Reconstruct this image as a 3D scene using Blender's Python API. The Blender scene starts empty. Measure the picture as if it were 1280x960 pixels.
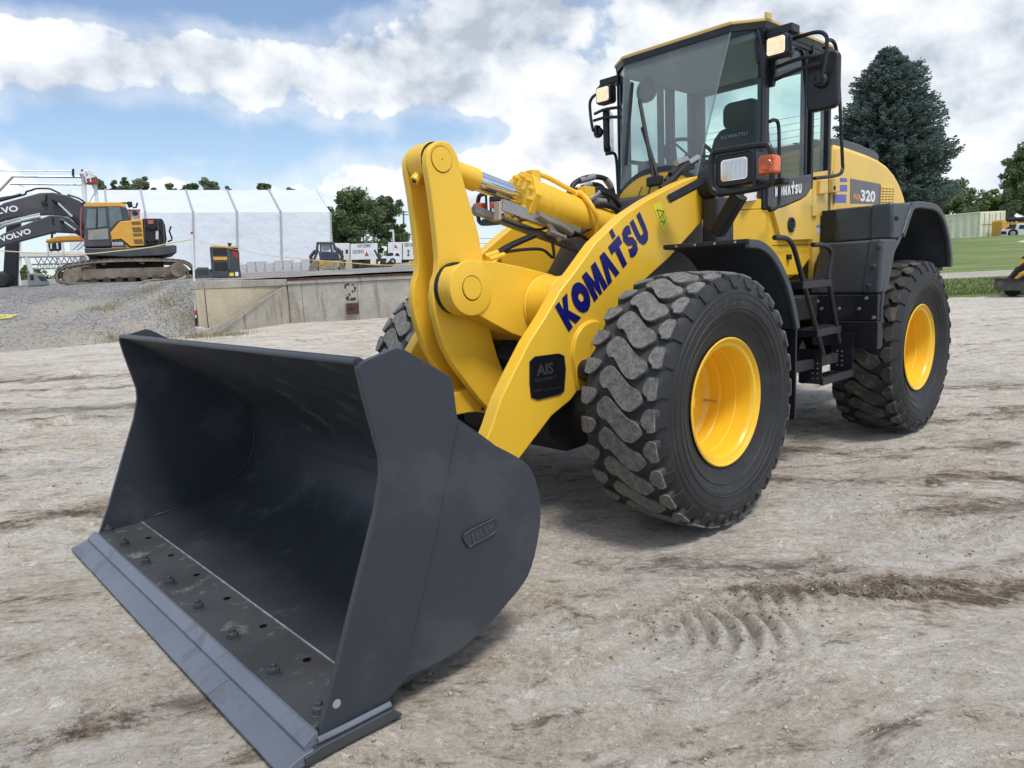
import bpy, bmesh, math, random
import numpy as np
from mathutils import Vector, Matrix
from math import pi, sin, cos, radians, hypot, atan2, sqrt
SC = bpy.context.scene
COL = SC.collection
random.seed(7)

# ------------------------------------------------------------------ camera
CX, CY, CZ = 3.4976, 3.3151, 1.4577
EF = (-0.674986, -0.737830)          # horizontal viewing direction
ER = (-0.737830, 0.674986)           # horizontal right
cam = bpy.data.cameras.new('camera'); camo = bpy.data.objects.new('camera', cam); COL.objects.link(camo)
cam.sensor_width = 36.0; cam.lens = 36 * 892.082 / 1280; cam.clip_start = 0.05; cam.clip_end = 6000
R_ = Vector((-0.73235552, 0.6793755, -0.04587282)); U_ = Vector((-0.1350021, -0.07883824, 0.98770389)); F_ = Vector((-0.66740529, -0.72954332, -0.14945474))
mw = Matrix((R_, U_, -F_)).transposed().to_4x4(); mw.translation = (CX, CY, CZ)
camo.matrix_world = mw
SC.camera = camo
SC.render.resolution_x, SC.render.resolution_y = 1024, 768

# ------------------------------------------------------------------ sun + exposure
SUN_EL, SUN_DIR = radians(64), Vector((0.22, 0.975))      # horizontal direction TOWARDS the sun
sl = bpy.data.lights.new('sun', 'SUN'); sl.energy = 2.2; sl.angle = radians(15); sl.color = (1.0, 0.955, 0.89)
so = bpy.data.objects.new('sun', sl); COL.objects.link(so)
sd = Vector((SUN_DIR.x * cos(SUN_EL), SUN_DIR.y * cos(SUN_EL), sin(SUN_EL)))
so.rotation_euler = sd.to_track_quat('Z', 'Y').to_euler(); so.location = (0, 0, 30)
SC.view_settings.view_transform = 'Standard'; SC.view_settings.look = 'None'
SC.view_settings.exposure = 0.36; SC.view_settings.gamma = 1.0; SC.view_settings.use_curve_mapping = False

# ------------------------------------------------------------------ world: physical sky + cloud layers on the sky's own direction
W = bpy.data.worlds.new('World'); SC.world = W; W.use_nodes = True
nt = W.node_tree; nt.nodes.clear()
class NG:
    """tiny expression helper for shader nodes"""
    def __init__(s, nt): s.nt = nt
    def n(s, t, **k):
        x = s.nt.nodes.new(t)
        for a, b in k.items(): setattr(x, a, b)
        return x
    def put(s, sock, v):
        if isinstance(v, (int, float)): sock.default_value = v
        elif isinstance(v, (tuple, list)): sock.default_value = v if len(v) == len(sock.default_value) else tuple(v) + (1,)
        else: s.nt.links.new(v, sock)
    def m(s, op, a, b=0.0, c=0.0, clamp=False):
        x = s.n('ShaderNodeMath', operation=op, use_clamp=clamp)
        s.put(x.inputs[0], a); s.put(x.inputs[1], b); s.put(x.inputs[2], c)
        return x.outputs[0]
    def noise(s, vec, scale, detail=6, rough=.55, lac=2.0, dist=0.0, out=0, dims='3D'):
        x = s.n('ShaderNodeTexNoise', noise_dimensions=dims)
        if vec is not None: s.put(x.inputs['Vector'], vec)
        for k, v in (('Scale', scale), ('Detail', detail), ('Roughness', rough), ('Lacunarity', lac), ('Distortion', dist)): x.inputs[k].default_value = v
        return x.outputs[out]
    def ramp(s, f, stops, interp='LINEAR'):
        x = s.n('ShaderNodeValToRGB'); cr = x.color_ramp; cr.interpolation = interp
        while len(cr.elements) < len(stops): cr.elements.new(0.5)
        for e, (p, c) in zip(cr.elements, stops):
            e.position = p; e.color = (c, c, c, 1) if isinstance(c, (int, float)) else tuple(c) + (1,)
        s.put(x.inputs[0], f); return x.outputs[0]
    def mix(s, f, a, b, mode='MIX'):
        x = s.n('ShaderNodeMix', data_type='RGBA', blend_type=mode)
        s.put(x.inputs[0], f); s.put(x.inputs[6], a); s.put(x.inputs[7], b); return x.outputs[2]
    def smooth(s, x, a, b):
        y = s.n('ShaderNodeMapRange', interpolation_type='SMOOTHSTEP')
        s.put(y.inputs[0], x); y.inputs[1].default_value = a; y.inputs[2].default_value = b
        return y.outputs[0]
    def mapping(s, vec, scale=(1, 1, 1), rot=(0, 0, 0), loc=(0, 0, 0)):
        x = s.n('ShaderNodeMapping'); s.put(x.inputs['Vector'], vec)
        x.inputs['Scale'].default_value = scale; x.inputs['Rotation'].default_value = rot; x.inputs['Location'].default_value = loc
        return x.outputs[0]
g = NG(nt)
sky = g.n('ShaderNodeTexSky', sky_type='NISHITA', sun_disc=False)
sky.sun_elevation = SUN_EL; sky.sun_rotation = atan2(SUN_DIR.x, SUN_DIR.y)
sky.air_density = 1.0; sky.dust_density = 1.2; sky.ozone_density = 1.5; sky.altitude = 200
tc = g.n('ShaderNodeTexCoord').outputs['Generated']
dl = g.mapping(tc, rot=(0, 0, -atan2(ER[1], ER[0])))          # x right, y ahead, z up
sx = g.n('ShaderNodeSeparateXYZ'); g.put(sx.inputs[0], dl)
az = g.m('ARCTAN2', sx.outputs[0], sx.outputs[1])
el = g.m('ARCSINE', sx.outputs[2])
def blob(a0, e0, sa, se, k):
    a = g.m('DIVIDE', g.m('SUBTRACT', az, a0), sa); e = g.m('DIVIDE', g.m('SUBTRACT', el, e0), se)
    r = g.m('ADD', g.m('MULTIPLY', a, a), g.m('MULTIPLY', e, e))
    return g.m('MULTIPLY', g.m('EXPONENT', g.m('MULTIPLY', r, -1.0)), k)
def total(bs):
    t = None
    for b in bs:
        v = blob(*b); t = v if t is None else g.m('ADD', t, v)
    return t
cv = g.n('ShaderNodeCombineXYZ'); g.put(cv.inputs[0], g.m('MULTIPLY', az, 1.0)); g.put(cv.inputs[1], g.m('MULTIPLY', el, 1.25)); cv.inputs[2].default_value = 3.7
warp = g.noise(cv.outputs[0], 5.0, 3, out=1)
wv = g.n('ShaderNodeVectorMath', operation='MULTIPLY_ADD'); g.put(wv.inputs[0], warp); wv.inputs[1].default_value = (.05, .05, .05); g.put(wv.inputs[2], cv.outputs[0])
n1 = g.noise(wv.outputs[0], 7.5, 9, .54)
n2 = g.noise(wv.outputs[0], 2.4, 3, .5)
CL = [(-.62, .262, .17, .048, .30), (-.36, .268, .13, .040, .27), (-.16, .262, .16, .052, .30), (.05, .225, .12, .060, .28), (-.02, .36, .10, .07, .22),
      (-.75, .135, .16, .040, .26), (-.42, .125, .045, .022, .22), (-.32, .118, .05, .018, .16), (-.06, .12, .20, .038, .22), (.12, .15, .10, .05, .2),
      (.34, .28, .26, .13, .27), (.75, .24, .34, .18, .31), (.55, .05, .35, .10, .18), (-.55, .44, .10, .035, .16), (-.28, .43, .09, .03, .16),
      (-.40, .362, .24, .046, -.56), (-.14, .35, .09, .03, -.16), (-.45, .185, .26, .024, -.26), (.13, .40, .030, .05, -.22), (.32, .52, .25, .06, -.1), (-.03, .195, .11, .022, -.24), (.02, .16, .05, .03, -.10), (.10, .275, .05, .03, -.14), (-.14, .30, .05, .02, -.10), (.34, .37, .07, .035, -.34), (.40, .33, .04, .03, -.16), (-.02, .125, .10, .025, .16), (-.62, .07, .3, .02, -.12)]
dens = g.m('ADD', g.m('ADD', g.m('MULTIPLY', n1, .62), g.m('MULTIPLY', n2, .38)), g.m('MULTIPLY', total(CL), .62))
cover = g.smooth(dens, .530, .590)
thin = g.m('MULTIPLY', g.smooth(dens, .40, .56), .42)
cover = g.m('MAXIMUM', cover, thin)
# cloud brightness: denser cores darker underneath, grey sheet over the right
cs = g.n('ShaderNodeVectorMath', operation='ADD'); g.put(cs.inputs[0], wv.outputs[0]); cs.inputs[1].default_value = (-.01, .050, .0)
n3 = g.noise(cs.outputs[0], 7.5, 6, .54)
lit = g.m('SUBTRACT', n1, n3)                                   # relief towards the light
gm = total([(.06, .36, .17, .055, 1.0), (-.30, .235, .3, .014, .15), (.30, .37, .12, .05, .45), (.62, .24, .22, .035, .55), (.66, .13, .25, .06, .35), (-.62, .232, .2, .018, .05), (.02, .33, .10, .03, .4)])
b = g.m('ADD', g.m('ADD', .885, g.m('MULTIPLY', lit, 1.7)), g.m('MULTIPLY', gm, -.36))
b = g.m('ADD', b, g.m('MULTIPLY', g.smooth(n2, .45, .75), -.05))
b = g.m('MINIMUM', g.m('MAXIMUM', b, .52), 1.0)
ccol = g.ramp(b, [(0, (.25, .30, .38)), (.50, (.42, .48, .56)), (.70, (.64, .69, .76)), (.86, (.80, .835, .875)), (1, (.92, .93, .94))])
bg1 = g.n('ShaderNodeBackground'); g.put(bg1.inputs[0], g.mix(1.0, sky.outputs[0], (1.10, 1.08, 1.06), 'MULTIPLY')); bg1.inputs[1].default_value = 0.125
bg2 = g.n('ShaderNodeBackground'); g.put(bg2.inputs[0], ccol); bg2.inputs[1].default_value = 0.90
haze_f = g.m('MULTIPLY', g.smooth(el, .16, -.02), .45)          # low sky pales towards the horizon
mxs = g.n('ShaderNodeMixShader'); g.put(mxs.inputs[0], cover); nt.links.new(bg1.outputs[0], mxs.inputs[1]); nt.links.new(bg2.outputs[0], mxs.inputs[2])
bg3 = g.n('ShaderNodeBackground'); bg3.inputs[0].default_value = (.60, .72, .85, 1); bg3.inputs[1].default_value = 1.0
mx2 = g.n('ShaderNodeMixShader'); g.put(mx2.inputs[0], haze_f); nt.links.new(mxs.outputs[0], mx2.inputs[1]); nt.links.new(bg3.outputs[0], mx2.inputs[2])
wo = g.n('ShaderNodeOutputWorld'); nt.links.new(mx2.outputs[0], wo.inputs[0])

# ------------------------------------------------------------------ materials
MATS = {}
def mat(name, col, rough=.5, metal=0.0, var=.0, vscale=3.0, bump=0.0, bscale=40.0, dirt=None, dirtamt=0.0, dscale=2.0, coat=0.0, spec=.5, emit=None, estr=0.0, dlow=.52, dhigh=.66):
    """painted / rubber / steel surface: base colour with slow variation, dirt patches and fine relief"""
    if name in MATS: return MATS[name]
    m = bpy.data.materials.new(name); m.use_nodes = True; MATS[name] = m
    g = NG(m.node_tree); p = m.node_tree.nodes['Principled BSDF']
    tc = g.n('ShaderNodeTexCoord').outputs['Object']
    c = tuple(col)
    if var > 0:
        n = g.noise(tc, vscale, 5)
        c = g.mix(g.smooth(n, .3, .7), tuple(x * (1 - var) for x in col), tuple(min(1, x * (1 + var)) for x in col))
    if dirt is not None:
        n = g.noise(tc, dscale, 8, .62)
        f = g.m('MULTIPLY', g.smooth(n, dlow, dhigh), dirtamt)
        c = g.mix(f, c, dirt)
        g.put(p.inputs['Roughness'], g.m('ADD', g.m('MULTIPLY', f, max(0, .85 - rough)), rough))
    else:
        n = g.noise(tc, vscale * 2.3, 4)
        g.put(p.inputs['Roughness'], g.m('ADD', g.m('MULTIPLY', n, .14), max(.02, rough - .07)))
    g.put(p.inputs['Base Color'], c)
    p.inputs['Metallic'].default_value = metal; p.inputs['Specular IOR Level'].default_value = spec
    if coat: p.inputs['Coat Weight'].default_value = coat; p.inputs['Coat Roughness'].default_value = .12
    if bump:
        bn = g.n('ShaderNodeBump'); bn.inputs['Strength'].default_value = 1.0; bn.inputs['Distance'].default_value = bump
        g.put(bn.inputs['Height'], g.noise(tc, bscale, 4)); g.put(p.inputs['Normal'], bn.outputs[0])
    if emit: p.inputs['Emission Color'].default_value = tuple(emit) + (1,); p.inputs['Emission Strength'].default_value = estr
    return m
YEL = mat('loader_yellow', (.84, .515, .040), .36, var=.04, vscale=1.5, bump=.0006, bscale=55, dirt=(.52, .30, .05), dirtamt=.30, dscale=3.2, dlow=.60, dhigh=.75)
YELF = mat('loader_yellow_faded', (.80, .53, .11), .42, var=.05, vscale=1.2, bump=.0004, bscale=30, dirt=(.66, .52, .24), dirtamt=.4, dscale=2.2)
YELT = mat('roof_yellow', (.62, .43, .15), .5, var=.06)
RIMY = mat('rim_yellow', (.85, .51, .028), .33, var=.03, bump=.0003, bscale=20, dirt=(.45, .27, .06), dirtamt=.22, dscale=5, dlow=.58, dhigh=.72)
SLATE = mat('bucket_slate', (.032, .038, .051), .42, var=.10, vscale=1.2, bump=.0010, bscale=45, dirt=(.075, .078, .08), dirtamt=.35, dscale=2.4)
SLATEF = mat('bucket_floor', (.050, .053, .058), .5, var=.2, vscale=3, bump=.0018, bscale=120, dirt=(.20, .20, .19), dirtamt=.6, dscale=9, dlow=.57, dhigh=.70)
EDGE = mat('edge_steel', (.15, .17, .21), .42, metal=.2, var=.10, bump=.0008, bscale=90, dirt=(.09, .10, .115), dirtamt=.5, dscale=6)
EDGED = mat('edge_steel_dark', (.055, .06, .07), .42, metal=.2, var=.12, bump=.001, bscale=90, dirt=(.12, .13, .14), dirtamt=.4, dscale=7)
PLAS = mat('grey_plastic', (.034, .041, .052), .40, var=.12, vscale=2.5, bump=.0005, bscale=160, dirt=(.13, .135, .14), dirtamt=.42, dscale=1.6, dlow=.45, dhigh=.75)
BLK = mat('black_paint', (.008, .010, .016), .42, var=.1, dirt=(.05, .047, .042), dirtamt=.35, dscale=3)
BLKM = mat('black_matt', (.012, .013, .015), .7, var=.15, dirt=(.07, .06, .05), dirtamt=.4, dscale=4)
FRAME = mat('frame_slate', (.022, .027, .036), .5, var=.12, dirt=(.06, .06, .06), dirtamt=.4, dscale=2.5)
RUB = mat('tyre_rubber', (.017, .018, .020), .62, var=.15, vscale=5, bump=.0012, bscale=60, dirt=(.060, .058, .056), dirtamt=.38, dscale=4)
TREAD = mat('tread_dusty', (.17, .166, .154), .9, var=.28, vscale=28, bump=.004, bscale=55, dirt=(.07, .07, .068), dirtamt=.6, dscale=70, dlow=.48, dhigh=.62)
TREADR = mat('tread_dark', (.040, .038, .036), .85, var=.25, vscale=20, bump=.004, bscale=60, dirt=(.12, .105, .08), dirtamt=.75, dscale=9, dlow=.50, dhigh=.62)
CHR = mat('chrome', (.75, .76, .78), .10, metal=1.0)
STL = mat('galvanised', (.42, .43, .44), .38, metal=.7, var=.1, dirt=(.2, .18, .15), dirtamt=.4)
HOSE = mat('hose_rubber', (.012, .013, .014), .45, bump=.0006, bscale=200)
NAVY = mat('navy_vinyl', (.006, .008, .13), .35)
WHT = mat('white_vinyl', (.80, .80, .80), .4)
GLASSD = mat('lamp_dark', (.02, .02, .02), .2)
FIT = mat('fitting_zinc', (.50, .47, .38), .35, metal=.8, dirt=(.2, .16, .1), dirtamt=.4)
def glass(name, tint, haze=0.0, hazecol=(.4, .42, .43), gloss=.02, refl=1.0):
    m = bpy.data.materials.new(name); m.use_nodes = True; n = m.node_tree; n.nodes.clear(); g = NG(n)
    tr = g.n('ShaderNodeBsdfTransparent'); tr.inputs[0].default_value = tuple(tint) + (1,)
    gl = g.n('ShaderNodeBsdfGlossy'); gl.inputs['Roughness'].default_value = gloss; gl.inputs[0].default_value = (refl,) * 3 + (1,)
    fr = g.n('ShaderNodeFresnel'); fr.inputs[0].default_value = 1.45
    df = g.n('ShaderNodeBsdfDiffuse'); df.inputs[0].default_value = tuple(hazecol) + (1,)
    a = g.n('ShaderNodeMixShader'); a.inputs[0].default_value = haze; n.links.new(tr.outputs[0], a.inputs[1]); n.links.new(df.outputs[0], a.inputs[2])
    bf = g.n('ShaderNodeNewGeometry').outputs['Backfacing']; ff_ = g.m('MULTIPLY', fr.outputs[0], g.m('SUBTRACT', 1.0, bf))
    b = g.n('ShaderNodeMixShader'); n.links.new(ff_, b.inputs[0]); n.links.new(a.outputs[0], b.inputs[1]); n.links.new(gl.outputs[0], b.inputs[2])
    o = g.n('ShaderNodeOutputMaterial'); n.links.new(b.outputs[0], o.inputs[0]); return m
GL1 = glass('cab_glass', (.88, .97, .95)); GL2 = glass('windscreen_glass', (.82, .90, .89), .21, (.42, .45, .46)); GL3 = glass('car_glass', (.10, .12, .13), .1, (.05, .06, .07))

# ------------------------------------------------------------------ mesh builder
class MB:
    def __init__(s, org=(0, 0, 0)): s.v = []; s.f = []; s.mi = []; s.org = Vector(org)
    def add(s, vs, fs, mi=0):
        o = len(s.v); s.v += [tuple(v) for v in vs]; s.f += [tuple(i + o for i in f) for f in fs]; s.mi += [mi] * len(fs); return s
    def box(s, c, d, rot=None, mi=0):
        c = Vector(c); h = Vector(d) * .5; R = rot if rot is not None else Matrix.Identity(3)
        vs = [c + R @ Vector((x * h.x, y * h.y, z * h.z)) for x in (-1, 1) for y in (-1, 1) for z in (-1, 1)]
        return s.add(vs, [(0, 1, 3, 2), (4, 6, 7, 5), (0, 4, 5, 1), (2, 3, 7, 6), (0, 2, 6, 4), (1, 5, 7, 3)], mi)
    def bb(s, x0, x1, y0, y1, z0, z1, mi=0): return s.box(((x0 + x1) / 2, (y0 + y1) / 2, (z0 + z1) / 2), (abs(x1 - x0), abs(y1 - y0), abs(z1 - z0)), mi=mi)
    def bar(s, a, b, w, h=None, mi=0, up=(0, 0, 1)):
        a = Vector(a); b = Vector(b); d = b - a; L = d.length; x = d.normalized(); u = Vector(up)
        if abs(x.dot(u)) > .98: u = Vector((0, 1, 0)) if abs(x.y) < .9 else Vector((1, 0, 0))
        y = u.cross(x).normalized(); z = x.cross(y)
        return s.box((a + b) / 2, (L, w, h or w), Matrix((x, y, z)).transposed(), mi)
    def prism(s, o, ax, a, b, mi=0):
        """outline o (list of 2-tuples) extruded along axis ax from a to b"""
        n = len(o)
        def P(p, t): return {'x': (t, p[0], p[1]), 'y': (p[0], t, p[1]), 'z': (p[0], p[1], t)}[ax]
        vs = [P(p, a) for p in o] + [P(p, b) for p in o]
        fs = [tuple(range(n)), tuple(range(2 * n - 1, n - 1, -1))] + [(i, i + n, (i + 1) % n + n, (i + 1) % n) for i in range(n)]
        return s.add(vs, fs, mi)
    def loft(s, rings, mi=0, closed=True, caps=True):
        n = len(rings[0]); vs = [v for r in rings for v in r]; fs = []
        for k in range(len(rings) - 1):
            for i in range(n if closed else n - 1):
                j = (i + 1) % n; fs.append((k * n + i, k * n + j, (k + 1) * n + j, (k + 1) * n + i))
        if caps and closed: fs += [tuple(range(n - 1, -1, -1)), tuple(range((len(rings) - 1) * n, len(rings) * n))]
        return s.add(vs, fs, mi)
    def tube(s, pts, r, seg=10, mi=0, smooth=0, caps=True):
        P = [Vector(p) for p in pts]
        if smooth: P = crv(P, smooth)
        n = len(P); rs = r if isinstance(r, (list, tuple)) else [r] * n
        if len(rs) != n: rs = [rs[0] + (rs[-1] - rs[0]) * i / (n - 1) for i in range(n)]
        t0 = (P[1] - P[0]).normalized(); u = Vector((0, 0, 1)) if abs(t0.z) < .9 else Vector((1, 0, 0)); u = (u - t0 * u.dot(t0)).normalized()
        rings = []
        for i in range(n):
            t = (P[min(i + 1, n - 1)] - P[max(i - 1, 0)]).normalized()
            u = (u - t * u.dot(t)).normalized(); w = t.cross(u)
            rings.append([P[i] + (u * cos(2 * pi * k / seg) + w * sin(2 * pi * k / seg)) * rs[i] for k in range(seg)])
        return s.loft(rings, mi, caps=caps)
    def cyl(s, a, b, r, seg=24, mi=0): return s.tube([a, b], r, seg, mi)
    def lathe(s, prof, c, ax='y', seg=48, mi=0, a0=0, a1=2 * pi):
        """prof: (t along axis, radius)"""
        c = Vector(c); full = abs(a1 - a0 - 2 * pi) < 1e-6; N = seg if full else seg + 1; rings = []
        for t, r in prof:
            ring = []
            for k in range(N):
                a = a0 + (a1 - a0) * k / seg; p, q = r * cos(a), r * sin(a)
                ring.append(c + Vector({'x': (t, p, q), 'y': (p, t, q), 'z': (p, q, t)}[ax]))
            rings.append(ring)
        return s.loft(rings, mi, closed=full, caps=False)
    def mirror_y(s):
        s.v = [(x, -y, z) for x, y, z in s.v]; s.f = [f[::-1] for f in s.f]; return s
    def build(s, name, mats, parent=None, bevel=0.0, sharp=32, seg=2, kind=None, label=None, flat=False):
        me = bpy.data.meshes.new(name); o_ = s.org
        me.from_pydata([(x - o_.x, y - o_.y, z - o_.z) for x, y, z in s.v], [], s.f)
        bm = bmesh.new(); bm.from_mesh(me); bmesh.ops.recalc_face_normals(bm, faces=bm.faces); bm.to_mesh(me); bm.free()
        for m in (mats if isinstance(mats, (list, tuple)) else [mats]): me.materials.append(m)
        if any(s.mi): me.polygons.foreach_set('material_index', s.mi)
        if not flat:
            me.polygons.foreach_set('use_smooth', [True] * len(me.polygons)); me.set_sharp_from_angle(angle=radians(sharp))
        me.update()
        o = bpy.data.objects.new(name, me); COL.objects.link(o)
        if parent is not None: o.parent = parent
        if bevel:
            b = o.modifiers.new('bevel', 'BEVEL'); b.width = bevel; b.segments = seg; b.limit_method = 'ANGLE'; b.angle_limit = radians(35); b.harden_normals = True
        if kind: o['kind'] = kind
        if label: o['label'] = label
        return o
def crv(P, k=4, closed=False):
    """Catmull-Rom through the points"""
    P = [Vector(p) for p in P]; n = len(P); out = []
    for i in range(n if closed else n - 1):
        p0, p1, p2, p3 = (P[(i - 1) % n], P[i], P[(i + 1) % n], P[(i + 2) % n]) if closed else (P[max(i - 1, 0)], P[i], P[i + 1], P[min(i + 2, n - 1)])
        for j in range(k):
            t = j / k; out.append(.5 * ((2 * p1) + (-p0 + p2) * t + (2 * p0 - 5 * p1 + 4 * p2 - p3) * t * t + (-p0 + 3 * p1 - 3 * p2 + p3) * t ** 3))
    if not closed: out.append(P[-1])
    return out
def crv2(P, k=4, closed=False): return [(p.x, p.y) for p in crv([(a, b, 0) for a, b in P], k, closed)]
def arc(cx, cy, r, a0, a1, n=12): return [(cx + r * cos(radians(a0 + (a1 - a0) * i / n)), cy + r * sin(radians(a0 + (a1 - a0) * i / n))) for i in range(n + 1)]
def rrect(cx, cy, w, h, r, n=5):
    o = []
    for sx, sy, a in ((1, 1, 0), (-1, 1, 90), (-1, -1, 180), (1, -1, 270)):
        o += arc(cx + sx * (w / 2 - r), cy + sy * (h / 2 - r), r, a, a + 90, n)
    return o
def thing(name, label, cat, loc=(0, 0, 0), rz=0.0, group=None):
    o = bpy.data.objects.new(name, None); COL.objects.link(o); o.location = loc; o.rotation_euler = (0, 0, rz); o.empty_display_size = .2
    o['label'] = label; o['category'] = cat
    if group: o['group'] = group
    return o
def tag(o, label, cat, group=None):
    o['label'] = label; o['category'] = cat
    if group: o['group'] = group
    return o
def copy_tree(o, parent=None):
    c = o.copy(); COL.objects.link(c)
    if parent is not None: c.parent = parent
    for ch in list(o.children): copy_tree(ch, c)
    return c
RZB = atan2(ER[1], ER[0])
def B(u, v, z=0.0): return Vector((CX + u * ER[0] + v * EF[0], CY + u * ER[1] + v * EF[1], z))
def bthing(name, label, cat, uvz, rot=0.0, group=None): return thing(name, label, cat, B(*uvz), RZB + rot, group)
def text_part(s, O, X, Z, h, material, parent=None, org=(0, 0, 0), bold=0.0, width=None, name='lettering', depth=.0015):
    """flat print: text s with its lower left corner at O, reading along X, upright along Z, cap height h"""
    cu = bpy.data.curves.new('t', 'FONT'); cu.body = s; cu.size = 1.0; cu.offset = bold; cu.resolution_u = 3
    to = bpy.data.objects.new('t', cu); me = bpy.data.meshes.new_from_object(to); bpy.data.objects.remove(to); bpy.data.curves.remove(cu)
    n = len(me.vertices); co = np.zeros(n * 3); me.vertices.foreach_get('co', co); co = co.reshape(-1, 3)
    x0, x1 = co[:, 0].min(), co[:, 0].max(); sc = h / .72; sw = sc if width is None else width / (x1 - x0)
    X = Vector(X).normalized(); Z = Vector(Z); Z = (Z - X * Z.dot(X)).normalized() if Z.dot(X) else Z.normalized()
    O = Vector(O) - Vector(org)
    P = [O + X * (c[0] - x0) * sw + Z * c[1] * sc for c in co]
    me.vertices.foreach_set('co', [a for p in P for a in p]); me.materials.clear(); me.materials.append(material); me.update(); me.name = name
    o = bpy.data.objects.new(name, me); COL.objects.link(o)
    if parent is not None: o.parent = parent
    return o
def ribbon(pts, w, closed=False):
    P = [Vector((a, b)) for a, b in pts]; n = len(P); L = []; Rr = []
    for i in range(n):
        if closed: t = P[(i + 1) % n] - P[(i - 1) % n]
        else: t = P[min(i + 1, n - 1)] - P[max(i - 1, 0)]
        t.normalize(); q = Vector((-t.y, t.x)) * w * .5; L.append(P[i] + q); Rr.append(P[i] - q)
    return [[L[i], Rr[i], Rr[(i + 1) % n], L[(i + 1) % n]] for i in range(n if closed else n - 1)]
def letter(ch):
    if ch == 'K': return [[(0, 0), (.35, 0), (.35, .34), (.60, 0), (1.06, 0), (.60, .54), (1.02, 1), (.60, 1), (.35, .68), (.35, 1), (0, 1)]]
    if ch == 'O': return ribbon([(.5 + .34 * cos(a * pi / 12), .5 + .33 * sin(a * pi / 12)) for a in range(24)], .38, True)
    if ch == 'M': return [[(0, 0), (.29, 0), (.30, .50), (.42, 0), (.58, 0), (.70, .50), (.71, 0), (1, 0), (.98, 1), (.66, 1), (.5, .46), (.34, 1), (.02, 1)]]
    if ch == 'A': return [[(-.03, 0), (.33, 0), (.5, .52), (.67, 0), (1.03, 0), (.70, 1), (.30, 1)]]
    if ch == 'T': return [[(.31, 0), (.69, 0), (.69, .69), (1, .69), (1, 1), (0, 1), (0, .69), (.31, .69)], [(.50, 1.06), (.78, 1.06), (.78, 1.36), (.50, 1.36)]]
    if ch == 'S': return ribbon([(.90, .80), (.74, .86), (.50, .87), (.28, .82), (.21, .70), (.28, .59), (.5, .51), (.72, .42), (.79, .29), (.72, .18), (.5, .13), (.26, .14), (.08, .21)], .32)
    if ch == 'U': return ribbon([(.16, 1), (.16, .45), (.19, .28), (.32, .16), (.5, .135), (.68, .16), (.81, .28), (.84, .45), (.84, 1)], .35)
def logo(word, O, X, Z, material, parent, org=(0, 0, 0), gap=.10, name='lettering', wid=None):
    """heavy block capitals; O lower left corner, X vector over the whole word, Z vector of the capital height"""
    O = Vector(O); X = Vector(X); Z = Vector(Z); wd = wid or {'M': 1.2}
    tot = sum(wd.get(c, 1) for c in word) + gap * (len(word) - 1); mb = MB(org); t = 0
    for c in word:
        w = wd.get(c, 1)
        for poly in letter(c):
            n = len(poly); mb.add([O + X * ((t + p[0] * w) / tot) + Z * p[1] for p in poly], [tuple(range(n))])
        t += w + gap
    return mb.build(name, material, parent, flat=True)

# ------------------------------------------------------------------ ground sheets
def vnoise(x, y, seed=0):
    xi = np.floor(x).astype(np.int64); yi = np.floor(y).astype(np.int64); xf = x - xi; yf = y - yi
    def h(a, b):
        n = (a * 374761393 + b * 668265263 + seed * 1442695041) & 0x7fffffff; n = ((n ^ (n >> 13)) * 1274126177) & 0x7fffffff
        return ((n ^ (n >> 16)) & 0xffff) / 65535.0
    u = xf * xf * (3 - 2 * xf); v = yf * yf * (3 - 2 * yf)
    return (h(xi, yi) * (1 - u) + h(xi + 1, yi) * u) * (1 - v) + (h(xi, yi + 1) * (1 - u) + h(xi + 1, yi + 1) * u) * v
def fbm(x, y, oc=4, seed=0):
    t = 0; a = .5
    for i in range(oc): t = t + a * (vnoise(x * 2 ** i, y * 2 ** i, seed + i) - .5); a *= .5
    return t
def sst(x, a, b): t = np.clip((x - a) / (b - a), 0, 1); return t * t * (3 - 2 * t)
def gz_low(u, v):
    u = np.asarray(u, float); v = np.asarray(v, float)
    return .026 * np.maximum(0, v - 9) + 1.45 * sst(v, 37, 62) * sst(u, 6, 16)
def gz_up(u, v): return 1.70 + .026 * (np.asarray(v, float) - 19.6)
def ruts(u, v):
    z = 0
    for (cu, cvv, rot, su, sv, per, h, bend) in RUTS:
        du = u - cu; dv = v - cvv; a = du * cos(rot) + dv * sin(rot); b = -du * sin(rot) + dv * cos(rot)
        m = np.exp(-(a / su) ** 2 - (b / sv) ** 2); ph = a + bend * b * b + .02 * np.sin(9 * b)
        z = z + h * m * (np.abs(np.sin(pi * ph / per)) ** 1.5 - .45)
    return z
RUTS = [(.84, 2.74, -.12, .28, .19, .085, .052, 1.2), (1.12, 2.98, -.2, .20, .11, .085, .038, 1.6), (1.66, 2.98, .15, .18, .09, .08, .034, .8), (1.36, 3.08, .0, .12, .09, .07, .026, .8),
        (-.55, 2.6, .9, .20, .5, .09, .026, .3), (2.3, 3.7, .6, .3, .5, .1, .03, .4), (-3.3, 6.2, 1.4, .22, 1.6, .12, .03, .05), (.55, 2.9, -.9, .25, .5, .13, .018, .5), (2.6, 5.0, 1.35, .30, 2.0, .14, .03, .03), (.2, 2.9, -1.0, .3, .45, .16, .016, .4), (1.9, 3.2, 1.2, .2, 1.0, .12, .018, .1)]
def grow(a, st, end, rate, mx):
    o = [a]; s = st
    while abs(o[-1] - a) < abs(end - a): o.append(o[-1] + s * (1 if end > a else -1)); s = min(mx, s * rate)
    return o
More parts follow.
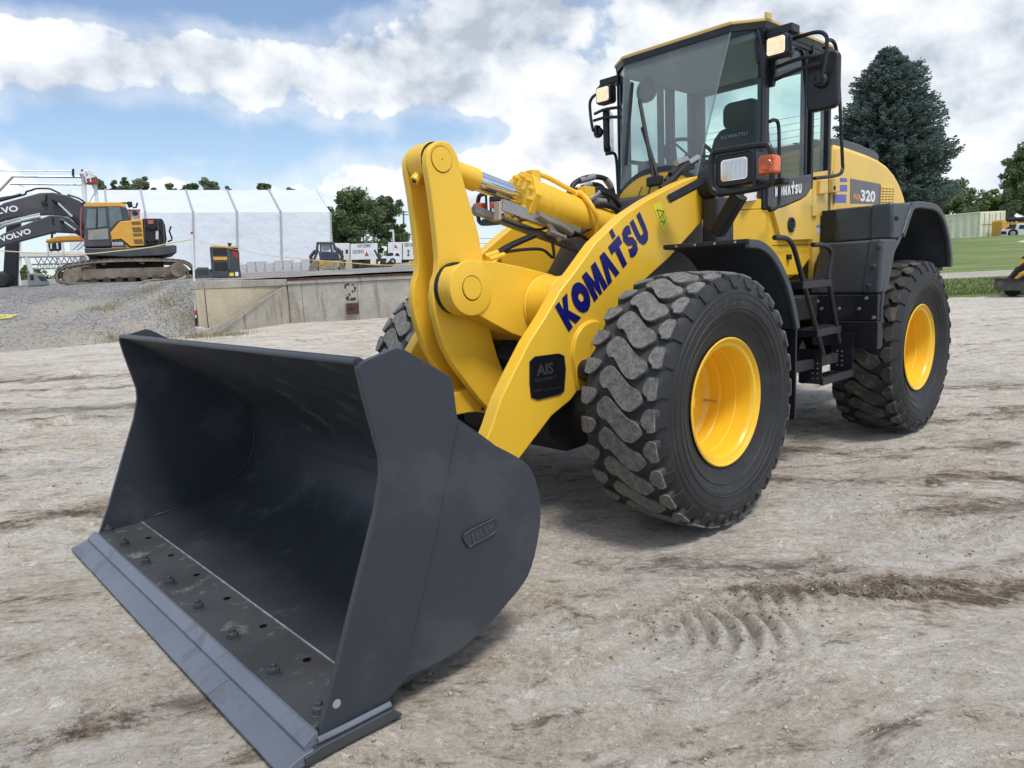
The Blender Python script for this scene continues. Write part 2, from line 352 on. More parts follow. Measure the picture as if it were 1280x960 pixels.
def sheet(name, us, vs, zf, material, kind='structure', keep=None):
    U, V = np.meshgrid(np.array(us), np.array(vs)); Z = zf(U, V); nu, nv = len(us), len(vs)
    X = CX + U * ER[0] + V * EF[0]; Y = CY + U * ER[1] + V * EF[1]
    co = np.stack([X, Y, Z], -1).reshape(-1, 3)
    i = np.arange(nv - 1)[:, None] * nu + np.arange(nu - 1)[None, :]
    F = np.stack([i, i + 1, i + nu + 1, i + nu], -1).reshape(-1, 4)
    if keep is not None: F = F[keep((U[:-1, :-1] + U[1:, 1:]) / 2, (V[:-1, :-1] + V[1:, 1:]) / 2).reshape(-1)]
    me = bpy.data.meshes.new(name); me.vertices.add(len(co)); me.vertices.foreach_set('co', co.reshape(-1))
    me.loops.add(len(F) * 4); me.loops.foreach_set('vertex_index', F.reshape(-1)); me.polygons.add(len(F)); me.polygons.foreach_set('loop_start', np.arange(len(F)) * 4)
    me.polygons.foreach_set('use_smooth', [True] * len(F)); me.update(calc_edges=True); me.validate(); me.materials.append(material)
    o = bpy.data.objects.new(name, me); COL.objects.link(o); o['kind'] = kind; return o
def bandf(g, sx, wv):
    """muddy, churned tracks crossing the yard on the left and behind the tyre"""
    u0 = CX * ER[0] + CY * ER[1]; v0 = CX * EF[0] + CY * EF[1]; t = None
    for (a0, b0, k, wd, ua, ub) in BANDS:
        v = g.m('SUBTRACT', g.m('SUBTRACT', sx.outputs[1], v0 + a0), g.m('MULTIPLY', g.m('SUBTRACT', sx.outputs[0], u0), k))
        v = g.m('ADD', v, g.m('MULTIPLY', g.m('SUBTRACT', g.noise(wv.outputs[0], 1.1, 5, .6), .5), b0))
        e = g.m('EXPONENT', g.m('MULTIPLY', g.m('POWER', g.m('DIVIDE', v, wd), 2.0), -1.0))
        e = g.m('MULTIPLY', e, g.smooth(g.m('SUBTRACT', sx.outputs[0], u0), ua, ub)); t = e if t is None else g.m('ADD', t, e)
    return t
BANDS = [(9.7, 1.6, .08, .22, -4.0, -5.0), (12.4, 1.8, .03, .35, -4.5, -7.0), (5.6, 1.3, -.10, .16, .8, 1.8), (4.9, 1.2, -.13, .13, .8, 1.8), (7.6, 1.6, .02, .24, 2.6, 4.0), (2.75, .8, .35, .10, -.2, -1.2), (2.0, .7, -.3, .08, 1.0, 1.6), (6.3, 1.3, .12, .18, -3.2, -4.4), (8.6, 1.0, .05, .16, -4.2, -5.4), (7.3, 1.2, .10, .22, -4.0, -5.6), (11.0, 1.2, .02, .18, -4.0, -6.5), (4.9, 1.4, .12, .16, -.5, -3.0), (3.6, .9, -.28, .10, .1, .8), (3.25, .8, -.18, .07, .6, 1.2), (4.3, 1.2, -.10, .16, 1.5, 3.0), (6.2, 1.4, .04, .2, 2.0, 3.5)]
def dirt_mat():
    m = bpy.data.materials.new('packed_dirt'); m.use_nodes = True; g = NG(m.node_tree); p = m.node_tree.nodes['Principled BSDF']
    tc = g.n('ShaderNodeTexCoord').outputs['Object']
    loc = g.mapping(tc, rot=(0, 0, -RZB))
    w = g.noise(loc, .35, 3, out=1); wv = g.n('ShaderNodeVectorMath', operation='MULTIPLY_ADD'); g.put(wv.inputs[0], w); wv.inputs[1].default_value = (1.6, 1.6, 0); g.put(wv.inputs[2], loc)
    st1 = g.noise(g.mapping(wv.outputs[0], scale=(1.1, 2.5, 1), rot=(0, 0, .25)), 2.4, 12, .77)      # drag streaks
    st2 = g.noise(g.mapping(wv.outputs[0], scale=(1.2, 2.9, 1), rot=(0, 0, -.55)), 2.6, 12, .79)
    big = g.noise(g.mapping(wv.outputs[0], scale=(.7, 1.6, 1), rot=(0, 0, -.2)), .85, 6, .62)
    fine = g.noise(loc, 30, 8, .82); med = g.noise(loc, 6.5, 10, .78)
    a = g.m('ADD', g.m('ADD', g.m('MULTIPLY', st1, .55), g.m('MULTIPLY', st2, .42)), g.m('ADD', g.m('MULTIPLY', big, .34), g.m('MULTIPLY', med, .24)))
    a = g.m('ADD', a, g.m('MULTIPLY', g.m('SUBTRACT', fine, .5), .55))
    sxl = g.n('ShaderNodeSeparateXYZ'); g.put(sxl.inputs[0], g.mapping(tc, loc=(0, 0, 0), rot=(0, 0, -RZB)))
    a = g.m('SUBTRACT', a, g.m('MULTIPLY', bandf(g, sxl, wv), .19))
    c = g.ramp(g.m('MULTIPLY', g.m('SUBTRACT', a, .54), 2.6), [(0, (.11, .080, .055)), (.16, (.25, .195, .14)), (.30, (.46, .39, .30)), (.47, (.65, .575, .465)), (.70, (.78, .715, .61)), (1, (.85, .81, .73))])
    cr1 = g.smooth(g.noise(g.mapping(wv.outputs[0], scale=(1, 1.5, 1), rot=(0, 0, .15)), 3.8, 14, .80), .485, .545)     # pale dried crust over darker soil
    cr2 = g.smooth(g.noise(g.mapping(wv.outputs[0], scale=(1, 1.8, 1), rot=(0, 0, -.35), loc=(3, 7, 0)), 11, 12, .82), .50, .56)
    c = g.mix(g.m('MULTIPLY', g.m('MULTIPLY', cr1, g.smooth(big, .38, .56)), .80), c, (.84, .80, .73)); stk = g.m('MULTIPLY', g.smooth(st2, .47, .37), g.smooth(big, .66, .44)); c = g.mix(g.m('MULTIPLY', stk, .80), c, (.115, .082, .056)); c = g.mix(g.m('MULTIPLY', g.m('SUBTRACT', 1.0, cr2), .24), c, (.20, .155, .115))
    at = g.n('ShaderNodeAttribute'); at.attribute_name = 'rut_shade_mud'; c = g.mix(g.m('MULTIPLY', at.outputs['Fac'], .75), c, (.15, .112, .078))  # darkens by vertex: painted rut shade and the muddy lines
    grey = g.smooth(g.noise(loc, .42, 4, .6), .48, .62)
    c = g.mix(g.m('MULTIPLY', grey, .30), c, g.mix(g.smooth(fine, .35, .65), (.26, .245, .225), (.66, .635, .59)), 'MIX')
    pit = g.smooth(g.noise(loc, 21, 3, .6), .70, .76)                                              # damp specks and small clods
    c = g.mix(g.m('MULTIPLY', pit, .55), c, (.10, .08, .062))
    grit = g.noise(loc, 130, 3, .7); c = g.mix(g.m('MULTIPLY', g.smooth(grit, .58, .70), .35), c, (.72, .70, .66))
    c = g.mix(g.m('MULTIPLY', g.smooth(grit, .42, .30), .40), c, (.12, .10, .08))
    g.put(p.inputs['Base Color'], c); p.inputs['Roughness'].default_value = .93; p.inputs['Specular IOR Level'].default_value = .25
    b1 = g.n('ShaderNodeBump'); b1.inputs['Distance'].default_value = .05; b1.inputs['Strength'].default_value = .8; g.put(b1.inputs['Height'], g.m('ADD', g.m('ADD', g.m('MULTIPLY', st1, .6), g.m('MULTIPLY', med, .6)), g.m('MULTIPLY', cr2, .22)))
    b2 = g.n('ShaderNodeBump'); b2.inputs['Distance'].default_value = .016; b2.inputs['Strength'].default_value = .8; g.put(b2.inputs['Height'], g.m('ADD', fine, g.m('MULTIPLY', grit, .5))); g.put(b2.inputs['Normal'], b1.outputs[0])
    g.put(p.inputs['Normal'], b2.outputs[0]); return m
def gravel_mat(name, cols, sc=16):
    m = bpy.data.materials.new(name); m.use_nodes = True; g = NG(m.node_tree); p = m.node_tree.nodes['Principled BSDF']
    tc = g.n('ShaderNodeTexCoord').outputs['Object']
    v = g.n('ShaderNodeTexVoronoi'); g.put(v.inputs['Vector'], tc); v.inputs['Scale'].default_value = sc
    sp = g.n('ShaderNodeSeparateXYZ'); g.put(sp.inputs[0], v.outputs['Color'])
    big = g.noise(tc, .5, 6, .65)
    f = g.m('ADD', g.m('MULTIPLY', sp.outputs[0], .6), g.m('MULTIPLY', big, .6))
    c = g.ramp(f, [(.2, cols[0]), (.55, cols[1]), (.9, cols[2])])
    dust = g.smooth(g.noise(tc, .33, 5, .6), .50, .62); c = g.mix(g.m('MULTIPLY', dust, .7), c, cols[3])
    if name == 'grey_gravel':
        sl_ = g.n('ShaderNodeSeparateXYZ'); g.put(sl_.inputs[0], g.mapping(tc, rot=(0, 0, -RZB))); v0 = CX * EF[0] + CY * EF[1]
        lowf = g.smooth(g.m('ADD', g.m('SUBTRACT', sl_.outputs[1], v0), g.m('MULTIPLY', g.m('SUBTRACT', big, .5), 7.5)), 20.4, 16.8); c = g.mix(g.m('MULTIPLY', lowf, .85), c, g.mix(g.noise(tc, 6, 8, .7), (.24, .195, .15), (.58, .53, .45)))
    g.put(p.inputs['Base Color'], c); p.inputs['Roughness'].default_value = .95
    b = g.n('ShaderNodeBump'); b.inputs['Distance'].default_value = .04; g.put(b.inputs['Height'], g.m('ADD', v.outputs['Distance'], g.noise(tc, sc * .5, 4))); g.put(p.inputs['Normal'], b.outputs[0]); return m
def grass_mat():
    m = bpy.data.materials.new('mown_grass'); m.use_nodes = True; g = NG(m.node_tree); p = m.node_tree.nodes['Principled BSDF']
    tc = g.n('ShaderNodeTexCoord').outputs['Object']; loc = g.mapping(tc, rot=(0, 0, -RZB))
    stripe = g.noise(g.mapping(loc, scale=(.12, .55, 1)), 1.2, 3, .5); n = g.noise(loc, 2.2, 8, .7); ff = g.noise(g.mapping(loc, scale=(1, .5, 1)), 14, 5, .7)
    f = g.m('ADD', g.m('MULTIPLY', stripe, .6), g.m('ADD', g.m('MULTIPLY', n, .35), g.m('MULTIPLY', ff, .35)))
    c = g.ramp(f, [(.40, (.060, .095, .026)), (.60, (.125, .180, .048)), (.78, (.21, .26, .09)), (.95, (.32, .30, .15))])
    g.put(p.inputs['Base Color'], c); p.inputs['Roughness'].default_value = .9
    b = g.n('ShaderNodeBump'); b.inputs['Distance'].default_value = .06; g.put(b.inputs['Height'], ff); g.put(p.inputs['Normal'], b.outputs[0]); return m
DIRT = dirt_mat(); GRAVEL = gravel_mat('grey_gravel', [(.11, .105, .10), (.25, .245, .235), (.47, .46, .44), (.44, .395, .325)], 30); GRASS = grass_mat()
PATHM = gravel_mat('path_gravel', [(.30, .27, .22), (.42, .38, .32), (.52, .48, .42), (.46, .42, .36)], 22)
def z_dirt(u, v):
    near = 1 - sst(v, 30, 60)
    z = gz_low(u, v) + (fbm(u * .9, v * 1.3, 5, 3) * .040 + fbm(u * 5, v * 7, 4, 9) * .030 + fbm(u * 16, v * 22, 3, 15) * .010) * near + ruts(u, v)
    z = z + fbm(u * .35 + .6 * v, v * 3.4, 3, 21) * .035 * sst(v, 4, 7) * near
    x = CX + u * ER[0] + v * EF[0]; y = CY + u * ER[1] + v * EF[1]
    z = z + fbm((u * .8 + v * .5) * 1.1, (v - .45 * u) * 7, 4, 81) * .030 * sst(v, 1.2, 2.2) * (1 - sst(v, 9, 14)) * near
    lo = np.exp(-(np.maximum(0, np.abs(x - .4) - 2.3) / .35) ** 2 - (np.maximum(0, np.abs(y) - 1.25) / .30) ** 2)   # flattened under the machine
    z = z + .11 * np.exp(-((v - 10.75 - .06 * (u + 6) - .5 * fbm(u * .8, v * .2, 3, 61)) / .28) ** 2) * sst(-u, 4.2, 5.2) * (fbm(u * 3.5, v * 5, 4, 62) + .1)
    return z * (1 - lo * .75) - .012 * lo - .045 * np.exp(-((v - 8.0 - .1 * u) / .35) ** 2) * sst(-u, 4.6, 5.6) + .06 * np.exp(-((v - 8.9 - .1 * u) / .22) ** 2) * sst(-u, 4.4, 5.4) * (1 + 2 * fbm(u * 3, v * 3, 3, 5))
us = sorted(set([-x for x in grow(0, .042, 9, 1, 1)[1:]] + grow(0, .042, 9, 1, 1)))
us = [-x for x in grow(9.05, .06, 500, 1.10, 40)[::-1]] + [x for x in us if abs(x) < 9.03 and not (.3 < x < 2.1)] + [.3 + .016 * i for i in range(1, 113)] + grow(9.05, .06, 500, 1.10, 40); us = sorted(set(us))
vs = [-x for x in grow(.0, .3, 60, 1.25, 20)[:0:-1]] + grow(0, .038, 1.5, 1, 1) + grow(1.53, .018, 3.4, 1, 1) + grow(3.43, .034, 6.5, 1, 1) + grow(6.55, .045, 1500, 1.022, 60)
def rut_shade_mud(u, v):
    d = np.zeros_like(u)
    for (cu, cvv, rot, su, sv, per, h, bend) in RUTS[:4]:  # trough shade painted in, as the ridges alone shade too weakly
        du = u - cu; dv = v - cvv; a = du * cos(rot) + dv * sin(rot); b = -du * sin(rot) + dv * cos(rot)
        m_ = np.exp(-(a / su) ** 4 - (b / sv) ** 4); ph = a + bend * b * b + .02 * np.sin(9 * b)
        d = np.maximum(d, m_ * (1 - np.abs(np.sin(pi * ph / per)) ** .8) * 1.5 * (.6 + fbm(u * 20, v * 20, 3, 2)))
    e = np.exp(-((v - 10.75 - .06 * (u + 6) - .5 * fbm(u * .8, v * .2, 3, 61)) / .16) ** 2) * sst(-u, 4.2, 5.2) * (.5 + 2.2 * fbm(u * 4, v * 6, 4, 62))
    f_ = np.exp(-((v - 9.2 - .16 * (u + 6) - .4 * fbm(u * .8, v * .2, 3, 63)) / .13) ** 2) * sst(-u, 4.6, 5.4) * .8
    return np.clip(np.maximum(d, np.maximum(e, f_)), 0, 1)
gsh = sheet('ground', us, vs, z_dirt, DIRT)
_U, _V = np.meshgrid(np.array(us), np.array(vs)); gsh.data.attributes.new('rut_shade_mud', 'FLOAT', 'POINT').data.foreach_set('value', rut_shade_mud(_U, _V).reshape(-1).astype(np.float32))
# raised yard on the left: gravel slope in front, retained by the dock wall further right
DU0, DV0 = [(-8.41,19.442,0.279)][0][:2]
DU1, DV1 = [(-6.747,22.284,0.346)][0][:2]
DU2 = 1.2
def up_front(u):      # front edge of the level yard
    return np.where(u < DU0, 0, np.where(u < DU1, DV0 + (u - DU0) / (DU1 - DU0) * (DV1 - DV0), DV1))
def z_up(u, v):
    lv = gz_up(u, v) + fbm(u * .6, v * .6, 4, 31) * .10
    near_w = sst(u, DU0 - 4.5, DU0 - .1); slope_start = (15.6 + .8 * fbm(u * .3, u * .1, 2, 8)) * (1 - near_w) + (DV0 - .5) * near_w; top = 22.6 * (1 - near_w) + (DV0 + .2) * near_w
    lowz = gz_low(u, v) - .06
    t = sst(v, slope_start, top + 2.2 - .6 * near_w); zs = lowz * (1 - t) + lv * t + fbm(u * 1.3, v * 1.3, 4, 12) * .10 * np.sin(pi * np.clip(t, 0, 1))
    w = sst(u, DU0 + .01, DU0 + .05)
    z = zs * (1 - w) + lv * w
    fade = sst(u, DU2, DU2 + 9); return z * (1 - fade) + (gz_low(u, v) - .3) * fade
# slope part (left of the dock corner)
su = [-x for x in grow(-DU0, .07, 400, 1.045, 20)[::-1]]; su[-1] = DU0
sv = grow(14.5, .09, 30, 1.01, 1) + grow(30.5, .5, 900, 1.08, 40)
sheet('gravel_slope', su, sv, z_up, GRAVEL)
su2 = [DU0 + (DU1 - DU0) * i / 12 for i in range(13)] + grow(DU1 + .2, .25, DU2 + 9.5 - DU1, 1.02, 1)
def yard_sheet():
    U = np.array(su2); T = np.array(grow(0, .12, 900, 1.09, 40)); UU, TT = np.meshgrid(U, T); VV = up_front(UU) + .30 + TT
    Z = z_up(UU, VV); Z[0, :] = np.minimum(Z[0, :], gz_up(UU[0], VV[0]) - .02)
    X = CX + UU * ER[0] + VV * EF[0]; Y = CY + UU * ER[1] + VV * EF[1]; co = np.stack([X, Y, Z], -1).reshape(-1, 3).tolist()
    nu = len(U); F = [(a * nu + i, a * nu + i + 1, (a + 1) * nu + i + 1, (a + 1) * nu + i) for a in range(len(T) - 1) for i in range(nu - 1)]
    me = bpy.data.meshes.new('yard'); me.from_pydata(co, [], F); me.polygons.foreach_set('use_smooth', [True] * len(F)); me.materials.append(GRAVEL)
    o = bpy.data.objects.new('yard', me); COL.objects.link(o); o['kind'] = 'structure'
yard_sheet()
# lawn and path on the right
LU0 = 3.5
def lawn_edge(u): return 19.9 + .25 * fbm(u * .7, u * .2, 3, 77)
lu = grow(LU0, .25, 500, 1.05, 25); lv_ = grow(19.5, .10, 70, 1.03, 1.5) + grow(72, 2, 1400, 1.1, 60)
def z_lawn(u, v): return gz_low(u, v) + .05 + fbm(u * .15, v * .15, 3, 41) * .25 * sst(v, 22, 40) - .25 * (1 - sst(v, lawn_edge(u) - .2, lawn_edge(u) + .15))
sheet('lawn', lu, lv_, z_lawn, GRASS)
pu = grow(LU0, .4, 80, 1.03, 2); sheet('gravel_path', pu, grow(28.3, .25, 33.4, 1, 1), lambda u, v: z_lawn(u, v) + .03 - .10 * (np.abs((v - 30.9) / 2.6) ** 8), PATHM)
def gz(u, v):
    """height of whatever ground lies at u, v"""
    if u < DU2 and (u < DU0 or v > float(up_front(np.array(u))) + .2) and v > 15: return float(z_up(np.array(float(u)), np.array(float(v))))
    if u > LU0 and v > 20.2: return float(z_lawn(np.array(float(u)), np.array(float(v))))
    return float(z_dirt(np.array(float(u)), np.array(float(v))))

# ================================================================== THE WHEEL LOADER
LO = Vector((-1.5, 0, 0))
L = thing('wheel_loader', 'large yellow wheel loader with a dark slate bucket, parked in the foreground', 'wheel loader', LO)
def M(): return MB(LO)

# ---- bucket
PLT = [(x - .022 if x < 1.72 else x, max(z - (.022 if x < 2.12 and z < .40 else 0), .05) + (.022 if 1.96 < x < 2.31 and z > 1.0 else 0)) for x, z in [(2.355,1.196),(2.345,1.21),(2.327,1.215),(2.204,1.222),(2.176,1.214),(2.005,1.108),(1.985,1.092),(1.97,0.949),(1.83,0.855),(1.682,0.747),(1.626,0.664),(1.602,0.544),(1.623,0.417),(1.687,0.304),(1.79,0.224),(1.924,0.161),(2.078,0.128),(2.254,0.109)]] + [(2.36, .052), (2.60, .052)] + [(2.522,0.23),(2.425,0.478),(2.329,0.72),(2.298,0.834),(2.296,0.895),(2.317,0.997),(2.34,1.105)]
k0 = [i for i, p in enumerate(PLT) if p[1] < .97 and p[0] < 2.0][0]; k1 = [i for i, p in enumerate(PLT) if p[1] < .06][0] - 1
PLT = PLT[:k0 + 1] + crv2(PLT[k0 + 1:k1 + 1], 4) + PLT[k1 + 1:]
SHELL = [(2.345, 1.208), (2.20, 1.115), (2.05, 1.005), (1.90, .895), (1.78, .80), (1.675, .70), (1.625, .61), (1.608, .52), (1.615, .43), (1.648, .335), (1.715, .26), (1.80, .205), (1.93, .155), (2.10, .118), (2.24, .097), (2.36, .082)]
SH = crv2(SHELL, 3)
def off_out(P, d):
    o = []
    for i in range(len(P)):
        a = Vector(P[max(i - 1, 0)]); b = Vector(P[min(i + 1, len(P) - 1)]); t = (b - a).normalized(); n = Vector((t.y, -t.x)) * -1
        o.append((P[i][0] - n.x * -d if False else P[i][0] + n.x * d, P[i][1] + n.y * d))
    return o
bk = M(); SO = off_out(SH, -.022)
if sum(p[0] for p in SO) > sum(p[0] for p in SH): SO = off_out(SH, .022)
bk.prism(SH + SO[::-1], 'y', -1.332, 1.332)
bucket = bk.build('bucket', mat('bucket_inside', (.034, .038, .046), .42, var=.2, vscale=1.6, bump=.0014, bscale=70, dirt=(.13, .135, .135), dirtamt=.6, dscale=4.2, dlow=.54, dhigh=.80), L, sharp=40)
for s in (1, -1):
    m = M(); m.prism(PLT, 'y', s * 1.330, s * 1.356); m.build('side_plate', SLATE, bucket, bevel=.004)
    m = M(); m.tube([(x, s * 1.357, z) for x, z in [(1.967,0.955),(2.004,0.84),(2.045,0.718),(2.087,0.583),(2.145,0.425),(2.209,0.257),(2.268,0.104)]], .0045, 6); m.build('weld_seam', SLATE, bucket)
m = M(); m.bb(2.355, 2.605, -1.329, 1.329, .040, .078)
m.build('base_plate', SLATEF, bucket, bevel=.003)
m = M(); m.tube([(2.362, -1.325, .082), (2.362, 1.325, .0805)], .0045, 6); m.build('weld_bead', mat('bare_steel', (.26, .27, .28), .45, metal=.2, var=.3, vscale=20), bucket)
m = M(); m.prism([(2.600, .040), (2.600, .080), (2.612, .080), (2.650, .052), (2.650, .034)], 'y', -1.362, 1.362); m.build('edge_bevel', EDGE, bucket, bevel=.002)
for y0, y1 in ((-1.375, -.712), (-.706, .768), (.774, 1.378)):
    m = M(); m.prism([(2.52, .016), (2.52, .036), (2.665, .036), (2.735, .012), (2.735, .002), (2.70, -.004)], 'y', y0, y1); m.build('cutting_edge', [EDGE, EDGED], bucket, bevel=.0025)
for s in (1, -1):
    m = M(); m.prism([(2.30, .002), (2.34, .040), (2.60, .040), (2.66, .030), (2.66, .002)], 'y', s * 1.357, s * 1.385); m.build('corner_wear_plate', EDGED, bucket, bevel=.004)
    m = M(); m.tube([(2.34, s * 1.368, .052), (2.50, s * 1.368, .052), (2.605, s * 1.364, .052)], .011, 8); m.build('weld_fillet', EDGE, bucket)
    m = M(); hx = [(2.526,0.136)][0]; m.lathe([(s * 1.3565, .015), (s * 1.3575, .014), (s * 1.3575, .0)], (hx[0], 0, hx[1]), seg=14); m.build('plate_hole', mat('hole_light', (.30, .30, .30), .5), bucket)
    m = M(); m.tube([(x + .004, s * 1.330, z + .004) for x, z in SH[:-2]], .006, 6); m.build('corner_weld', SLATE, bucket)
def bolt(x, y, z):
    m = M(); m.lathe([(0, 0), (0, .031), (.004, .031), (.005, .0)], (x, y, z), 'z', 18)
    m.lathe([(.004, .023), (.026, .023), (.028, .019)], (x, y, z), 'z', 6); m.lathe([(.028, 0.019), (.028, .012), (.042, .012), (.044, 0)], (x, y, z), 'z', 12)
    m.build('edge_bolt', EDGED, bucket, bevel=.0012)
for y in (-1.30, -.97, -.585, -.205, .175, .555, .935, 1.275): bolt(2.548, y, .078)
for y in (-.99, -.60, -.22, .165, .55, .935):
    m = M(); m.lathe([(.0, 0), (.0, .016)], (2.42, y, .0795), 'z', 16); m.build('bolt_hole', mat('hole_black', (.002, .002, .003), .9, spec=.1), bucket)
m = M(); m.tube([(2.345, -1.33, 1.212), (2.345, 1.33, 1.212)], .011, 8); m.build('top_lip', SLATE, bucket)
for s in (1, -1):       # hinge ears behind the shell
    for k in (-1, 1):
        m = M(); y = s * .505 + k * .085; m.prism([(1.58, .80), (1.62, .22), (1.42, .20), (1.24, .30), (1.22, .44), (1.40, .62)], 'y', y - .014, y + .014); m.build('hinge_ear', SLATE, bucket, bevel=.003)
for k in (-1, 1):
    m = M(); m.prism([(1.64, .98), (1.60, .55), (1.44, .62), (1.34, .80), (1.40, .92)], 'y', k * .10 - .014, k * .10 + .014); m.build('link_ear', SLATE, bucket, bevel=.003)
m = M(); m.prism([(1.62, .84), (1.60, .20), (1.50, .26), (1.50, .74)], 'y', -.9, .9); m.build('back_stiffener', SLATE, bucket, bevel=.005)
# raised maker's plate on the near side
bx = [(1.978,0.544),(1.834,0.565),(1.829,0.514),(1.959,0.493)]
ctr = Vector((sum(p[0] for p in bx) / 4, sum(p[1] for p in bx) / 4)); dx = (Vector(bx[0]) - Vector(bx[1])).normalized()
hh = 1.0
m = M(); oc = []
o2 = crv2([bx[0], tuple(Vector(bx[0]).lerp(Vector(bx[1]), .85)), bx[1], bx[2], tuple(Vector(bx[3]).lerp(Vector(bx[2]), .15)), bx[3]], 4, True)
m.prism(o2, 'y', 1.354, 1.362); m.build('maker_plate', SLATE, bucket, bevel=.002)
m = M(); m.tube([(x, 1.363, z) for x, z in o2 + o2[:1]], .0028, 6); m.build('plate_rim', EDGED, bucket)
bl = Vector((bx[3][0], 1.364, bx[3][1])); br = Vector((bx[2][0], 1.364, bx[2][1])); tl = Vector((bx[0][0], 1.364, bx[0][1]))
text_part('JRB', bl.lerp(br, .08) + (tl - bl) * .18, br - bl, tl - bl, (tl - bl).length * .66, EDGED, bucket, LO, bold=.02, width=(br - bl).length * .84, name='raised_letters')

# ---- lift arms
ARM = [(-0.763,2.057),(-0.622,2.019),(-0.46,1.965),(-0.254,1.892),(-0.012,1.789),(0.254,1.629),(0.435,1.473),(0.573,1.362),(0.695,1.228),(0.825,1.104),(0.946,0.957),(1.046,0.83),(1.085,0.763),(1.117,0.7),(1.16,0.632)] + [(1.27, .44), (1.31, .37), (1.29, .30), (1.22, .285)] + [(0.935,0.478),(0.674,0.669),(0.511,0.735),(0.396,0.823),(0.341,0.949),(0.189,1.091),(0.047,1.22),(-0.181,1.38),(-0.459,1.519),(-0.748,1.695),(-1.018,1.872)] + [(-1.08, 1.97), (-1.07, 2.03), (-1.0, 2.09)]
for s in (1, -1):
    m = M(); m.prism(ARM, 'y', s * .460, s * .550); arm = m.build('lift_arm', YEL, L, bevel=.010, seg=3)
    pad = [(0.489,0.91),(0.498,1.012),(0.466,1.101),(0.402,1.156),(0.316,1.177),(0.252,1.158),(0.276,1.108),(0.336,1.052),(0.355,0.95),(0.375,0.834),(0.454,0.788)]
    m = M(); m.prism(crv2(pad, 3, True), 'y', s * .549, s * .572); m.build('pin_boss', YEL, arm, bevel=.008)
    m = M(); pq = crv2(pad, 3, True); m.tube([(x, s * .5525, z) for x, z in pq + pq[:1]], .0065, 6); m.build('weld_bead', YEL, arm)
    cxz = [(0.415,0.899)][0]
    m = M(); m.lathe([(s * .573, 0.0), (s * .573, .062), (s * .60, .066), (s * .64, .062), (s * .66, .03), (s * .66, 0)], (cxz[0], 0, cxz[1]), seg=24); m.build('cylinder_eye', BLK, arm)
    m = M(); m.cyl((cxz[0], s * .655, cxz[1]), (cxz[0], s * .70, cxz[1]), .026, 14); m.build('pin_bolt', FIT, arm)
    m = M(); m.cyl((cxz[0] - .02, s * .62, cxz[1] - .01), (-.75, s * .62, .78), .055, 18); m.cyl((-.3, s * .62, .77), (-.95, s * .62, .80), .075, 18); m.build('lift_cylinder', BLK, arm)
    m = M(); P = [(x, s * .435, z - .03) for x, z in [(0.102,1.65),(0.298,1.487),(0.457,1.339),(0.57,1.222),(0.652,1.151)]]; m.tube(P, .017, 10, smooth=4); m.build('hydraulic_pipe', YEL, arm)
    px = P[-1]; m = M(); m.bb(px[0] - .02, px[0] + .05, s * .40, s * .462, px[2] - .045, px[2] + .02); m.build('pipe_clamp', YEL, arm, bevel=.006)
    for k in (0, .035):
        m = M(); m.cyl((px[0] - .0 + k, s * .43, px[2] + .018), (px[0] - .0 + k, s * .43, px[2] + .030), .008, 6); m.build('clamp_bolt', FIT, arm)
    m = M(); m.cyl((px[0] + .015, s * .43, px[2] - .045), (px[0] + .04, s * .43, px[2] - .12), .022, 10); m.build('hose_fitting', FIT, arm)
    m = M(); m.tube([(px[0] + .035, s * .43, px[2] - .10), (px[0] + .075, s * .42, px[2] - .22), (px[0] + .12, s * .40, px[2] - .33), (px[0] + .25, s * .38, px[2] - .5)], .018, 10, smooth=3); m.build('grease_hose', mat('hose_grey', (.16, .16, .155), .6), arm)
    if s > 0:
        near_arm = arm
        LW = [(0.515,0.553,1.129),(-0.269,0.553,1.662),(0.622,0.553,1.28)]
        O, X1, Z1 = Vector(LW[0]), Vector(LW[1]), Vector(LW[2])
        logo('KOMATSU', O, X1 - O, Z1 - O, NAVY, arm, LO, gap=.07, name='maker_lettering', wid={'M': 1.22, 'O': 1.08, 'S': .92, 'U': .95})
        # black dealer sticker
        sk = [(0.834,0.996),(0.796,1.018),(0.607,1.015),(0.561,0.997),(0.552,0.918),(0.572,0.796),(0.606,0.782),(0.785,0.777),(0.833,0.798),(0.841,0.874)]
        m = M(); m.prism(sk, 'y', .5505, .5525); m.build('dealer_sticker', mat('sticker_black', (.010, .010, .014), .25), arm)
        m = M(); m.tube([(x, .5535, z) for x, z in sk + sk[:1]], .0022, 5); m.build('sticker_border', mat('sticker_grey', (.05, .05, .055), .35), arm)
        a, b_, t_ = [(0.785,0.554,0.911),(0.652,0.554,0.912),(0.775,0.554,0.971)]
        a, b_, t_ = Vector(a), Vector(b_), Vector(t_)
        text_part('AIS', a, b_ - a, t_ - a, (t_ - a).length * 1.0, MATS['sticker_grey'], arm, LO, bold=.03, width=(b_ - a).length, name='sticker_lettering')
        for q, (x0, y0, x1, y1) in enumerate([(668, 477, 696, 471), (669, 482, 696, 476)]): pass
        for pa, pb, pt, tx in ([(0.799,0.554,0.877),(0.628,0.554,0.877),(0.798,0.554,0.895)] + ['EQUIPMENT'], [(0.814,0.554,0.826),(0.752,0.554,0.822),(0.813,0.554,0.839)] + ['SALES'], [(0.734,0.554,0.819),(0.676,0.554,0.82),(0.733,0.554,0.832)] + ['PARTS'], [(0.657,0.554,0.817),(0.592,0.554,0.817),(0.656,0.554,0.831)] + ['RENTAL']):
            text_part(tx, pa, Vector(pb) - Vector(pa), Vector(pt) - Vector(pa), (Vector(pt) - Vector(pa)).length, MATS['sticker_grey'], arm, LO, width=(Vector(pb) - Vector(pa)).length, name='sticker_lettering')
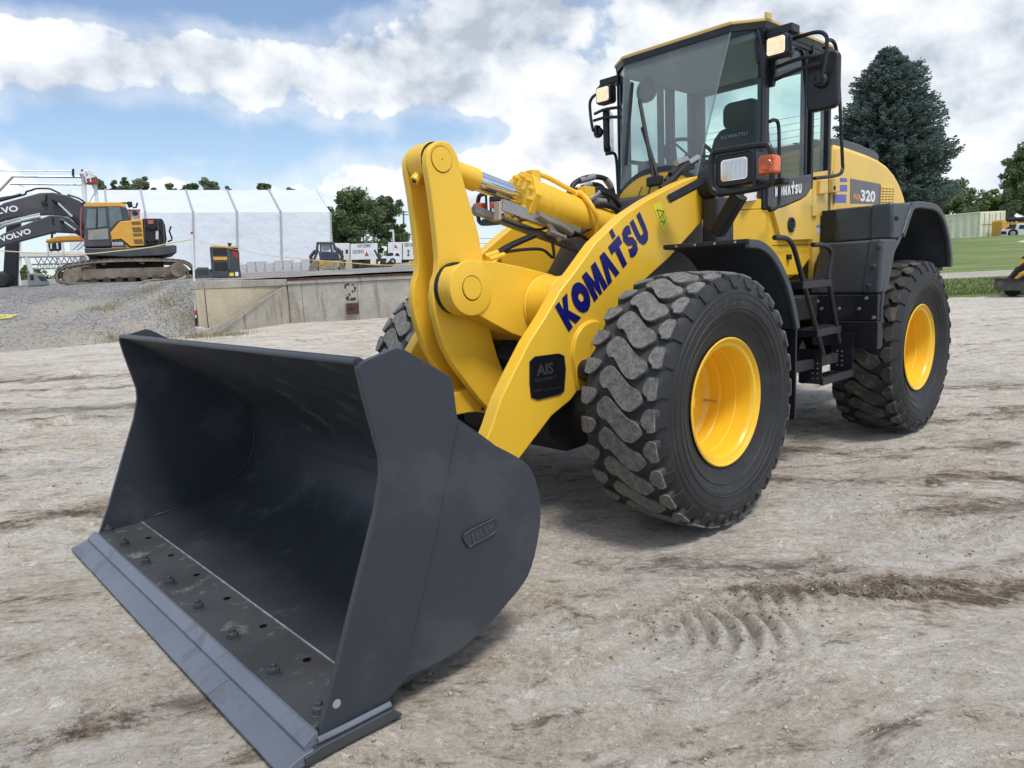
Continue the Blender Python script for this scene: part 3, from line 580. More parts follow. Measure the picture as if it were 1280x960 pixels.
        wl = [(-0.3,1.855),(-0.385,1.882),(-0.478,1.754),(-0.398,1.702)]
        m = M(); m.prism(wl, 'y', .5505, .5525); m.build('warning_label', mat('label_yellow', (.80, .72, .03), .4), arm)
        tr = [(-0.34,0.554,1.831),(-0.417,0.554,1.823),(-0.373,0.554,1.777)]
        m = M(); m.tube(tr + tr[:1], .0022, 4); m.build('warning_triangle', BLKM, arm)
        ar = [(-0.372,0.554,1.762),(-0.424,0.554,1.753),(-0.433,0.554,1.773),(-0.406,0.554,1.738)]
        m = M(); m.tube([ar[0], ar[1]], .0022, 4); m.tube([ar[2], ar[3]], .0022, 4); m.build('warning_arrow', BLKM, arm)

# cross tube between the arms and its bell crank bracket
XC = Vector((.40, 0, 1.27))
m = M(); m.lathe([(-.46, .0), (-.46, .175), (.46, .175), (.46, 0)], (XC.x, 0, XC.z), seg=40); m.build('cross_tube', YEL, L)
for y_ in (-.452, .452, .266): m = M(); m.lathe([(y_ - .007, .176), (y_, .186), (y_ + .007, .176)], (XC.x, 0, XC.z), seg=40); m.build('weld_ring', YEL, L)
BR = [(0.917,1.549),(0.782,1.542),(0.597,1.511),(0.331,1.456),(0.176,1.407),(0.271,1.249),(0.505,1.063),(0.684,1.126),(0.852,1.209),(0.976,1.276)]
c0 = [(0.979,1.403)][0]
for s in (1, -1):
    o = [p for p in BR]; m = M(); y0, y1 = (.165, .260)
    circ = arc(c0[0], c0[1], .155, 68, -68 + 360 - 0, 18)
    body = [BR[0]] + BR[1:]
    if s > 0: m.prism(body[::1] + [(c0[0] + .155 * cos(radians(a)), c0[1] + .155 * sin(radians(a))) for a in range(-95, 61, 12)], 'y', s * y0, s * y1)
    else: m.prism([(.78, 1.46)] + BR[3:-2] + [(.78, 1.20)], 'y', -.125, -.17)
    br_ = m.build('bell_crank_bracket', YEL, L, bevel=.008)
    if s < 0: continue
    m = M(); m.lathe([(s * .258, .152), (s * .272, .152), (s * .274, .146), (s * .274, 0)], (c0[0], 0, c0[1]), seg=40); m.build('pin_cover', YEL, br_, bevel=.004)
    m = M(); m.lathe([(s * .272, .064), (s * .280, .062), (s * .281, 0)], (c0[0], 0, c0[1]), seg=32); m.build('bell_crank_pin', YEL, br_); m = M(); m.lathe([(s * .2735, .064), (s * .2765, .067), (s * .2735, .070)], (c0[0], 0, c0[1]), seg=40); m.build('grease_ring', mat('old_grease', (.10, .060, .012), .5), br_)
m = M(); m.prism([p for p in BR], 'y', -.165, .165); m.build('bracket_web', YEL, L, bevel=.006)

# ---- bell crank
BC = [(1.099,2.152),(1.071,2.179),(1.032,2.199),(0.993,2.203),(0.955,2.194),(0.924,2.166),(0.899,2.121),(0.868,1.998),(0.82,1.841),(0.781,1.717),(0.747,1.511),(0.761,1.303),(0.738,1.189),(0.681,0.988),(0.613,0.828),(0.605,0.748),(0.677,0.66),(0.754,0.662),(0.836,0.743),(0.915,0.84),(1.012,0.964),(1.073,1.071),(1.105,1.169),(1.13,1.272),(1.134,1.369),(1.117,1.447),(1.091,1.498),(1.079,1.576),(1.083,1.672),(1.09,1.791),(1.101,1.927),(1.118,2.051),(1.119,2.109)]
for s in (1, -1):
    m = M(); m.prism(BC, 'y', s * .070, s * .120); b_ = m.build('bell_crank_plate', YEL, L, bevel=.009, seg=3)
    pc = [(1.017,2.104)][0]
    m = M(); m.lathe([(s * .119, .068), (s * .125, .067), (s * .126, 0)], (pc[0], 0, pc[1]), seg=32); m.build('top_pin', YEL, b_); m = M(); m.lathe([(s * .1195, .068), (s * .1225, .0705), (s * .1195, .073)], (pc[0], 0, pc[1]), seg=40); m.build('grease_ring', mat('old_grease', (.10, .060, .012), .5), b_)
    m = M(); m.lathe([(s * .126, .004), (s * .127, .004), (s * .1275, 0)], (pc[0], 0, pc[1]), seg=8); m.build('pin_centre', BLKM, b_)
m = M(); m.lathe([(.121, 0), (.121, .146), (.164, .146), (.164, 0)], (c0[0], 0, c0[1]), seg=36); m.build('pin_seal', BLKM, L)
for sgn in (1, -1): m = M(); m.lathe([(sgn * .0655, 0), (sgn * .0655, .101), (sgn * .0696, .101), (sgn * .0696, 0)], (pc[0], 0, pc[1]), seg=36); m.build('pin_seal', BLKM, L)
bm_ = [(0.698,0.722)][0]
m = M(); m.prism([(1.023,1.443),(0.973,1.495),(0.846,1.482),(0.751,1.442),(0.775,1.281),(0.92,1.276),(1.02,1.328)], 'y', -.071, .071); m.build('bell_crank_hub', YEL, L, bevel=.01)
m = M(); LK = [(0.976,0.802),(0.836,0.81),(0.757,0.775),(0.672,0.688),(0.656,0.641),(0.721,0.636),(0.821,0.663),(0.883,0.668),(0.974,0.669)] ; LK = [(1.46, LK[0][1] + .02)] + LK + [(1.46, LK[-1][1] - .0)]
m.prism(LK, 'y', -.066, .066); lk = m.build('tilt_link', YEL, L, bevel=.008)
m = M(); pl = [(0.778,0.675)][0]; m.lathe([(.066, .011), (.071, .011), (.071, 0)], (pl[0], 0, pl[1]), seg=10); m.build('grease_plug', mat('plug_red', (.25, .03, .02), .5), lk)

# ---- tilt cylinder
A0 = Vector((pc[0], 0, pc[1])); A1 = Vector((-.74, 0, 1.70)); ad = (A1 - A0).normalized(); an = Vector((-ad.z, 0, ad.x)) * -1
if an.z < 0: an = -an
def AX(t): return A0 + ad * t
m = M(); m.tube([AX(.98 - .25), AX(1.54)], .130, 40); m.tube([AX(.86), AX(.885)], .1325, 40); m.tube([AX(.93), AX(.955)], .1325, 40); tc_ = m.build('tilt_cylinder', YEL, L, sharp=50)
m = M(); m.tube([AX(1.50), AX(1.56)], .134, 36); m.build('cylinder_end_cap', YEL, tc_, bevel=.004)
m = M(); m.tube([AX(.04), AX(.76)], .059, 28); m.build('piston_rod', CHR, tc_)
m = M(); m.tube([AX(.0), AX(.14), AX(.345)], [.062, .066, .068], 28); m.lathe([(-.065, 0), (-.065, .105), (.065, .105), (.065, 0)], tuple(A0), seg=36); m.build('rod_eye', YEL, tc_, bevel=.004)
m = M(); q = A0 + Vector((.085, 0, -.085)); m.tube([q - Vector((.03, 0, -.03)), q + Vector((.022, 0, -.022))], .028, 14); m.build('eye_boss', YEL, tc_, bevel=.004)
m = M(); m.tube([q + Vector((.020, 0, -.020)), q + Vector((.0235, 0, -.0235))], .014, 10); m.build('grease_recess', BLKM, tc_)
m = M(); fl = []
for k in range(24):
    a = 2 * pi * k / 24; rr = .150 if k % 3 else .160; fl.append(rr)
rings = []
for t in (.700, .745): rings.append([AX(t) + (an * cos(2 * pi * k / 24) + Vector((0, 1, 0)) * sin(2 * pi * k / 24)) * fl[k] for k in range(24)])
m.loft(rings); m.build('gland_flange', YEL, tc_, bevel=.004)
for k in range(12):
    a = 2 * pi * (k + .5) / 12; r_ = (an * cos(a) + Vector((0, 1, 0)) * sin(a)) * .122
    m = M(); m.tube([AX(.672) + r_, AX(.702) + r_], .0155, 6); m.tube([AX(.662) + r_, AX(.673) + r_], .009, 6); m.build('gland_bolt', YEL, tc_, bevel=.002)
Yv = Vector((0, 1, 0))
m = M(); P0 = AX(.80) + an * .125; m.box(P0 + an * .03, (.075, .07, .075)); m.build('port_block', YEL, tc_, bevel=.008)
m = M(); m.tube([P0 + an * .055 + ad * .03, P0 + an * .06 + ad * .14, AX(1.12) + an * .16 + Yv * .02, AX(1.22) + an * .15 + Yv * .03], .0165, 10, smooth=4); m.build('cylinder_pipe', YEL, tc_)
m = M(); P1 = AX(1.27) + an * .17 + Yv * .04; m.box(P1, (.10, .075, .085)); m.build('pipe_manifold', YEL, tc_, bevel=.005)
m = M(); m.tube([AX(1.19) + an * .155 + Yv * .03, AX(1.19) + an * .13 + Yv * .09, AX(1.22) + an * .05 + Yv * .155, AX(1.28) - an * .03 + Yv * .165, AX(1.31) - an * .12 + Yv * .125, AX(1.36) - an * .15 + Yv * .06], .0165, 10, smooth=4); m.build('cylinder_pipe', YEL, tc_)
m = M(); m.tube([AX(1.16) + an * .135 + Yv * .03, AX(1.27) + an * .17 + Yv * .04], .024, 10); m.build('pipe_union', YEL, tc_)
for k, (dy, up) in enumerate(((.02, .0), (.07, -.045))):
    s0 = P1 + ad * .05 + Yv * (dy - .02) + an * up
    m = M(); m.tube([s0, s0 + ad * .09 + an * .02], .023, 12); m.build('hose_fitting', STL, tc_)
HL = [[(733,252),(748,240),(765,247),(777,262),(783,282),(786,300)], [(733,262),(750,256),(770,262),(778,278),(780,300)], [(715,238),(722,226),(738,221),(755,222),(764,232),(768,255),(764,290)], [(722,240),(735,232),(750,233),(760,250),(762,285)], [(708,240),(716,228),(727,222),(745,227),(757,236),(772,262),(782,300)]]
HH = [[(-0.234,0.06,1.929),(-0.361,0.06,1.997),(-0.505,0.06,1.965),(-0.608,0.06,1.886),(-0.658,0.06,1.776),(-0.682,0.06,1.664)], [(-0.186,0.1,1.871),(-0.326,0.1,1.906),(-0.496,0.1,1.879),(-0.563,0.1,1.794),(-0.576,0.1,1.661)], [(-0.189,-0.05,1.96),(-0.225,-0.05,2.046),(-0.317,-0.05,2.093),(-0.444,-0.05,2.116),(-0.574,-0.05,2.107),(-0.642,-0.05,2.044),(-0.664,-0.05,1.91),(-0.62,-0.05,1.711)], [(-0.314,-0.12,1.961),(-0.368,-0.12,2.029),(-0.489,-0.12,2.073),(-0.611,-0.12,2.062),(-0.679,-0.12,1.963),(-0.679,-0.12,1.745)], [(-0.388,-0.02,2.018),(-0.474,-0.02,2.033),(-0.613,-0.02,1.995),(-0.663,-0.02,1.896),(-0.673,-0.02,1.68)]]
for P in HH:
    m = M(); m.tube(P, .0185, 10, smooth=5); m.build('hydraulic_hose', HOSE, L)
for P in ([(-0.292,-0.05,2.081),(-0.444,-0.05,2.116)], [(-0.574,-0.05,2.107),(-0.634,-0.05,2.055)], [(-0.402,-0.12,2.047),(-0.489,-0.12,2.073)], [(-0.251,0.06,1.94),(-0.36,0.06,1.991)]):
    m = M(); m.tube(P, .023, 10); m.build('hose_fitting', STL, L)
m = M(); m.tube([(-0.633,0,1.764),(-0.799,0,1.725)], .11, 20); m.build('cylinder_tail', BLK, L, bevel=.01)
# position sensor rail under the cylinder
SB = [(0.724,0.02,1.854),(-0.322,0.02,1.58)]
m = M(); m.bar(SB[0], SB[1], .05, .045); rail = m.build('sensor_rail', mat('rail_grey', (.20, .205, .21), .45, metal=.4, var=.2, dirt=(.05, .05, .05), dirtamt=.6, dscale=14), L, bevel=.004)
m = M(); m.bar((0.567,0.1,1.878), (-0.115,0.1,1.714), .012, .07); m.build('rail_shield', STL, rail, bevel=.003)
m = M(); m.bar((0.604,0.1,1.895), (0.611,0.1,1.789), .05, .018, up=(1, 0, 0)); m.build('sensor_housing', mat('housing_beige', (.42, .40, .32), .5), rail, bevel=.003)
m = M(); m.box((0.599,0.05,1.878), (.035, .03, .035)); m.build('sensor_cap', mat('sensor_red', (.55, .06, .03), .35), rail, bevel=.006)
m = M(); m.box((0.577,0.05,1.915), (.07, .04, .03)); m.build('sensor_hood', BLK, rail, bevel=.008)
for P, r in (([(0.554,0.08,1.792),(0.411,0.08,1.756),(0.26,0.08,1.738),(0.129,0.08,1.754),(0.018,0.08,1.715)], .008), ([(0.493,0.1,1.805),(0.425,0.1,1.835),(0.345,0.1,1.818),(0.394,0.1,1.788),(0.46,0.1,1.815)], .005), ([(0.623,0.1,1.598),(0.503,0.1,1.644),(0.31,0.1,1.702)], .020), ([(0.559,0.1,1.602),(0.405,0.1,1.615),(0.244,0.1,1.613),(0.145,0.1,1.562),(0.154,0.1,1.673)], .010), ([(0.116,0.1,1.683),(-0.075,0.1,1.703),(-0.278,0.1,1.757),(-0.386,0.1,1.716)], .009), ([(0.053,0.12,1.732),(-0.069,0.12,1.712),(-0.17,0.12,1.671),(-0.257,0.12,1.618),(-0.356,0.12,1.585)], .012)):
    m = M(); m.tube(P, r, 8, smooth=4); m.build('sensor_cable', HOSE, rail)
m = M(); m.tube([(0.294,0.12,1.827),(0.212,0.12,1.789),(0.096,0.12,1.761),(-0.007,0.12,1.712)], .022, 10); m.tube([(0.239,0.12,1.809),(0.101,0.12,1.671)], .016, 8); m.tube([(0.201,0.12,1.721),(0.055,0.12,1.681)], .020, 8); m.build('valve_cluster', STL, rail)
m = M(); m.tube([(0.725,0.1,1.576),(0.662,0.1,1.589),(0.597,0.1,1.607)], .018, 10); m.tube([(0.724,0.14,1.56),(0.609,0.14,1.586)], .015, 8); m.build('pipe_elbow', YEL, L)

# ---- front frame, axle, driveline
m = M(); m.prism([(-.15, .62), (-.10, 1.30), (-.30, 1.55), (-.62, 1.95), (-1.05, 2.02), (-1.25, 1.3), (-1.2, .55), (-.6, .45)], 'y', -.34, .34); ff = m.build('front_frame', FRAME, L, bevel=.015)
for s in (1, -1):
    m = M(); m.prism([(.05, 1.05), (-.25, 1.42), (-.62, 1.78), (-.80, 2.06), (-1.10, 2.06), (-1.2, 1.2), (-.6, .60), (-.05, .60)], 'y', s * .345, s * .385); m.build('frame_cheek', FRAME, ff, bevel=.008)
m = M(); m.prism([(.35, .92), (.10, 1.32), (-.14, 1.30), (-.2, .7), (.2, .60)], 'y', -.30, .30); m.build('frame_nose', FRAME, ff, bevel=.02)
m = M(); m.prism([(.55, .50), (.62, .72), (.45, .85), (-.6, .95), (-.7, .40), (.4, .38)], 'y', -.40, .40); m.build('lower_frame', BLKM, ff, bevel=.02)
for ax in (0, -3.03):
    m = M(); m.lathe([(-.90, .0), (-.90, .21), (-.80, .22), (-.74, .15), (-.35, .15), (-.20, .26), (.20, .26), (.35, .15), (.74, .15), (.80, .22), (.90, .21), (.90, 0)], (ax, 0, .71), seg=28); m.build('axle', BLKM, L)
m = M(); m.prism([(-1.1, .55), (-1.15, 1.30), (-4.25, 1.30), (-4.30, .75), (-3.9, .55)], 'y', -.42, .42); m.build('rear_frame', BLKM, L, bevel=.02)
m = M(); m.prism([(-4.00, .70), (-3.95, 1.60), (-4.45, 1.60), (-4.52, .80), (-4.3, .62)], 'y', -.80, .80); m.build('counterweight', FRAME, L, bevel=.03)
m = M(); m.tube([(-.95, 0, .95), (-1.1, 0, .95)], .22, 20); m.build('articulation_joint', BLKM, L)

# ---- wheels
R0, WT = .735, .265
def tyre_mesh():
    m = MB(); q = .34
    prof = [(-.215, .335), (-.235, .345), (-.245, .372), (-.250, .44), (-.260, .50), (-.266, .55), (-.264, .60), (-.250, .655), (-.225, .682), (-.15, .692), (0, .698), (.15, .692), (.225, .682), (.250, .655), (.264, .60), (.266, .55), (.258, .50), (.253, .494), (.248, .488), (.226, .42), (.222, .415), (.215, .395), (.208, .372), (.200, .345), (.18, .335)]
    def flat(p):  # bulge where the tyre meets the ground
        return p
    m.lathe(prof[:9], (0, 0, 0), seg=112); m.lathe(prof[8:13], (0, 0, 0), seg=112, mi=2); m.lathe(prof[12:], (0, 0, 0), seg=112)
    N = 28; pitch = 2 * pi / N
    def rad(w): return .727 - .020 * (abs(w) / .25) ** 2.4
    CL = [(-0.082,0.282),(-0.083,0.329),(-0.04,0.371),(-0.007,0.364),(0.044,0.33),(0.118,0.268),(0.162,0.254),(0.195,0.225),(0.197,0.192),(0.136,0.141),(0.093,0.146),(0.053,0.177),(0.005,0.23),(-0.026,0.255),(-0.048,0.247)]
    SR = [(0.192,0.258),(0.2,0.289),(0.237,0.315),(0.275,0.317),(0.293,0.284),(0.28,0.231),(0.232,0.217),(0.21,0.232)]
    SL = [(-0.148,0.171),(-0.145,0.206),(-0.112,0.244),(-0.079,0.236),(-0.073,0.211),(-0.089,0.175),(-0.135,0.151)]
    sc0 = sum(p[1] for p in CL) / len(CL)
    CL, SR, SL = [[(w - .030, t_ - sc0) for w, t_ in q] for q in (CL, SR, SL)]
    st_, sb_ = SR[2][1], SR[6][1]; SR = [SR[0], SR[1], (.19, st_ + .012), (.238, st_ + .010), (.238, sb_ - .006), (.19, sb_ - .010), SR[6], SR[7]]
    SL = [(-.236, SL[0][1] - .01), (-.236, SL[0][1] + .075), (-.19, SL[2][1]), (-.135, SL[3][1]), (-.125, SL[4][1]), (-.150, SL[5][1]), (-.19, SL[6][1])]
    def lug(P, base, flip=False, sh=0.0):
        Q = P; cxx = sum(a for a, b in Q) / len(Q); cyy = sum(b for a, b in Q) / len(Q)
        Q = [(cxx + (a - cxx) * 1.0, b) for a, b in Q]; 
        R2 = []
        for i in range(len(Q)):      # clipped corners keep the block edges straight
            p_, c_, n_ = Vector(Q[i - 1]), Vector(Q[i]), Vector(Q[(i + 1) % len(Q)])
            R2 += [tuple(c_.lerp(p_, min(.3, .009 / max(.001, (p_ - c_).length)))), tuple(c_.lerp(n_, min(.3, .009 / max(.001, (n_ - c_).length))))]
        Q = R2; top = []; bot = []; mid = []
        for w, s_ in Q:
            w_ = max(-.238, min(.238, w)); a = base + s_ / .735; r = rad(w_)
            ww = cxx + (w_ - cxx) * 1.06; a2 = base + (cyy + (s_ - cyy) * 1.10) / .735
            ww = max(-.245, min(.245, ww)); lowr = .688 if abs(w_) < .205 else .655
            top.append((r * cos(a), cxx + (w_ - cxx) * .985, r * sin(a))); am = base + (cyy + (s_ - cyy) * 1.02) / .735
            mid.append(((r - .008) * cos(am), w_, (r - .008) * sin(am))); bot.append((lowr * cos(a2), ww, lowr * sin(a2)))
        n = len(top); vs = top + mid + bot
        fs = [tuple(range(n))]; m.add(vs, fs, 1)
        o = len(m.v) - len(vs)
        for k in (0, 1):
            for i in range(n):
                j = (i + 1) % n; m.f.append((o + k * n + i, o + (k + 1) * n + i, o + (k + 1) * n + j, o + k * n + j)); m.mi.append(1 if k == 0 else 2)
    for k in range(N):
        a = k * pitch
        lug(CL, a); lug(SR, a); lug(SL, a)
        # shoulder buttress running down the sidewall
        for s in (1, -1):
            ac = a + (sum(p[1] for p in SR) / len(SR) if s > 0 else sum(p[1] for p in SL) / len(SL)) / .735; P = []
            for da in (-.042, .042): P += [(.690, s * .258, ac + da), (.628, s * .2845, ac + da * .75)]
            x = [(r * cos(t), w, r * sin(t)) for r, w, t in [(.708, s * .232, ac - .045), (.708, s * .232, ac + .045), (.635, s * .268, ac + .036), (.635, s * .268, ac - .036), (.685, s * .21, ac - .05), (.685, s * .21, ac + .05), (.620, s * .255, ac + .04), (.620, s * .255, ac - .04)]]
            m.add(x, [(0, 1, 2, 3), (4, 5, 1, 0), (1, 5, 6, 2), (3, 2, 6, 7), (0, 3, 7, 4)], 0)
    for rr, w in ((.603, .2635), (.570, .2655), (.520, .2625), (.455, .2385)):
        for s in (1, -1): m.lathe([(s * (w - .004), rr - .006), (s * (w + .003), rr), (s * (w - .004), rr + .006)], (0, 0, 0), seg=96)
    return m
def rim_parts(m, s):
    """rim with the dish seen from the outside (s = outward sign)"""
    pr = [(.236, .338), (.248, .346), (.253, .354), (.248, .361), (.238, .352), (.236, .343), (.241, .338), (.236, .333), (.232, .316), (.222, .308), (.205, .303), (.13, .298), (.125, .293), (.03, .289), (.024, .284), (-.035, .276), (-.062, .25), (-.07, .19), (-.075, .12), (-.06, .115), (-.055, .10), (-.055, 0)]
    m.lathe([(s * t, r) for t, r in pr], (0, 0, 0), seg=72)
wheel_pos = [(0, 1), (0, -1), (-3.03, 1), (-3.03, -1)]
def text_on_arc(ws, txt, rr, w, a0, h, parent, material):
    da = h * .80 / rr
    for k, ch in enumerate(txt):
        if ch == ' ': continue
        a = a0 - (k - (len(txt) - 1) / 2) * da * ws
        ra = Vector((cos(a), 0, sin(a))); ta = Vector((sin(a), 0, -cos(a))) * ws
        o = Vector((0, w, 0)) + ra * rr - ta * h * .32
        text_part(ch, o, ta, ra, h, material, parent, bold=.02, name='sidewall_lettering')
SWL = mat('sidewall_letter', (.045, .046, .048), .7)
rims = {}
for i, (ax, s) in enumerate(wheel_pos):
    if i == 0:
        base = tyre_mesh()
    m = MB(); rim_parts(m, s); w = m.build('wheel', RIMY, L, sharp=28); w.location = (ax - LO.x, s * 1.005, .712)
    if i == 0:
        GRV = mat('tread_groove', (.042, .044, .046), .85, var=.25, bump=.002, bscale=80, dirt=(.095, .092, .084), dirtamt=.6, dscale=9)
        for i_, (x, y, z) in enumerate(base.v):
            if z < -.56:
                k = (-.56 - z) / .17; z2 = -.56 - .148 * min(1.0, k); base.v[i_] = (x * (1 + .010 * k), y * (1 + .035 * k), z2)
        t = base.build('tyre', [RUB, TREAD, GRV], w, sharp=30); t0 = t; me_r = t.data.copy(); me_r.materials[1] = TREADR; me_r.materials[2] = RUB
        t.location = (0, .030 * s, 0)
    else:
        t = t0.copy(); COL.objects.link(t); t.parent = w
        if ax < -1: t.data = me_r
        t.location = (0, .030 * s, 0)
        if s < 0: t.rotation_euler = (0, 0, pi)
    m = MB(); m.lathe([(-s * .05, .285), (-s * .235, .30), (-s * .25, .345), (-s * .24, .36)], (0, 0, 0), seg=48); m.build('rim_barrel', RIMY, w)
    if s > 0:
        a_up = pi / 2 - (.11, 0, -.5, 0)[i]
        text_on_arc(1, '20.5 R 25', .540, .2965, a_up, .052, w, SWL); text_on_arc(1, '20.5 R 25', .540, .2965, a_up + pi, .052, w, SWL)
        m = MB(); a = a_up - pi / 2 + .25
        m.box((.298 * cos(a), .205, .298 * sin(a)), (.035, .03, .06)); m.build('rim_lock', RIMY, w, bevel=.006)
        m = MB(); a = a_up + 1.9; m.tube([(.24 * cos(a), -.05, .24 * sin(a)), (.24 * cos(a), .03, .24 * sin(a))], .008, 8); m.build('valve_stem', FIT, w)

# ---- front fenders
FA = [(-.20, 1.600), (-.34, 1.590), (-.48, 1.535), (-.60, 1.440), (-.70, 1.320), (-.775, 1.18), (-.825, 1.06)]
FO = crv2(FA, 4)
def strip(P, t):
    o = []
    for i in range(len(P)):
        a = Vector(P[max(i - 1, 0)]); b = Vector(P[min(i + 1, len(P) - 1)]); d = (b - a).normalized(); n = Vector((d.y, -d.x)); o.append((P[i][0] + n.x * t, P[i][1] + n.y * t))
    return P + o[::-1]
for s in (1, -1):
    m = M(); m.prism(strip(FO, -.028), 'y', s * .70, s * 1.262); fd = m.build('front_fender', PLAS, L, bevel=.008)
    m = M(); m.prism(strip(FO, -.050), 'y', s * 1.240, s * 1.270); m.build('fender_lip', PLAS, fd, bevel=.008, seg=3)
    m = M(); m.bb(-.215, -.192, s * .70, s * 1.262, 1.575, 1.602); m.build('fender_front_edge', BLK, fd, bevel=.005)
    for k in range(4):
        y = s * (.80 + .13 * k); m = M(); m.cyl((-.19, y, 1.588), (-.184, y, 1.588), .007, 8); m.build('fender_bolt', FIT, fd)
    m = M(); m.bb(-.845, -.825, s * .78, s * 1.24, .47, 1.10); m.build('mudflap', BLK, fd, bevel=.004)
    m = M(); m.bar((-.83, s * 1.0, 1.12), (-.83, s * .42, 1.12), .06, .12); m.build('fender_bracket', BLKM, fd)

# ---- headlights on their stalks
for s in (1, -1):
    hp = (-0.588,1,2.027)
    X0 = hp[0]
    fr = [(0.895,2.091),(0.917,2.129),(0.981,2.133),(1.224,2.126),(1.267,2.102),(1.282,2.052),(1.283,1.939),(1.264,1.906),(1.211,1.89),(0.981,1.885),(0.922,1.901),(0.895,1.946)]
    fr = [(s * (y if True else y), z) for y, z in fr]
    m = M(); m.tube([(-.42, y, z) for y, z in crv2(fr, 3, True)] + [(-.42, y, z) for y, z in crv2(fr, 3, True)[:1]], .0175, 10); hl = m.build('headlight_guard', BLK, L)
    cy = sum(p[0] for p in fr) / len(fr); cz = sum(p[1] for p in fr) / len(fr)
    li = [(0.954,2.069),(1.115,2.078),(1.125,1.968),(0.959,1.958)]
    lc = Vector((-.43, s * sum(p[0] for p in li) / 4, sum(p[1] for p in li) / 4)); lw = abs(li[0][0] - li[1][0]); lh = abs(li[0][1] - li[3][1])
    m = M(); m.prism(rrect(lc.y, lc.z, lw + .09, lh + .08, .035), 'x', -.60, -.435); hs = m.build('headlight', BLK, L, bevel=.012)
    m = M(); m.prism(rrect(lc.y, lc.z, lw + .012, lh + .012, .02), 'x', -.436, -.433); m.build('reflector', CHR, hs)
    lensm = glass('lens_glass' if s > 0 else 'lens_glass_far', (.96, .97, .98), .16, (.85, .87, .9), .05)
    m = M(); N = 8
    m.prism(rrect(lc.y, lc.z, lw, lh, .018), 'x', -.432, -.418); m.build('lens', lensm, hs, bevel=.005)
    for k in range(5):
        y = lc.y + (k - 2) * lw * .18; m = M(); m.cyl((-.4175, y, lc.z - lh * .42), (-.4175, y, lc.z + lh * .42), .0035, 6); m.build('lens_rib', lensm, hs)
    vb = [(1.175,2.125),(1.176,1.89)]
    m = M(); m.tube([(-.42, s * vb[0][0], vb[0][1]), (-.42, s * vb[1][0], vb[1][1])], .010, 8); m.build('guard_bar', BLK, hl)
    m = M(); ty = s * abs([(1.264,2.005)][0][0]); m.prism(rrect(ty, lc.z - .008, .10, .105, .02), 'x', -.47, -.385); ts = m.build('turn_signal', mat('signal_orange', (.62, .10, .015), .22, coat=.4, var=.35, vscale=22), L, bevel=.012)
    m = M(); m.lathe([(0, 0), (0, .034), (.005, .030), (.004, 0)], (-.386, ty, lc.z - .008), 'x', 20); m.build('signal_lens_ring', MATS['signal_orange'], ts)
    m = M(); m.bar((-.52, lc.y + s * .1, lc.z - .105), (-.52, ty + s * .06, lc.z - .095), .08, .035); m.build('signal_mount', BLK, ts, bevel=.01)
    sa = (-0.71,0.92,1.899); sb2 = (-0.735,0.74,1.67); m = M(); m.bar((sa[0], s * sa[1], sa[2]), (sb2[0], s * sb2[1], sb2[2]), .085, .09, up=(0, 1, 0)); m.build('headlight_stalk', BLK, L, bevel=.012)
    m = M(); m.bar((-.36, s * .625, 1.885), (-.50, s * .80, 1.99), .12, .05); m.build('headlight_bracket', BLK, L, bevel=.008)
    m = M(); m.bb(-1.06, -.84, s * .56, s * .68, 1.50, 1.92); m.build('stalk_base', FRAME, L, bevel=.02)
    m = M(); m.lathe([(s * .552, 0), (s * .552, .105), (s * .60, .115), (s * .66, .115), (s * .67, .0)], (-.90, 0, 2.02), seg=28); m.build('arm_pivot', BLKM, L, bevel=.005)

# ---- cab
CF, CB, YC = -1.48, -2.62, .66
ZR = 3.12
def side(s, P, y0, y1): return [(p[0], p[1]) for p in P]
cab = bpy.data.objects.new('cab', None)
m = M(); plan_low = [(-1.10, -.36), (-1.10, .36), (-1.50, YC - .02), (CB, YC - .02), (CB, -YC + .02), (-1.50, -YC + .02)]
m.loft([[(max(x, -2.10), y, 1.36) for x, y in plan_low], [(max(x, -2.48), y, 1.60) for x, y in plan_low], [(x, y, 1.86) for x, y in plan_low]]); cab = m.build('cab', YEL, L, bevel=.012)
m = M(); m.loft([[(max(x + .03, -2.0), y * .6, 1.20) for x, y in plan_low], [(max(x, -2.08), y * .97, 1.359) for x, y in plan_low]]); m.build('cab_floor_frame', YEL, cab, bevel=.01)
# curved dash cowl in front with the arched lower window edge
zc_ = [(0, 2.21), (.10, 2.205), (.2, 2.17), (.30, 2.10), (.36, 2.03)]
def cowl(y): return 2.21 - 1.5 * max(0, abs(y) - .06) ** 2 if abs(y) < .36 else 2.075 - .9 * (abs(y) - .36)
ys = [(-.36 + .72 * i / 24) for i in range(25)]
m = M(); m.prism([(-.36, 1.862)] + [(y, cowl(y) - .030) for y in ys] + [(.36, 1.862)], 'x', -1.28, -1.10); m.build('front_cowl', YEL, cab, bevel=.01)
m = M()
for a, b in zip(ys[:-1], ys[1:]): m.add([(-1.098, a, cowl(a) - .034), (-1.098, b, cowl(b) - .034), (-1.118, b, cowl(b) + .01), (-1.118, a, cowl(a) + .01), (-1.30, b, cowl(b) + .01), (-1.30, a, cowl(a) + .01)], [(0, 1, 2, 3), (3, 2, 4, 5)])
m.build('window_seal', BLK, cab)
m = M(); m.add([(-1.099, y, z) for y, z in ((-.10, 2.03), (-.13, 2.0), (-.13, 1.96), (.24, 1.93), (.25, 1.95))], []); 
m.tube([(-1.0975, y, z) for y, z in ((-.12, 2.02), (-.12, 1.96), (.26, 1.95), (.27, 2.0))], .003, 5); m.build('cowl_crease', YEL, cab)
PTOP = [(-1.37, -.48), (-1.37, .48), (-1.46, YC - .02)]; PBOT = [(-1.115, -.34), (-1.115, .34), (-1.44, YC - .02)]
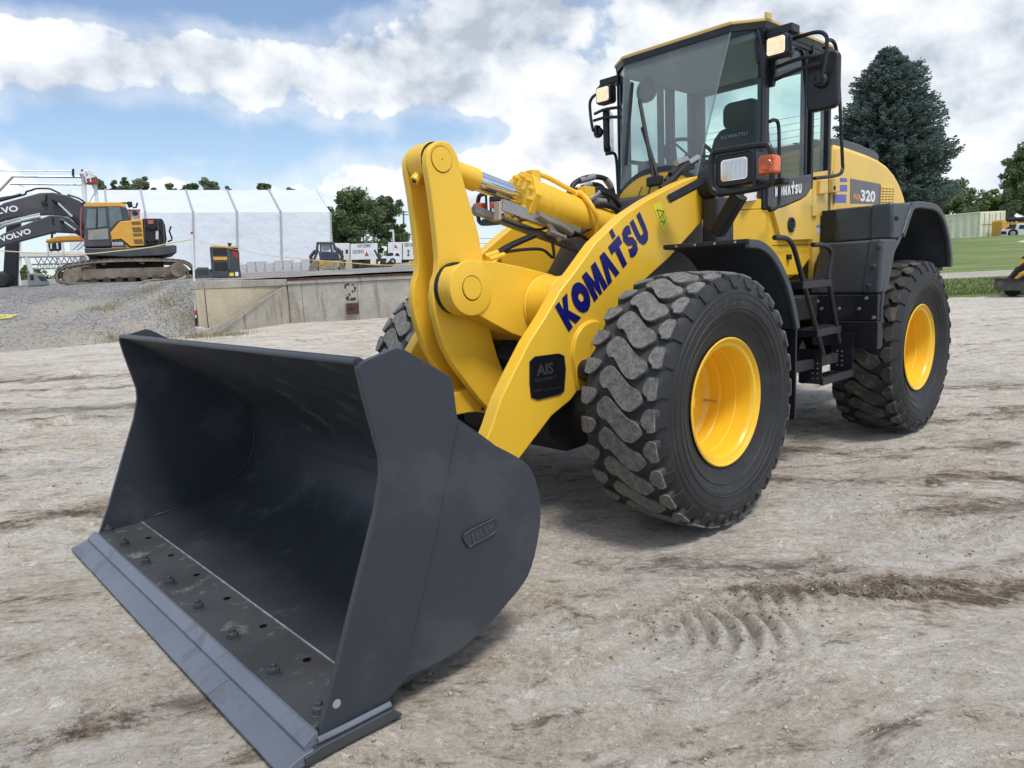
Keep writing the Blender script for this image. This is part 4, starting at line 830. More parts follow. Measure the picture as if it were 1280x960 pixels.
for s in (1, -1):
    # diagonal corner skirt below the corner window: yellow with dark upper band
    a = Vector((-1.10, s * .36, 0)); b = Vector((-1.50, s * (YC - .02), 0))
    m = M(); o = .012; nrm = Vector((.36, s * .34, 0)).normalized() * o
    P = [(a, 1.862), (b, 1.862), (b, 1.93), (a, 1.99)]
    m.loft([[(p.x, p.y, z) for p, z in P], [(p.x - nrm.x * 4, p.y - nrm.y * 4, z) for p, z in P]]); m.build('corner_skirt', YEL, cab)
    P = [(a, 1.991), (b, 1.931), (b, 2.03), (a, 2.09)]
    m = M(); m.loft([[(p.x, p.y, z) for p, z in P], [(p.x - nrm.x * 4, p.y - nrm.y * 4, z) for p, z in P]]); m.build('corner_trim', BLK, cab)
    # corner glass
    m = M(); q = [(-1.115, s * .34, 2.09), (-1.50, s * (YC - .002), 2.03), (-1.51, s * (YC - .002), ZR - .02), (-1.37, s * .48, ZR + .02)]; n_ = Vector((-.01, -s * .01, 0))
    m.loft([q, [Vector(v) + n_ for v in q]]); m.build('corner_window', GL1, cab)
    m = M(); m.tube([(-1.113, s * .341, 2.10), (-1.368, s * .481, ZR + .02)], .006, 6); m.build('glass_joint', GL2, cab)
    # pillars
    m = M(); m.bar((-1.545, s * (YC - .035), 1.86), (-1.555, s * (YC - .035), ZR), .075, .06, up=(0, 1, 0)); m.build('front_pillar', BLK, cab, bevel=.008)
    m = M(); m.bar((-1.488, s * (YC - .008), 2.03), (-1.498, s * (YC - .008), ZR), .022, .014, up=(0, 1, 0)); m.build('corner_seal', BLK, cab)
    m = M(); m.bar((-2.18, s * (YC - .03), 2.05), (-2.18, s * (YC - .03), ZR), .035, .05, up=(0, 1, 0)); m.build('centre_pillar', BLK, cab, bevel=.006)
    m = M(); m.bar((-2.255, s * (YC - .015), 2.05), (-2.255, s * (YC - .015), ZR), .04, .05, up=(0, 1, 0)); m.build('door_rear_post', BLK, cab, bevel=.006)
    m = M(); m.bar((-2.56, s * (YC - .015), 1.86), (-2.56, s * (YC - .015), ZR), .045, .05, up=(0, 1, 0)); m.build('rear_pillar', BLK, cab, bevel=.006)
    m = M(); m.bb(-1.55, -2.58, s * (YC - .05), s * (YC + .0), ZR - .05, ZR + .02); m.build('roof_rail', BLK, cab)
    # glass
    m = M(); m.prism([(-1.58, 2.03), (-2.16, 2.07), (-2.16, ZR - .05), (-1.58, ZR - .03)], 'y', s * (YC - .02), s * (YC - .012)); m.build('door_glass', GL1, cab)
    m = M(); m.prism([(-2.275, 2.08), (-2.54, 2.10), (-2.54, ZR - .05), (-2.275, ZR - .05)], 'y', s * (YC - .02), s * (YC - .012)); m.build('rear_side_window', GL1, cab)
m = M(); q = [(-1.115, -.34, 2.09), (-1.115, -.2, cowl(.2) + .0), (-1.115, 0, cowl(0)), (-1.115, .2, cowl(.2)), (-1.115, .34, 2.09), (-1.37, .48, ZR + .02), (-1.37, -.48, ZR + .02)]
m.loft([q, [Vector(v) + Vector((-.012, 0, 0)) for v in q]]); m.build('windscreen', GL2, cab)
# door panel (near side): grey upper band with lettering, yellow below, round window
for s in (1, -1):
    dk = [(-1.548,1.881),(-1.62,1.863),(-1.806,1.892),(-2.08,1.955),(-2.174,1.993),(-2.256,2.058),(-2.281,2.152),(-1.557,2.058)]
    m = M(); m.prism([(x, z) for x, z in dk], 'y', s * (YC - .04), s * (YC + .010)); dr = m.build('door_band', mat('door_grey', (.075, .08, .09), .4), cab, bevel=.004)
    dd = [(-1.626,1.852),(-1.806,1.88),(-2.08,1.943),(-2.189,1.981),(-2.257,2.034),(-2.279,1.639),(-1.761,1.633)]
    m = M(); m.prism(dd, 'y', s * (YC - .02), s * (YC + .012)); d2 = m.build('door_lower', YELF, cab, bevel=.003)
    rc = [(-1.9,1.748)][0]
    m = M(); m.lathe([(s * (YC + .013), .058), (s * (YC + .024), .056), (s * (YC + .026), .048), (s * (YC + .020), .044)], (rc[0], 0, rc[1]), seg=28); m.build('porthole_ring', BLK, d2)
    m = M(); m.lathe([(s * (YC + .018), .046), (s * (YC + .018), 0)], (rc[0], 0, rc[1]), seg=28); m.build('porthole_glass', mat('porthole_dark', (.03, .035, .045), .08), d2)
    pp = [(-2.266,2.157),(-2.541,2.193),(-2.583,1.633),(-2.584,1.289),(-2.299,1.3)]
    m = M(); m.prism(pp, 'y', s * (YC - .03), s * (YC + .010)); rp = m.build('rear_post_panel', YELF, cab, bevel=.004)
    hb = [(-2.335,2.104),(-2.48,2.118),(-2.486,2.004),(-2.339,1.992)]
    m = M(); m.prism(hb, 'y', s * (YC + .009), s * (YC + .04)); m.build('latch_box', YELF, rp, bevel=.006)
    h2 = [(-2.54,2.128),(-2.677,2.142),(-2.683,2.025),(-2.545,2.013)]
    m = M(); m.prism(h2, 'y', s * (YC + .012), s * (YC + .05)); m.build('latch_box', YELF, rp, bevel=.006)
    hc = [(-2.573,2.05)][0]; m = M(); m.lathe([(s * (YC + .050), .018), (s * (YC + .056), .016), (s * (YC + .054), 0)], (hc[0], 0, hc[1]), seg=16); m.build('door_stop', BLKM, rp)
    hg = [(-2.24,1.908),(-2.325,1.91),(-2.329,1.822),(-2.243,1.821)]
    m = M(); m.prism(hg, 'y', s * (YC + .010), s * (YC + .028)); m.build('door_hinge', YELF, rp, bevel=.004)
    st = [(-2.339,1.754),(-2.531,1.763),(-2.534,1.692),(-2.342,1.69)]
    m = M(); m.prism(st, 'y', s * (YC + .0095), s * (YC + .0115)); m.build('info_sticker', mat('sticker_pale', (.55, .58, .62), .35), rp)
    m = M(); m.prism([(-2.339,1.754),(-2.531,1.763),(-2.532,1.737),(-2.34,1.732)], 'y', s * (YC + .0116), s * (YC + .0126)); m.build('sticker_band', mat('sticker_blue', (.22, .28, .38), .35), rp)
    if s > 0:
        q0, q1, q2 = [(-1.641,0.676,1.947),(-2.063,0.676,1.994),(-1.64,0.676,2.016)]
        q0, q1, q2 = Vector(q0), Vector(q1), Vector(q2); logo('KOMATSU', q0, q1 - q0, q2 - q0, WHT, dr, LO, gap=.14, name='door_lettering', wid={'M': 1.25})
        sk = [(-1.169,1.917),(-1.201,1.961),(-1.357,1.979),(-1.358,1.913),(-1.169,1.901)]
        m = M(); m.prism([(x, z) for x, z in [(-1.36,1.914),(-1.405,1.984),(-1.579,2.003),(-1.58,1.934)]], 'y', .54, .62); m.build('warning_sticker', WHT, cab)
        m = M(); m.prism([(x, z) for x, z in [(-1.447,1.951),(-1.481,1.987),(-1.54,1.995),(-1.54,1.955)]], 'y', .6205, .622); m.build('sticker_mark', mat('mark_orange', (.75, .35, .05), .4), cab)
# front lower skirt seam, roof and interior
m = M(); rp_ = [(-1.345, -.49), (-1.345, .49), (-1.49, YC + .025), (-2.55, YC + .025), (-2.72, YC - .02), (-2.72, -YC + .02), (-2.55, -YC - .025), (-1.49, -YC - .025)]
m.loft([[(x, y, ZR + .022) for x, y in rp_], [(x, y, ZR + .044) for x, y in rp_], [(x * .94 - .10, y * .86, ZR + .055) for x, y in rp_]]); rf = m.build('cab_roof', YELT, cab, bevel=.006)
m = M(); m.loft([[(x * .995 - .01, y * .97, ZR - .02) for x, y in rp_], [(x * .995 - .01, y * .985, ZR + .024) for x, y in rp_]]); m.build('roof_gutter', BLK, rf)
m = M(); m.bb(-1.55, -1.48, YC + .005, YC + .03, ZR + .03, ZR + .082); m.build('roof_bracket', YELT, rf, bevel=.008)
m = M(); m.bb(-1.48, -2.50, -.60, .60, ZR - .075, ZR - .021); m.build('headliner', mat('headliner', (.28, .295, .31), .8), cab, bevel=.02)
m = M(); m.bb(-2.58, -2.62, -.64, .64, 1.87, 2.14); m.bb(-2.58, -2.615, -.64, -.52, 2.142, ZR - .02); m.bb(-2.58, -2.615, .58, .64, 2.142, ZR - .02); m.bb(-2.58, -2.615, -.518, .578, ZR - .10, ZR - .02); m.build('cab_rear_wall', mat('cab_inner', (.10, .11, .12), .7), cab)
m = M(); m.bb(-2.605, -2.595, -.518, .578, 2.142, ZR - .10); m.build('rear_window', GL1, cab)
m = M()
for k in range(9): m.bar((-2.592, -.51, 2.24 + k * .055), (-2.592, .57, 2.24 + k * .055), .003, .003)
m.build('window_heater_wires', mat('wire_grey', (.25, .25, .25), .5), cab)
m = M(); m.bb(-2.08, -2.03, -.65, -.60, 2.0, ZR - .02); m.build('inner_post', MATS['cab_inner'], cab, bevel=.01)
m = M(); m.bar((-1.58, -.63, 2.38), (-2.5, -.63, 2.38), .03, .03); m.build('window_bar', BLK, cab)
m = M(); m.tube([(-1.62, -.58, 2.15), (-1.75, -.58, 2.28), (-2.1, -.58, 2.28)], .014, 8); m.build('grab_rail', BLK, cab)
# seat, wheel, console
SY = .12
m = M(); m.loft([[(-1.98 + t[0], SY + w * t[1], t[2]) for w in (-1, 1)] + [(-2.12 + t[0], SY + w * t[1], t[2]) for w in (1, -1)] for t in ((0.05, .23, 1.92), (.02, .26, 2.10), (-.03, .27, 2.30), (-.08, .23, 2.52), (-.10, .17, 2.60))]); seat = m.build('operator_seat', mat('seat_cloth', (.014, .015, .019), .8, bump=.001, bscale=300), cab, bevel=.04, seg=4)
m = M(); m.prism(rrect(SY, 2.69, .31, .22, .07), 'x', -2.20, -2.09); m.build('headrest', MATS['seat_cloth'], seat, bevel=.03, seg=3)
m = M(); m.bb(-1.60, -2.08, SY - .25, SY + .25, 1.90, 2.02); m.build('seat_cushion', MATS['seat_cloth'], seat, bevel=.04, seg=3)
text_part('KOMATSU', (-2.02, SY - .12, 2.50), (0, 1, 0), (-.1, 0, 1), .030, mat('seat_print', (.30, .31, .33), .7), seat, LO, bold=.02, width=.24, name='seat_lettering')
m = M(); ctr_ = Vector((-1.52, .02, 2.33)); nn = Vector((-.62, 0, 1)).normalized(); uu = Vector((0, 1, 0)); vv = nn.cross(uu)
m.tube([ctr_ + (uu * cos(a * pi / 16) + vv * sin(a * pi / 16)) * .20 for a in range(33)], .014, 8); stw = m.build('steering_wheel', BLK, cab)
m = M(); m.tube([ctr_, ctr_ - nn * .35 + Vector((.05, 0, 0))], .035, 10)
for a in (0.3, 2.4, 4.5): m.tube([ctr_, ctr_ + (uu * cos(a) + vv * sin(a)) * .195], .010, 6)
m.build('steering_column', BLK, stw)
m = M(); m.prism([(-1.13, 1.9), (-1.14, 2.17), (-1.30, 2.24), (-1.46, 2.12), (-1.40, 1.9)], 'y', -.26, .26); m.build('dashboard', mat('dash_grey', (.05, .055, .06), .6), cab, bevel=.03)
m = M(); m.bb(-1.55, -2.15, -.34, -.20, 2.0, 2.24); m.bb(-1.45, -1.52, -.44, -.30, 2.14, 2.34); m.build('control_console', BLK, cab, bevel=.02)
m = M(); m.lathe([(0, .0), (.0, .09), (.03, .10), (.05, .07), (.05, 0)], (-1.60, -.42, 2.92), 'x', 20); m.build('cab_fan', BLK, cab)
# wipers, inside mirror, cables
for y0, y1, z1 in ((-.02, -.27, 2.78), (.02, -.20, 2.55)):
    m = M(); m.bar((-1.085, y0 + .02, 2.12), (-1.12 - .27 * (z1 - 2.12) + .02, y1, z1), .026, .022); m.build('wiper_arm', BLKM, cab, bevel=.003)
m = M(); m.bar((-1.125, -.30, 2.28), (-1.275, -.335, 2.92), .016, .030); m.build('wiper_blade', BLK, cab)
m = M(); m.bb(-1.12, -1.07, -.07, .07, 2.08, 2.15); m.build('wiper_motor', BLK, cab, bevel=.012)
m = M(); m.tube([(-1.09, -.12, 2.09), (-1.085, -.15, 2.02), (-1.085, -.10, 1.99), (-1.09, -.06, 2.04), (-1.10, -.05, 2.1)], .004, 6, smooth=4); m.build('washer_hose', HOSE, cab)
m = M(); m.prism([(.56, 2.80), (.60, 2.72), (.68, 2.72), (.70, 2.80), (.70, 2.92), (.60, 2.94)], 'x', -1.62, -1.58); m.tube([(-1.6, .66, 2.9), (-1.5, .67, 3.02)], .012, 6); m.build('cab_camera', BLK, cab, bevel=.01)
m = M(); m.tube([(-1.45, .66, ZR - .02), (-1.46, .62, ZR - .12), (-1.45, .64, ZR - .25)], .012, 6, smooth=4); m.tube([(-1.43, .64, ZR - .02), (-1.44, .67, ZR - .18), (-1.46, .66, ZR - .34)], .009, 6, smooth=4); m.build('cab_cable', HOSE, cab)
# hoses lying over the cowl
for P, r in (([(-0.545,0.44,1.982),(-0.693,0.44,2.062),(-0.826,0.44,2.144),(-0.963,0.44,2.196)], .02), ([(-0.491,0.44,1.933),(-0.655,0.44,2.029),(-0.787,0.44,2.11),(-0.923,0.44,2.15)], .02), ([(-0.658,0.4,2.044),(-0.752,0.4,2.123),(-0.829,0.4,2.176),(-0.946,0.4,2.206),(-1.046,0.4,2.224)], .016), ([(-0.685,0.42,2.085),(-0.751,0.42,2.121),(-0.876,0.42,2.161)], .018)):
    m = M(); m.tube(P, r, 10, smooth=4); m.build('hydraulic_hose', HOSE, L)
for P in ([(-0.752,0.42,2.163),(-0.876,0.42,2.198)], [(-0.865,0.44,2.168),(-0.984,0.44,2.214)]):
    m = M(); m.tube(P, .022, 10); m.build('hose_fitting', STL, L)

# ---- work lights, mirrors and their tubes
for s in (1, -1):
    wl = Vector((-1.47, s * .775, 2.945)); lg = mat('lit_lens', (.9, .85, .7), .3, emit=(1.0, .74, .40), estr=.62, var=.4, vscale=30)
    def fit(P): return [(x, s * y, z) for x, y, z in P]
    m = M(); m.prism(rrect(wl.y, wl.z, .162, .150, .03), 'x', -1.53, -1.44); w_ = m.build('work_light', BLK, L, bevel=.014)
    m = M(); m.prism(rrect(wl.y, wl.z, .128, .112, .015), 'x', -1.4402, -1.434); m.build('lit_lens', lg, w_)
    for k in range(9): 
        z = wl.z - .048 + k * .012; m = M(); m.bar((-1.433, wl.y - .062, z), (-1.433, wl.y + .062, z), .002, .003); m.build('lens_rib', mat('lens_rib', (.8, .66, .42), .4), w_)
    m = M(); m.tube([(-1.49, wl.y - .088, wl.z - .05), (-1.47, wl.y - .090, wl.z + .03), (-1.47, wl.y - .06, wl.z + .085), (-1.47, wl.y + .06, wl.z + .085), (-1.47, wl.y + .090, wl.z + .03), (-1.49, wl.y + .088, wl.z - .05)], .006, 6); m.build('light_yoke', BLK, w_)
    m = M(); m.bb(-1.62, -1.50, s * .66, s * .86, 3.03, 3.09); m.build('light_bracket', BLK, w_, bevel=.01)
    arm1 = fit([(-1.6,0.67,2.842),(-1.6,0.876,2.863),(-1.6,1.005,2.847)]); arm2 = fit([(-1.6,0.671,2.759),(-1.6,0.877,2.794),(-1.6,1.017,2.792)])
    m = M(); m.tube(arm1, .0135, 8, smooth=4); m.tube(arm2, .0135, 8, smooth=4)
    hoop = fit([(-1.6,0.782,3.003),(-1.6,0.897,3.01),(-1.6,0.991,3.005),(-1.6,1.041,2.977),(-1.6,1.058,2.926),(-1.6,1.045,2.786),(-1.6,1.025,2.702)]); m.tube(hoop, .0135, 8, smooth=4); mt = m.build('mirror_arm', BLK, L)
    mc = [(1.002,2.692)][0]; mrot = 0 if s > 0 else 1
    m = M(); m.prism(rrect(s * mc[0], mc[1], .225, .38, .05), 'x', -1.715, -1.655)
    def turn(mb):
        if mrot:
            a_ = radians(-60); cx_, cy_ = -1.655, s * mc[0]; mb.v = [(cx_ + (x - cx_) * cos(a_) - (y - cy_) * sin(a_) - .04, cy_ + (x - cx_) * sin(a_) + (y - cy_) * cos(a_) + .03, z) for x, y, z in mb.v]
        return mb
    turn(m); mi_ = m.build('mirror', BLK, L, bevel=.02, seg=3)
    m = M(); m.lathe([(0, 0), (0, .045), (.03, .05), (.045, .03), (.045, 0)], (-1.66, s * mc[0], mc[1]), 'x', 16); m.bb(-1.66, -1.60, s * mc[0] - .015, s * mc[0] + .015, mc[1] - .02, mc[1] + .06); m.build('mirror_clamp', BLK, mi_, bevel=.006)
    m = M(); m.prism(rrect(s * mc[0], mc[1], .195, .34, .04), 'x', -1.719, -1.7155); turn(m); m.build('mirror_glass', CHR, mi_)
    # grab rails
    m = M(); m.tube([(x, s * y, z) for x, y, z in [(-1.426,0.74,2.447),(-1.495,0.74,2.465),(-1.554,0.74,2.438),(-1.57,0.74,2.252),(-1.577,0.74,1.915),(-1.53,0.74,1.857),(-1.436,0.74,1.837)]], .013, 8, smooth=4); m.build('entry_handrail', BLK, L)
    m = M(); m.tube([(x, s * y, z) for x, y, z in [(-2.176,0.78,3.053),(-2.256,0.78,3.124),(-2.37,0.78,3.109),(-2.421,0.78,2.976),(-2.48,0.78,2.685),(-2.549,0.78,2.261),(-2.553,0.78,2.186),(-2.464,0.78,2.137),(-2.052,0.78,2.089)]], .014, 8, smooth=4); m.build('long_handrail', BLK, L)

# ---- engine hood
HD = [(-2.52,2.405),(-2.702,2.415),(-2.892,2.411),(-3.318,2.386),(-3.595,2.358),(-3.79,2.321),(-3.976,2.253),(-4.129,2.165),(-4.245,2.064),(-4.294,2.004),(-4.28,1.927)]
HD = [(-2.63, HD[0][1])] + HD[1:] + [(HD[-1][0] - .02, 1.30), (-2.63, 1.30)]
m = M(); m.prism(HD, 'y', -.68, .68); hood = m.build('engine_hood', YELF, L, bevel=.05, seg=5)
gt = [(-2.655,2.465),(-2.873,2.478),(-3.205,2.468),(-3.601,2.431),(-3.678,2.408)]
m = M(); m.prism([(x, z + .0) for x, z in gt] + [(gt[-1][0], gt[-1][1] - .1), (gt[0][0], gt[-1][1] - .1)], 'y', -.60, .64); gr = m.build('hood_top_cover', mat('cover_grey', (.07, .075, .085), .5), hood, bevel=.01)
for k in range(5):
    for j in range(4):
        t = (k + .5) / 6.2; a = Vector((gt[0][0], 0, gt[0][1])).lerp(Vector((gt[3][0], 0, gt[3][1])), t)
        m = M(); m.bar((a.x - .055, .57 - .085 * j + (.02 if k % 2 else 0), a.z + .007 + .016 * sin(pi * t)), (a.x + .055, .57 - .085 * j + (.02 if k % 2 else 0), a.z + .012 + .016 * sin(pi * t)), .035, .006); m.build('cover_slot', BLKM, gr)
m = M(); m.bb(-2.63, -2.60, -.66, .67, 1.3, 2.40); m.build('hood_front_edge', YELF, hood)
gv = [(-3.631,2.111),(-3.945,2.118),(-3.937,1.977),(-3.624,1.959)]
m = M(); m.prism(gv, 'y', .678, .6815); m.build('louvre_backing', BLKM, hood)
for i in range(7):
    t = i / 6; a = Vector((gv[0][0], .6835, gv[0][1])).lerp(Vector((gv[3][0], .6835, gv[3][1])), t); b = Vector((gv[1][0], .6835, gv[1][1])).lerp(Vector((gv[2][0], .6835, gv[2][1])), t)
    m = M(); m.bar(a, b, .010, .016); m.build('louvre', YELF, hood)
for i in range(5):
    t = i / 4; a = Vector((gv[0][0], .686, gv[0][1])).lerp(Vector((gv[1][0], .686, gv[1][1])), t); b = Vector((gv[3][0], .686, gv[3][1])).lerp(Vector((gv[2][0], .686, gv[2][1])), t)
    m = M(); m.bar(a, b, .014, .008); m.build('louvre_bar', YELF, hood)
m = M(); m.prism([(-2.951,2.151),(-3.625,2.139),(-3.639,1.96),(-2.963,1.944)], 'y', .6795, .6825); m.build('model_decal', mat('decal_grey', (.10, .105, .11), .35), hood)
a0, a1, a2 = [Vector(v) for v in [(-3.007,0.684,1.973),(-3.177,0.684,1.975),(-3.003,0.684,2.033)]]
text_part('WA', a0, a1 - a0, a2 - a0, (a2 - a0).length * .95, mat('decal_orange', (.75, .30, .05), .4), hood, LO, bold=.03, width=(a1 - a0).length, name='model_lettering')
a0, a1, a2 = [Vector(v) for v in [(-3.177,0.684,1.975),(-3.501,0.684,1.976),(-3.171,0.684,2.068)]]
text_part('320', a0, a1 - a0, a2 - a0, (a2 - a0).length, WHT, hood, LO, bold=.035, width=(a1 - a0).length, name='model_lettering')
for P in ([(-2.71,2.145),(-2.886,2.148),(-2.887,2.121),(-2.696,2.111)], [(-2.698,2.085),(-2.889,2.095),(-2.892,2.042),(-2.685,2.033)], [(-2.655,2.006),(-2.877,2.015),(-2.881,1.948),(-2.643,1.94)]):
    m = M(); m.prism(P, 'y', .6795, .6825); m.build('blue_stripe', mat('decal_blue', (.10, .11, .42), .4), hood)
m = M(); m.tube([(-2.603,0.681,2.19),(-2.632,0.681,1.927)], .003, 4); m.build('panel_gap', BLKM, hood)
m = M(); m.tube([(-3.3, .25, 2.36), (-3.3, .25, 2.46)], .05, 16); m.build('exhaust_stack', BLK, hood)

# ---- rear fenders, side boxes
RF = [(-2.16, .80), (-2.15, 1.10), (-2.22, 1.34), (-2.33, 1.50), (-2.50, 1.64), (-2.66, 1.84), (-2.78, 1.892), (-3.05, 1.895), (-3.27, 1.88), (-3.46, 1.80), (-3.62, 1.64), (-3.72, 1.46), (-3.735, 1.36)]
RFc = crv2(RF, 3)
for s in (1, -1):
    m = M(); m.prism(strip(RFc, -.03), 'y', s * .735, s * 1.262); rfd = m.build('rear_fender', PLAS, L, bevel=.008)
    RFl = [p for p in RFc if p[1] > 1.60 or p[0] < -3]; m = M(); m.prism(strip(RFl, -.055), 'y', s * 1.232, s * 1.272); m.build('fender_lip', PLAS, rfd, bevel=.012, seg=3)
    # stepped front wall of the fender: faces forward, rounded bolted band at its outer corner
    m = M(); m.loft([[(x, s * y, z) for x, y in pl_] for z, pl_ in ((1.605, [(-2.36, .86), (-2.36, 1.10), (-2.62, 1.10), (-2.62, .70), (-2.45, .70)]), (1.870, [(-2.40, .80), (-2.40, 1.08), (-2.72, 1.08), (-2.72, .68), (-2.50, .68)]))]); ub = m.build('upper_fender_wall', PLAS, L, bevel=.02, seg=3)
    m = M(); m.loft([[(x, s * y, z) for x, y in pl_] for z, pl_ in ((1.603, [(-2.345, 1.085), (-2.345, 1.255), (-2.50, 1.262), (-2.50, 1.085)]), (1.875, [(-2.385, 1.07), (-2.385, 1.225), (-2.72, 1.262), (-2.72, 1.07)]))]); m.build('fender_corner', PLAS, ub, bevel=.022, seg=4)
    m = M(); m.bb(-2.40, -2.60, s * .685, s * .79, 1.60, 1.865); m.build('dark_inner_wall', BLK, ub, bevel=.008)
    m = M(); m.loft([[(x, s * y, z) for x, y in pl_] for z, pl_ in ((1.205, [(-2.11, .70), (-2.11, 1.13), (-2.28, 1.13), (-2.28, .68)]), (1.60, [(-2.15, .80), (-2.15, 1.17), (-2.42, 1.17), (-2.42, .70), (-2.25, .70)][:4]))]) if False else m.loft([[(x, s * y, z) for x, y in pl_] for z, pl_ in ((1.205, [(-2.11, .72), (-2.11, 1.14), (-2.28, 1.14), (-2.28, .70)]), (1.60, [(-2.15, .81), (-2.15, 1.17), (-2.42, 1.17), (-2.42, .72)]))]); lb = m.build('lower_fender_wall', PLAS, L, bevel=.022, seg=4)
    m = M(); m.loft([[(x, s * y, z) for x, y in pl_] for z, pl_ in ((1.205, [(-2.098, 1.125), (-2.098, 1.255), (-2.26, 1.262), (-2.26, 1.125)]), (1.603, [(-2.138, 1.155), (-2.138, 1.26), (-2.42, 1.266), (-2.42, 1.155)]))]); m.build('fender_band', PLAS, lb, bevel=.022, seg=4)
    m = M(); m.bb(-2.10, -2.20, s * .66, s * 1.252, 1.00, 1.20); m.build('step_panel', BLK, lb, bevel=.008)
    m = M(); m.bb(-2.085, -2.17, s * .93, s * 1.262, .79, .998); m.build('lower_panel', BLK, lb, bevel=.006)
    m = M(); m.bb(-1.2, -2.15, s * .50, s * .80, 1.02, 1.20); m.build('side_beam', BLKM, lb, bevel=.01)
    for P, r in (([(-2.09,1.235,1.549),(-2.09,1.206,1.406),(-2.09,1.181,1.266)], .019),):
        for (x, y, z) in P: m = M(); m.lathe([(0, r), (.008, r), (.013, r * .6), (.013, 0)], (x - .045 * max(0, (z - 1.2)) / .4 - .006, s * y, z), 'x', 12); m.build('cover_bolt', PLAS, lb)
    for (x, y, z) in [(-2.395,1.271,1.753)]: m = M(); m.lathe([(0, .019), (.010, .019), (.015, .01), (.015, 0)], (x + .03, s * y, z), 'x', 12); m.build('cover_bolt', PLAS, ub)
    for (x, y, z) in [(-2.095,1.17,1.171),(-2.095,0.835,1.092),(-2.095,0.971,1.093),(-2.095,1.12,1.093),(-2.095,1.226,1.028),(-2.095,0.803,1.149)]: m = M(); m.lathe([(0, .014), (.008, .012), (.009, 0)], (x if z > 1.0 else x + .012, s * y, z), 'x', 12); m.build('panel_bolt', FIT, lb)
    m = M(); m.bb(-3.63, -3.655, s * .80, s * 1.17, .90, 1.325); fl_ = m.build('rear_mudflap', BLK, rfd, bevel=.005)
    m = M(); m.bb(-3.60, -3.70, s * .78, s * 1.20, 1.33, 1.36); m.build('flap_bracket', BLKM, rfd)
    m = M(); m.prism([(-2.3, 1.5), (-2.75, 1.86), (-3.3, 1.86), (-3.6, 1.55), (-3.65, .8), (-2.2, .8)], 'y', s * .70, s * .735); m.build('fender_inner_wall', BLKM, rfd)
    # upper platform between the boxes and the cab
    # ladder
    m = M(); r1 = [(x, s * y, z) for x, y, z in [(-0.81,1.1,1.62),(-0.914,1.1,1.62),(-1.001,1.1,1.605),(-1.079,1.1,1.543),(-1.211,1.1,1.331),(-1.537,1.1,0.806)]]; m.tube(r1, .0165, 10, smooth=4); ld = m.build('ladder', BLK, L)
    m = M(); r2 = [(x, s * y, z) for x, y, z in [(-1.344,1.1,1.573),(-1.479,1.1,1.572),(-1.581,1.1,1.555),(-1.635,1.1,1.505),(-1.59,1.1,1.35),(-1.619,1.1,1.282),(-1.801,1.1,0.866)]]; m.tube(r2, .0165, 10, smooth=4); m.build('ladder_rail', BLK, ld)
    for (pa, pb) in (((-1.2,1.1,1.305), (-1.605,1.1,1.31)), ((-1.429,1.1,0.963), (-1.782,1.1,0.967))):
        a = Vector(pa); b = Vector(pb); a.y *= s; b.y *= s
        m = M(); m.bb(a.x + .02, b.x - .02, s * .97, s * 1.115, (a.z + b.z) / 2 - .026, (a.z + b.z) / 2 + .026); m.build('step', BLK, ld, bevel=.006)
        m = M()
        for k in range(7): x = a.x + (b.x - a.x) * (k + .5) / 7; m.bb(x - .012, x + .012, s * .985, s * 1.10, (a.z + b.z) / 2 + .026, (a.z + b.z) / 2 + .033)
        m.build('step_grip', FRAME, ld)
    bs = [(x, s * y, z) for x, y, z in [(-1.507,1.1,0.608),(-2.014,1.1,0.608),(-1.51,1.1,0.854),(-1.984,1.1,0.866)]]
    m = M(); m.prism([(bs[0][0] + .03, bs[0][2] - .01), (bs[0][0] + .03, bs[2][2]), (bs[0][0] - .02, bs[2][2] + .05), (bs[0][0] - .07, bs[2][2]), (bs[0][0] - .07, bs[0][2])], 'y', s * .95, s * .955)
    m.build('hanger_side_plate', BLK, ld, bevel=.002); m = M()
    m.bb(bs[0][0] + .012, bs[0][0] + .020, s * .95, s * 1.115, bs[0][2] - .012, bs[2][2] - .01)
    sb_ = m.build('step_hanger', BLK, ld, bevel=.002); m = M()
    m.bb(bs[1][0] - .008, bs[1][0], s * .95, s * 1.115, bs[0][2] - .012, bs[2][2] + .06); m.build('step_hanger', BLK, ld, bevel=.002)
    m = M(); m.bb(bs[0][0] + .02, bs[1][0], s * 1.10, s * 1.125, bs[0][2] - .02, bs[0][2] + .035); m.bb(bs[0][0] + .02, bs[1][0], s * .96, s * .985, bs[0][2] - .015, bs[0][2] + .02)
    for k in range(5): x = bs[0][0] + (bs[1][0] - bs[0][0]) * (k + .5) / 5; m.bb(x - .012, x + .012, s * .985, s * 1.10, bs[0][2] + .005, bs[0][2] + .018)
    m.build('bottom_step', BLK, ld, bevel=.003)
    for k in range(4):
        for j in range(2):
            m = M(); z = bs[0][2] + .03 + k * .036; y = s * (1.05 + .035 * j); m.cyl((bs[0][0] + .020, y, z), (bs[0][0] + .026, y, z), .006, 6); m.build('hanger_bolt', FIT, sb_)
            m = M(); m.cyl((bs[1][0] + .0, y - s * .05, z + .03), (bs[1][0] + .008, y - s * .05, z + .03), .007, 6); m.build('hanger_bolt', FIT, sb_)
    m = M(); m.bar((-1.0, s * 1.03, .74), (-1.9, s * 1.03, .74), .05, .07); m.bar((-1.15, s * .4, .80), (-1.15, s * 1.05, .76), .06, .08); m.build('ladder_bracket', BLKM, L, bevel=.006)
    tb = [(-1.502,1.328),(-1.817,1.316)]; pn = [(-1.379,1.526),(-2.097,1.349),(-2.286,1.596),(-2.389,1.268)]
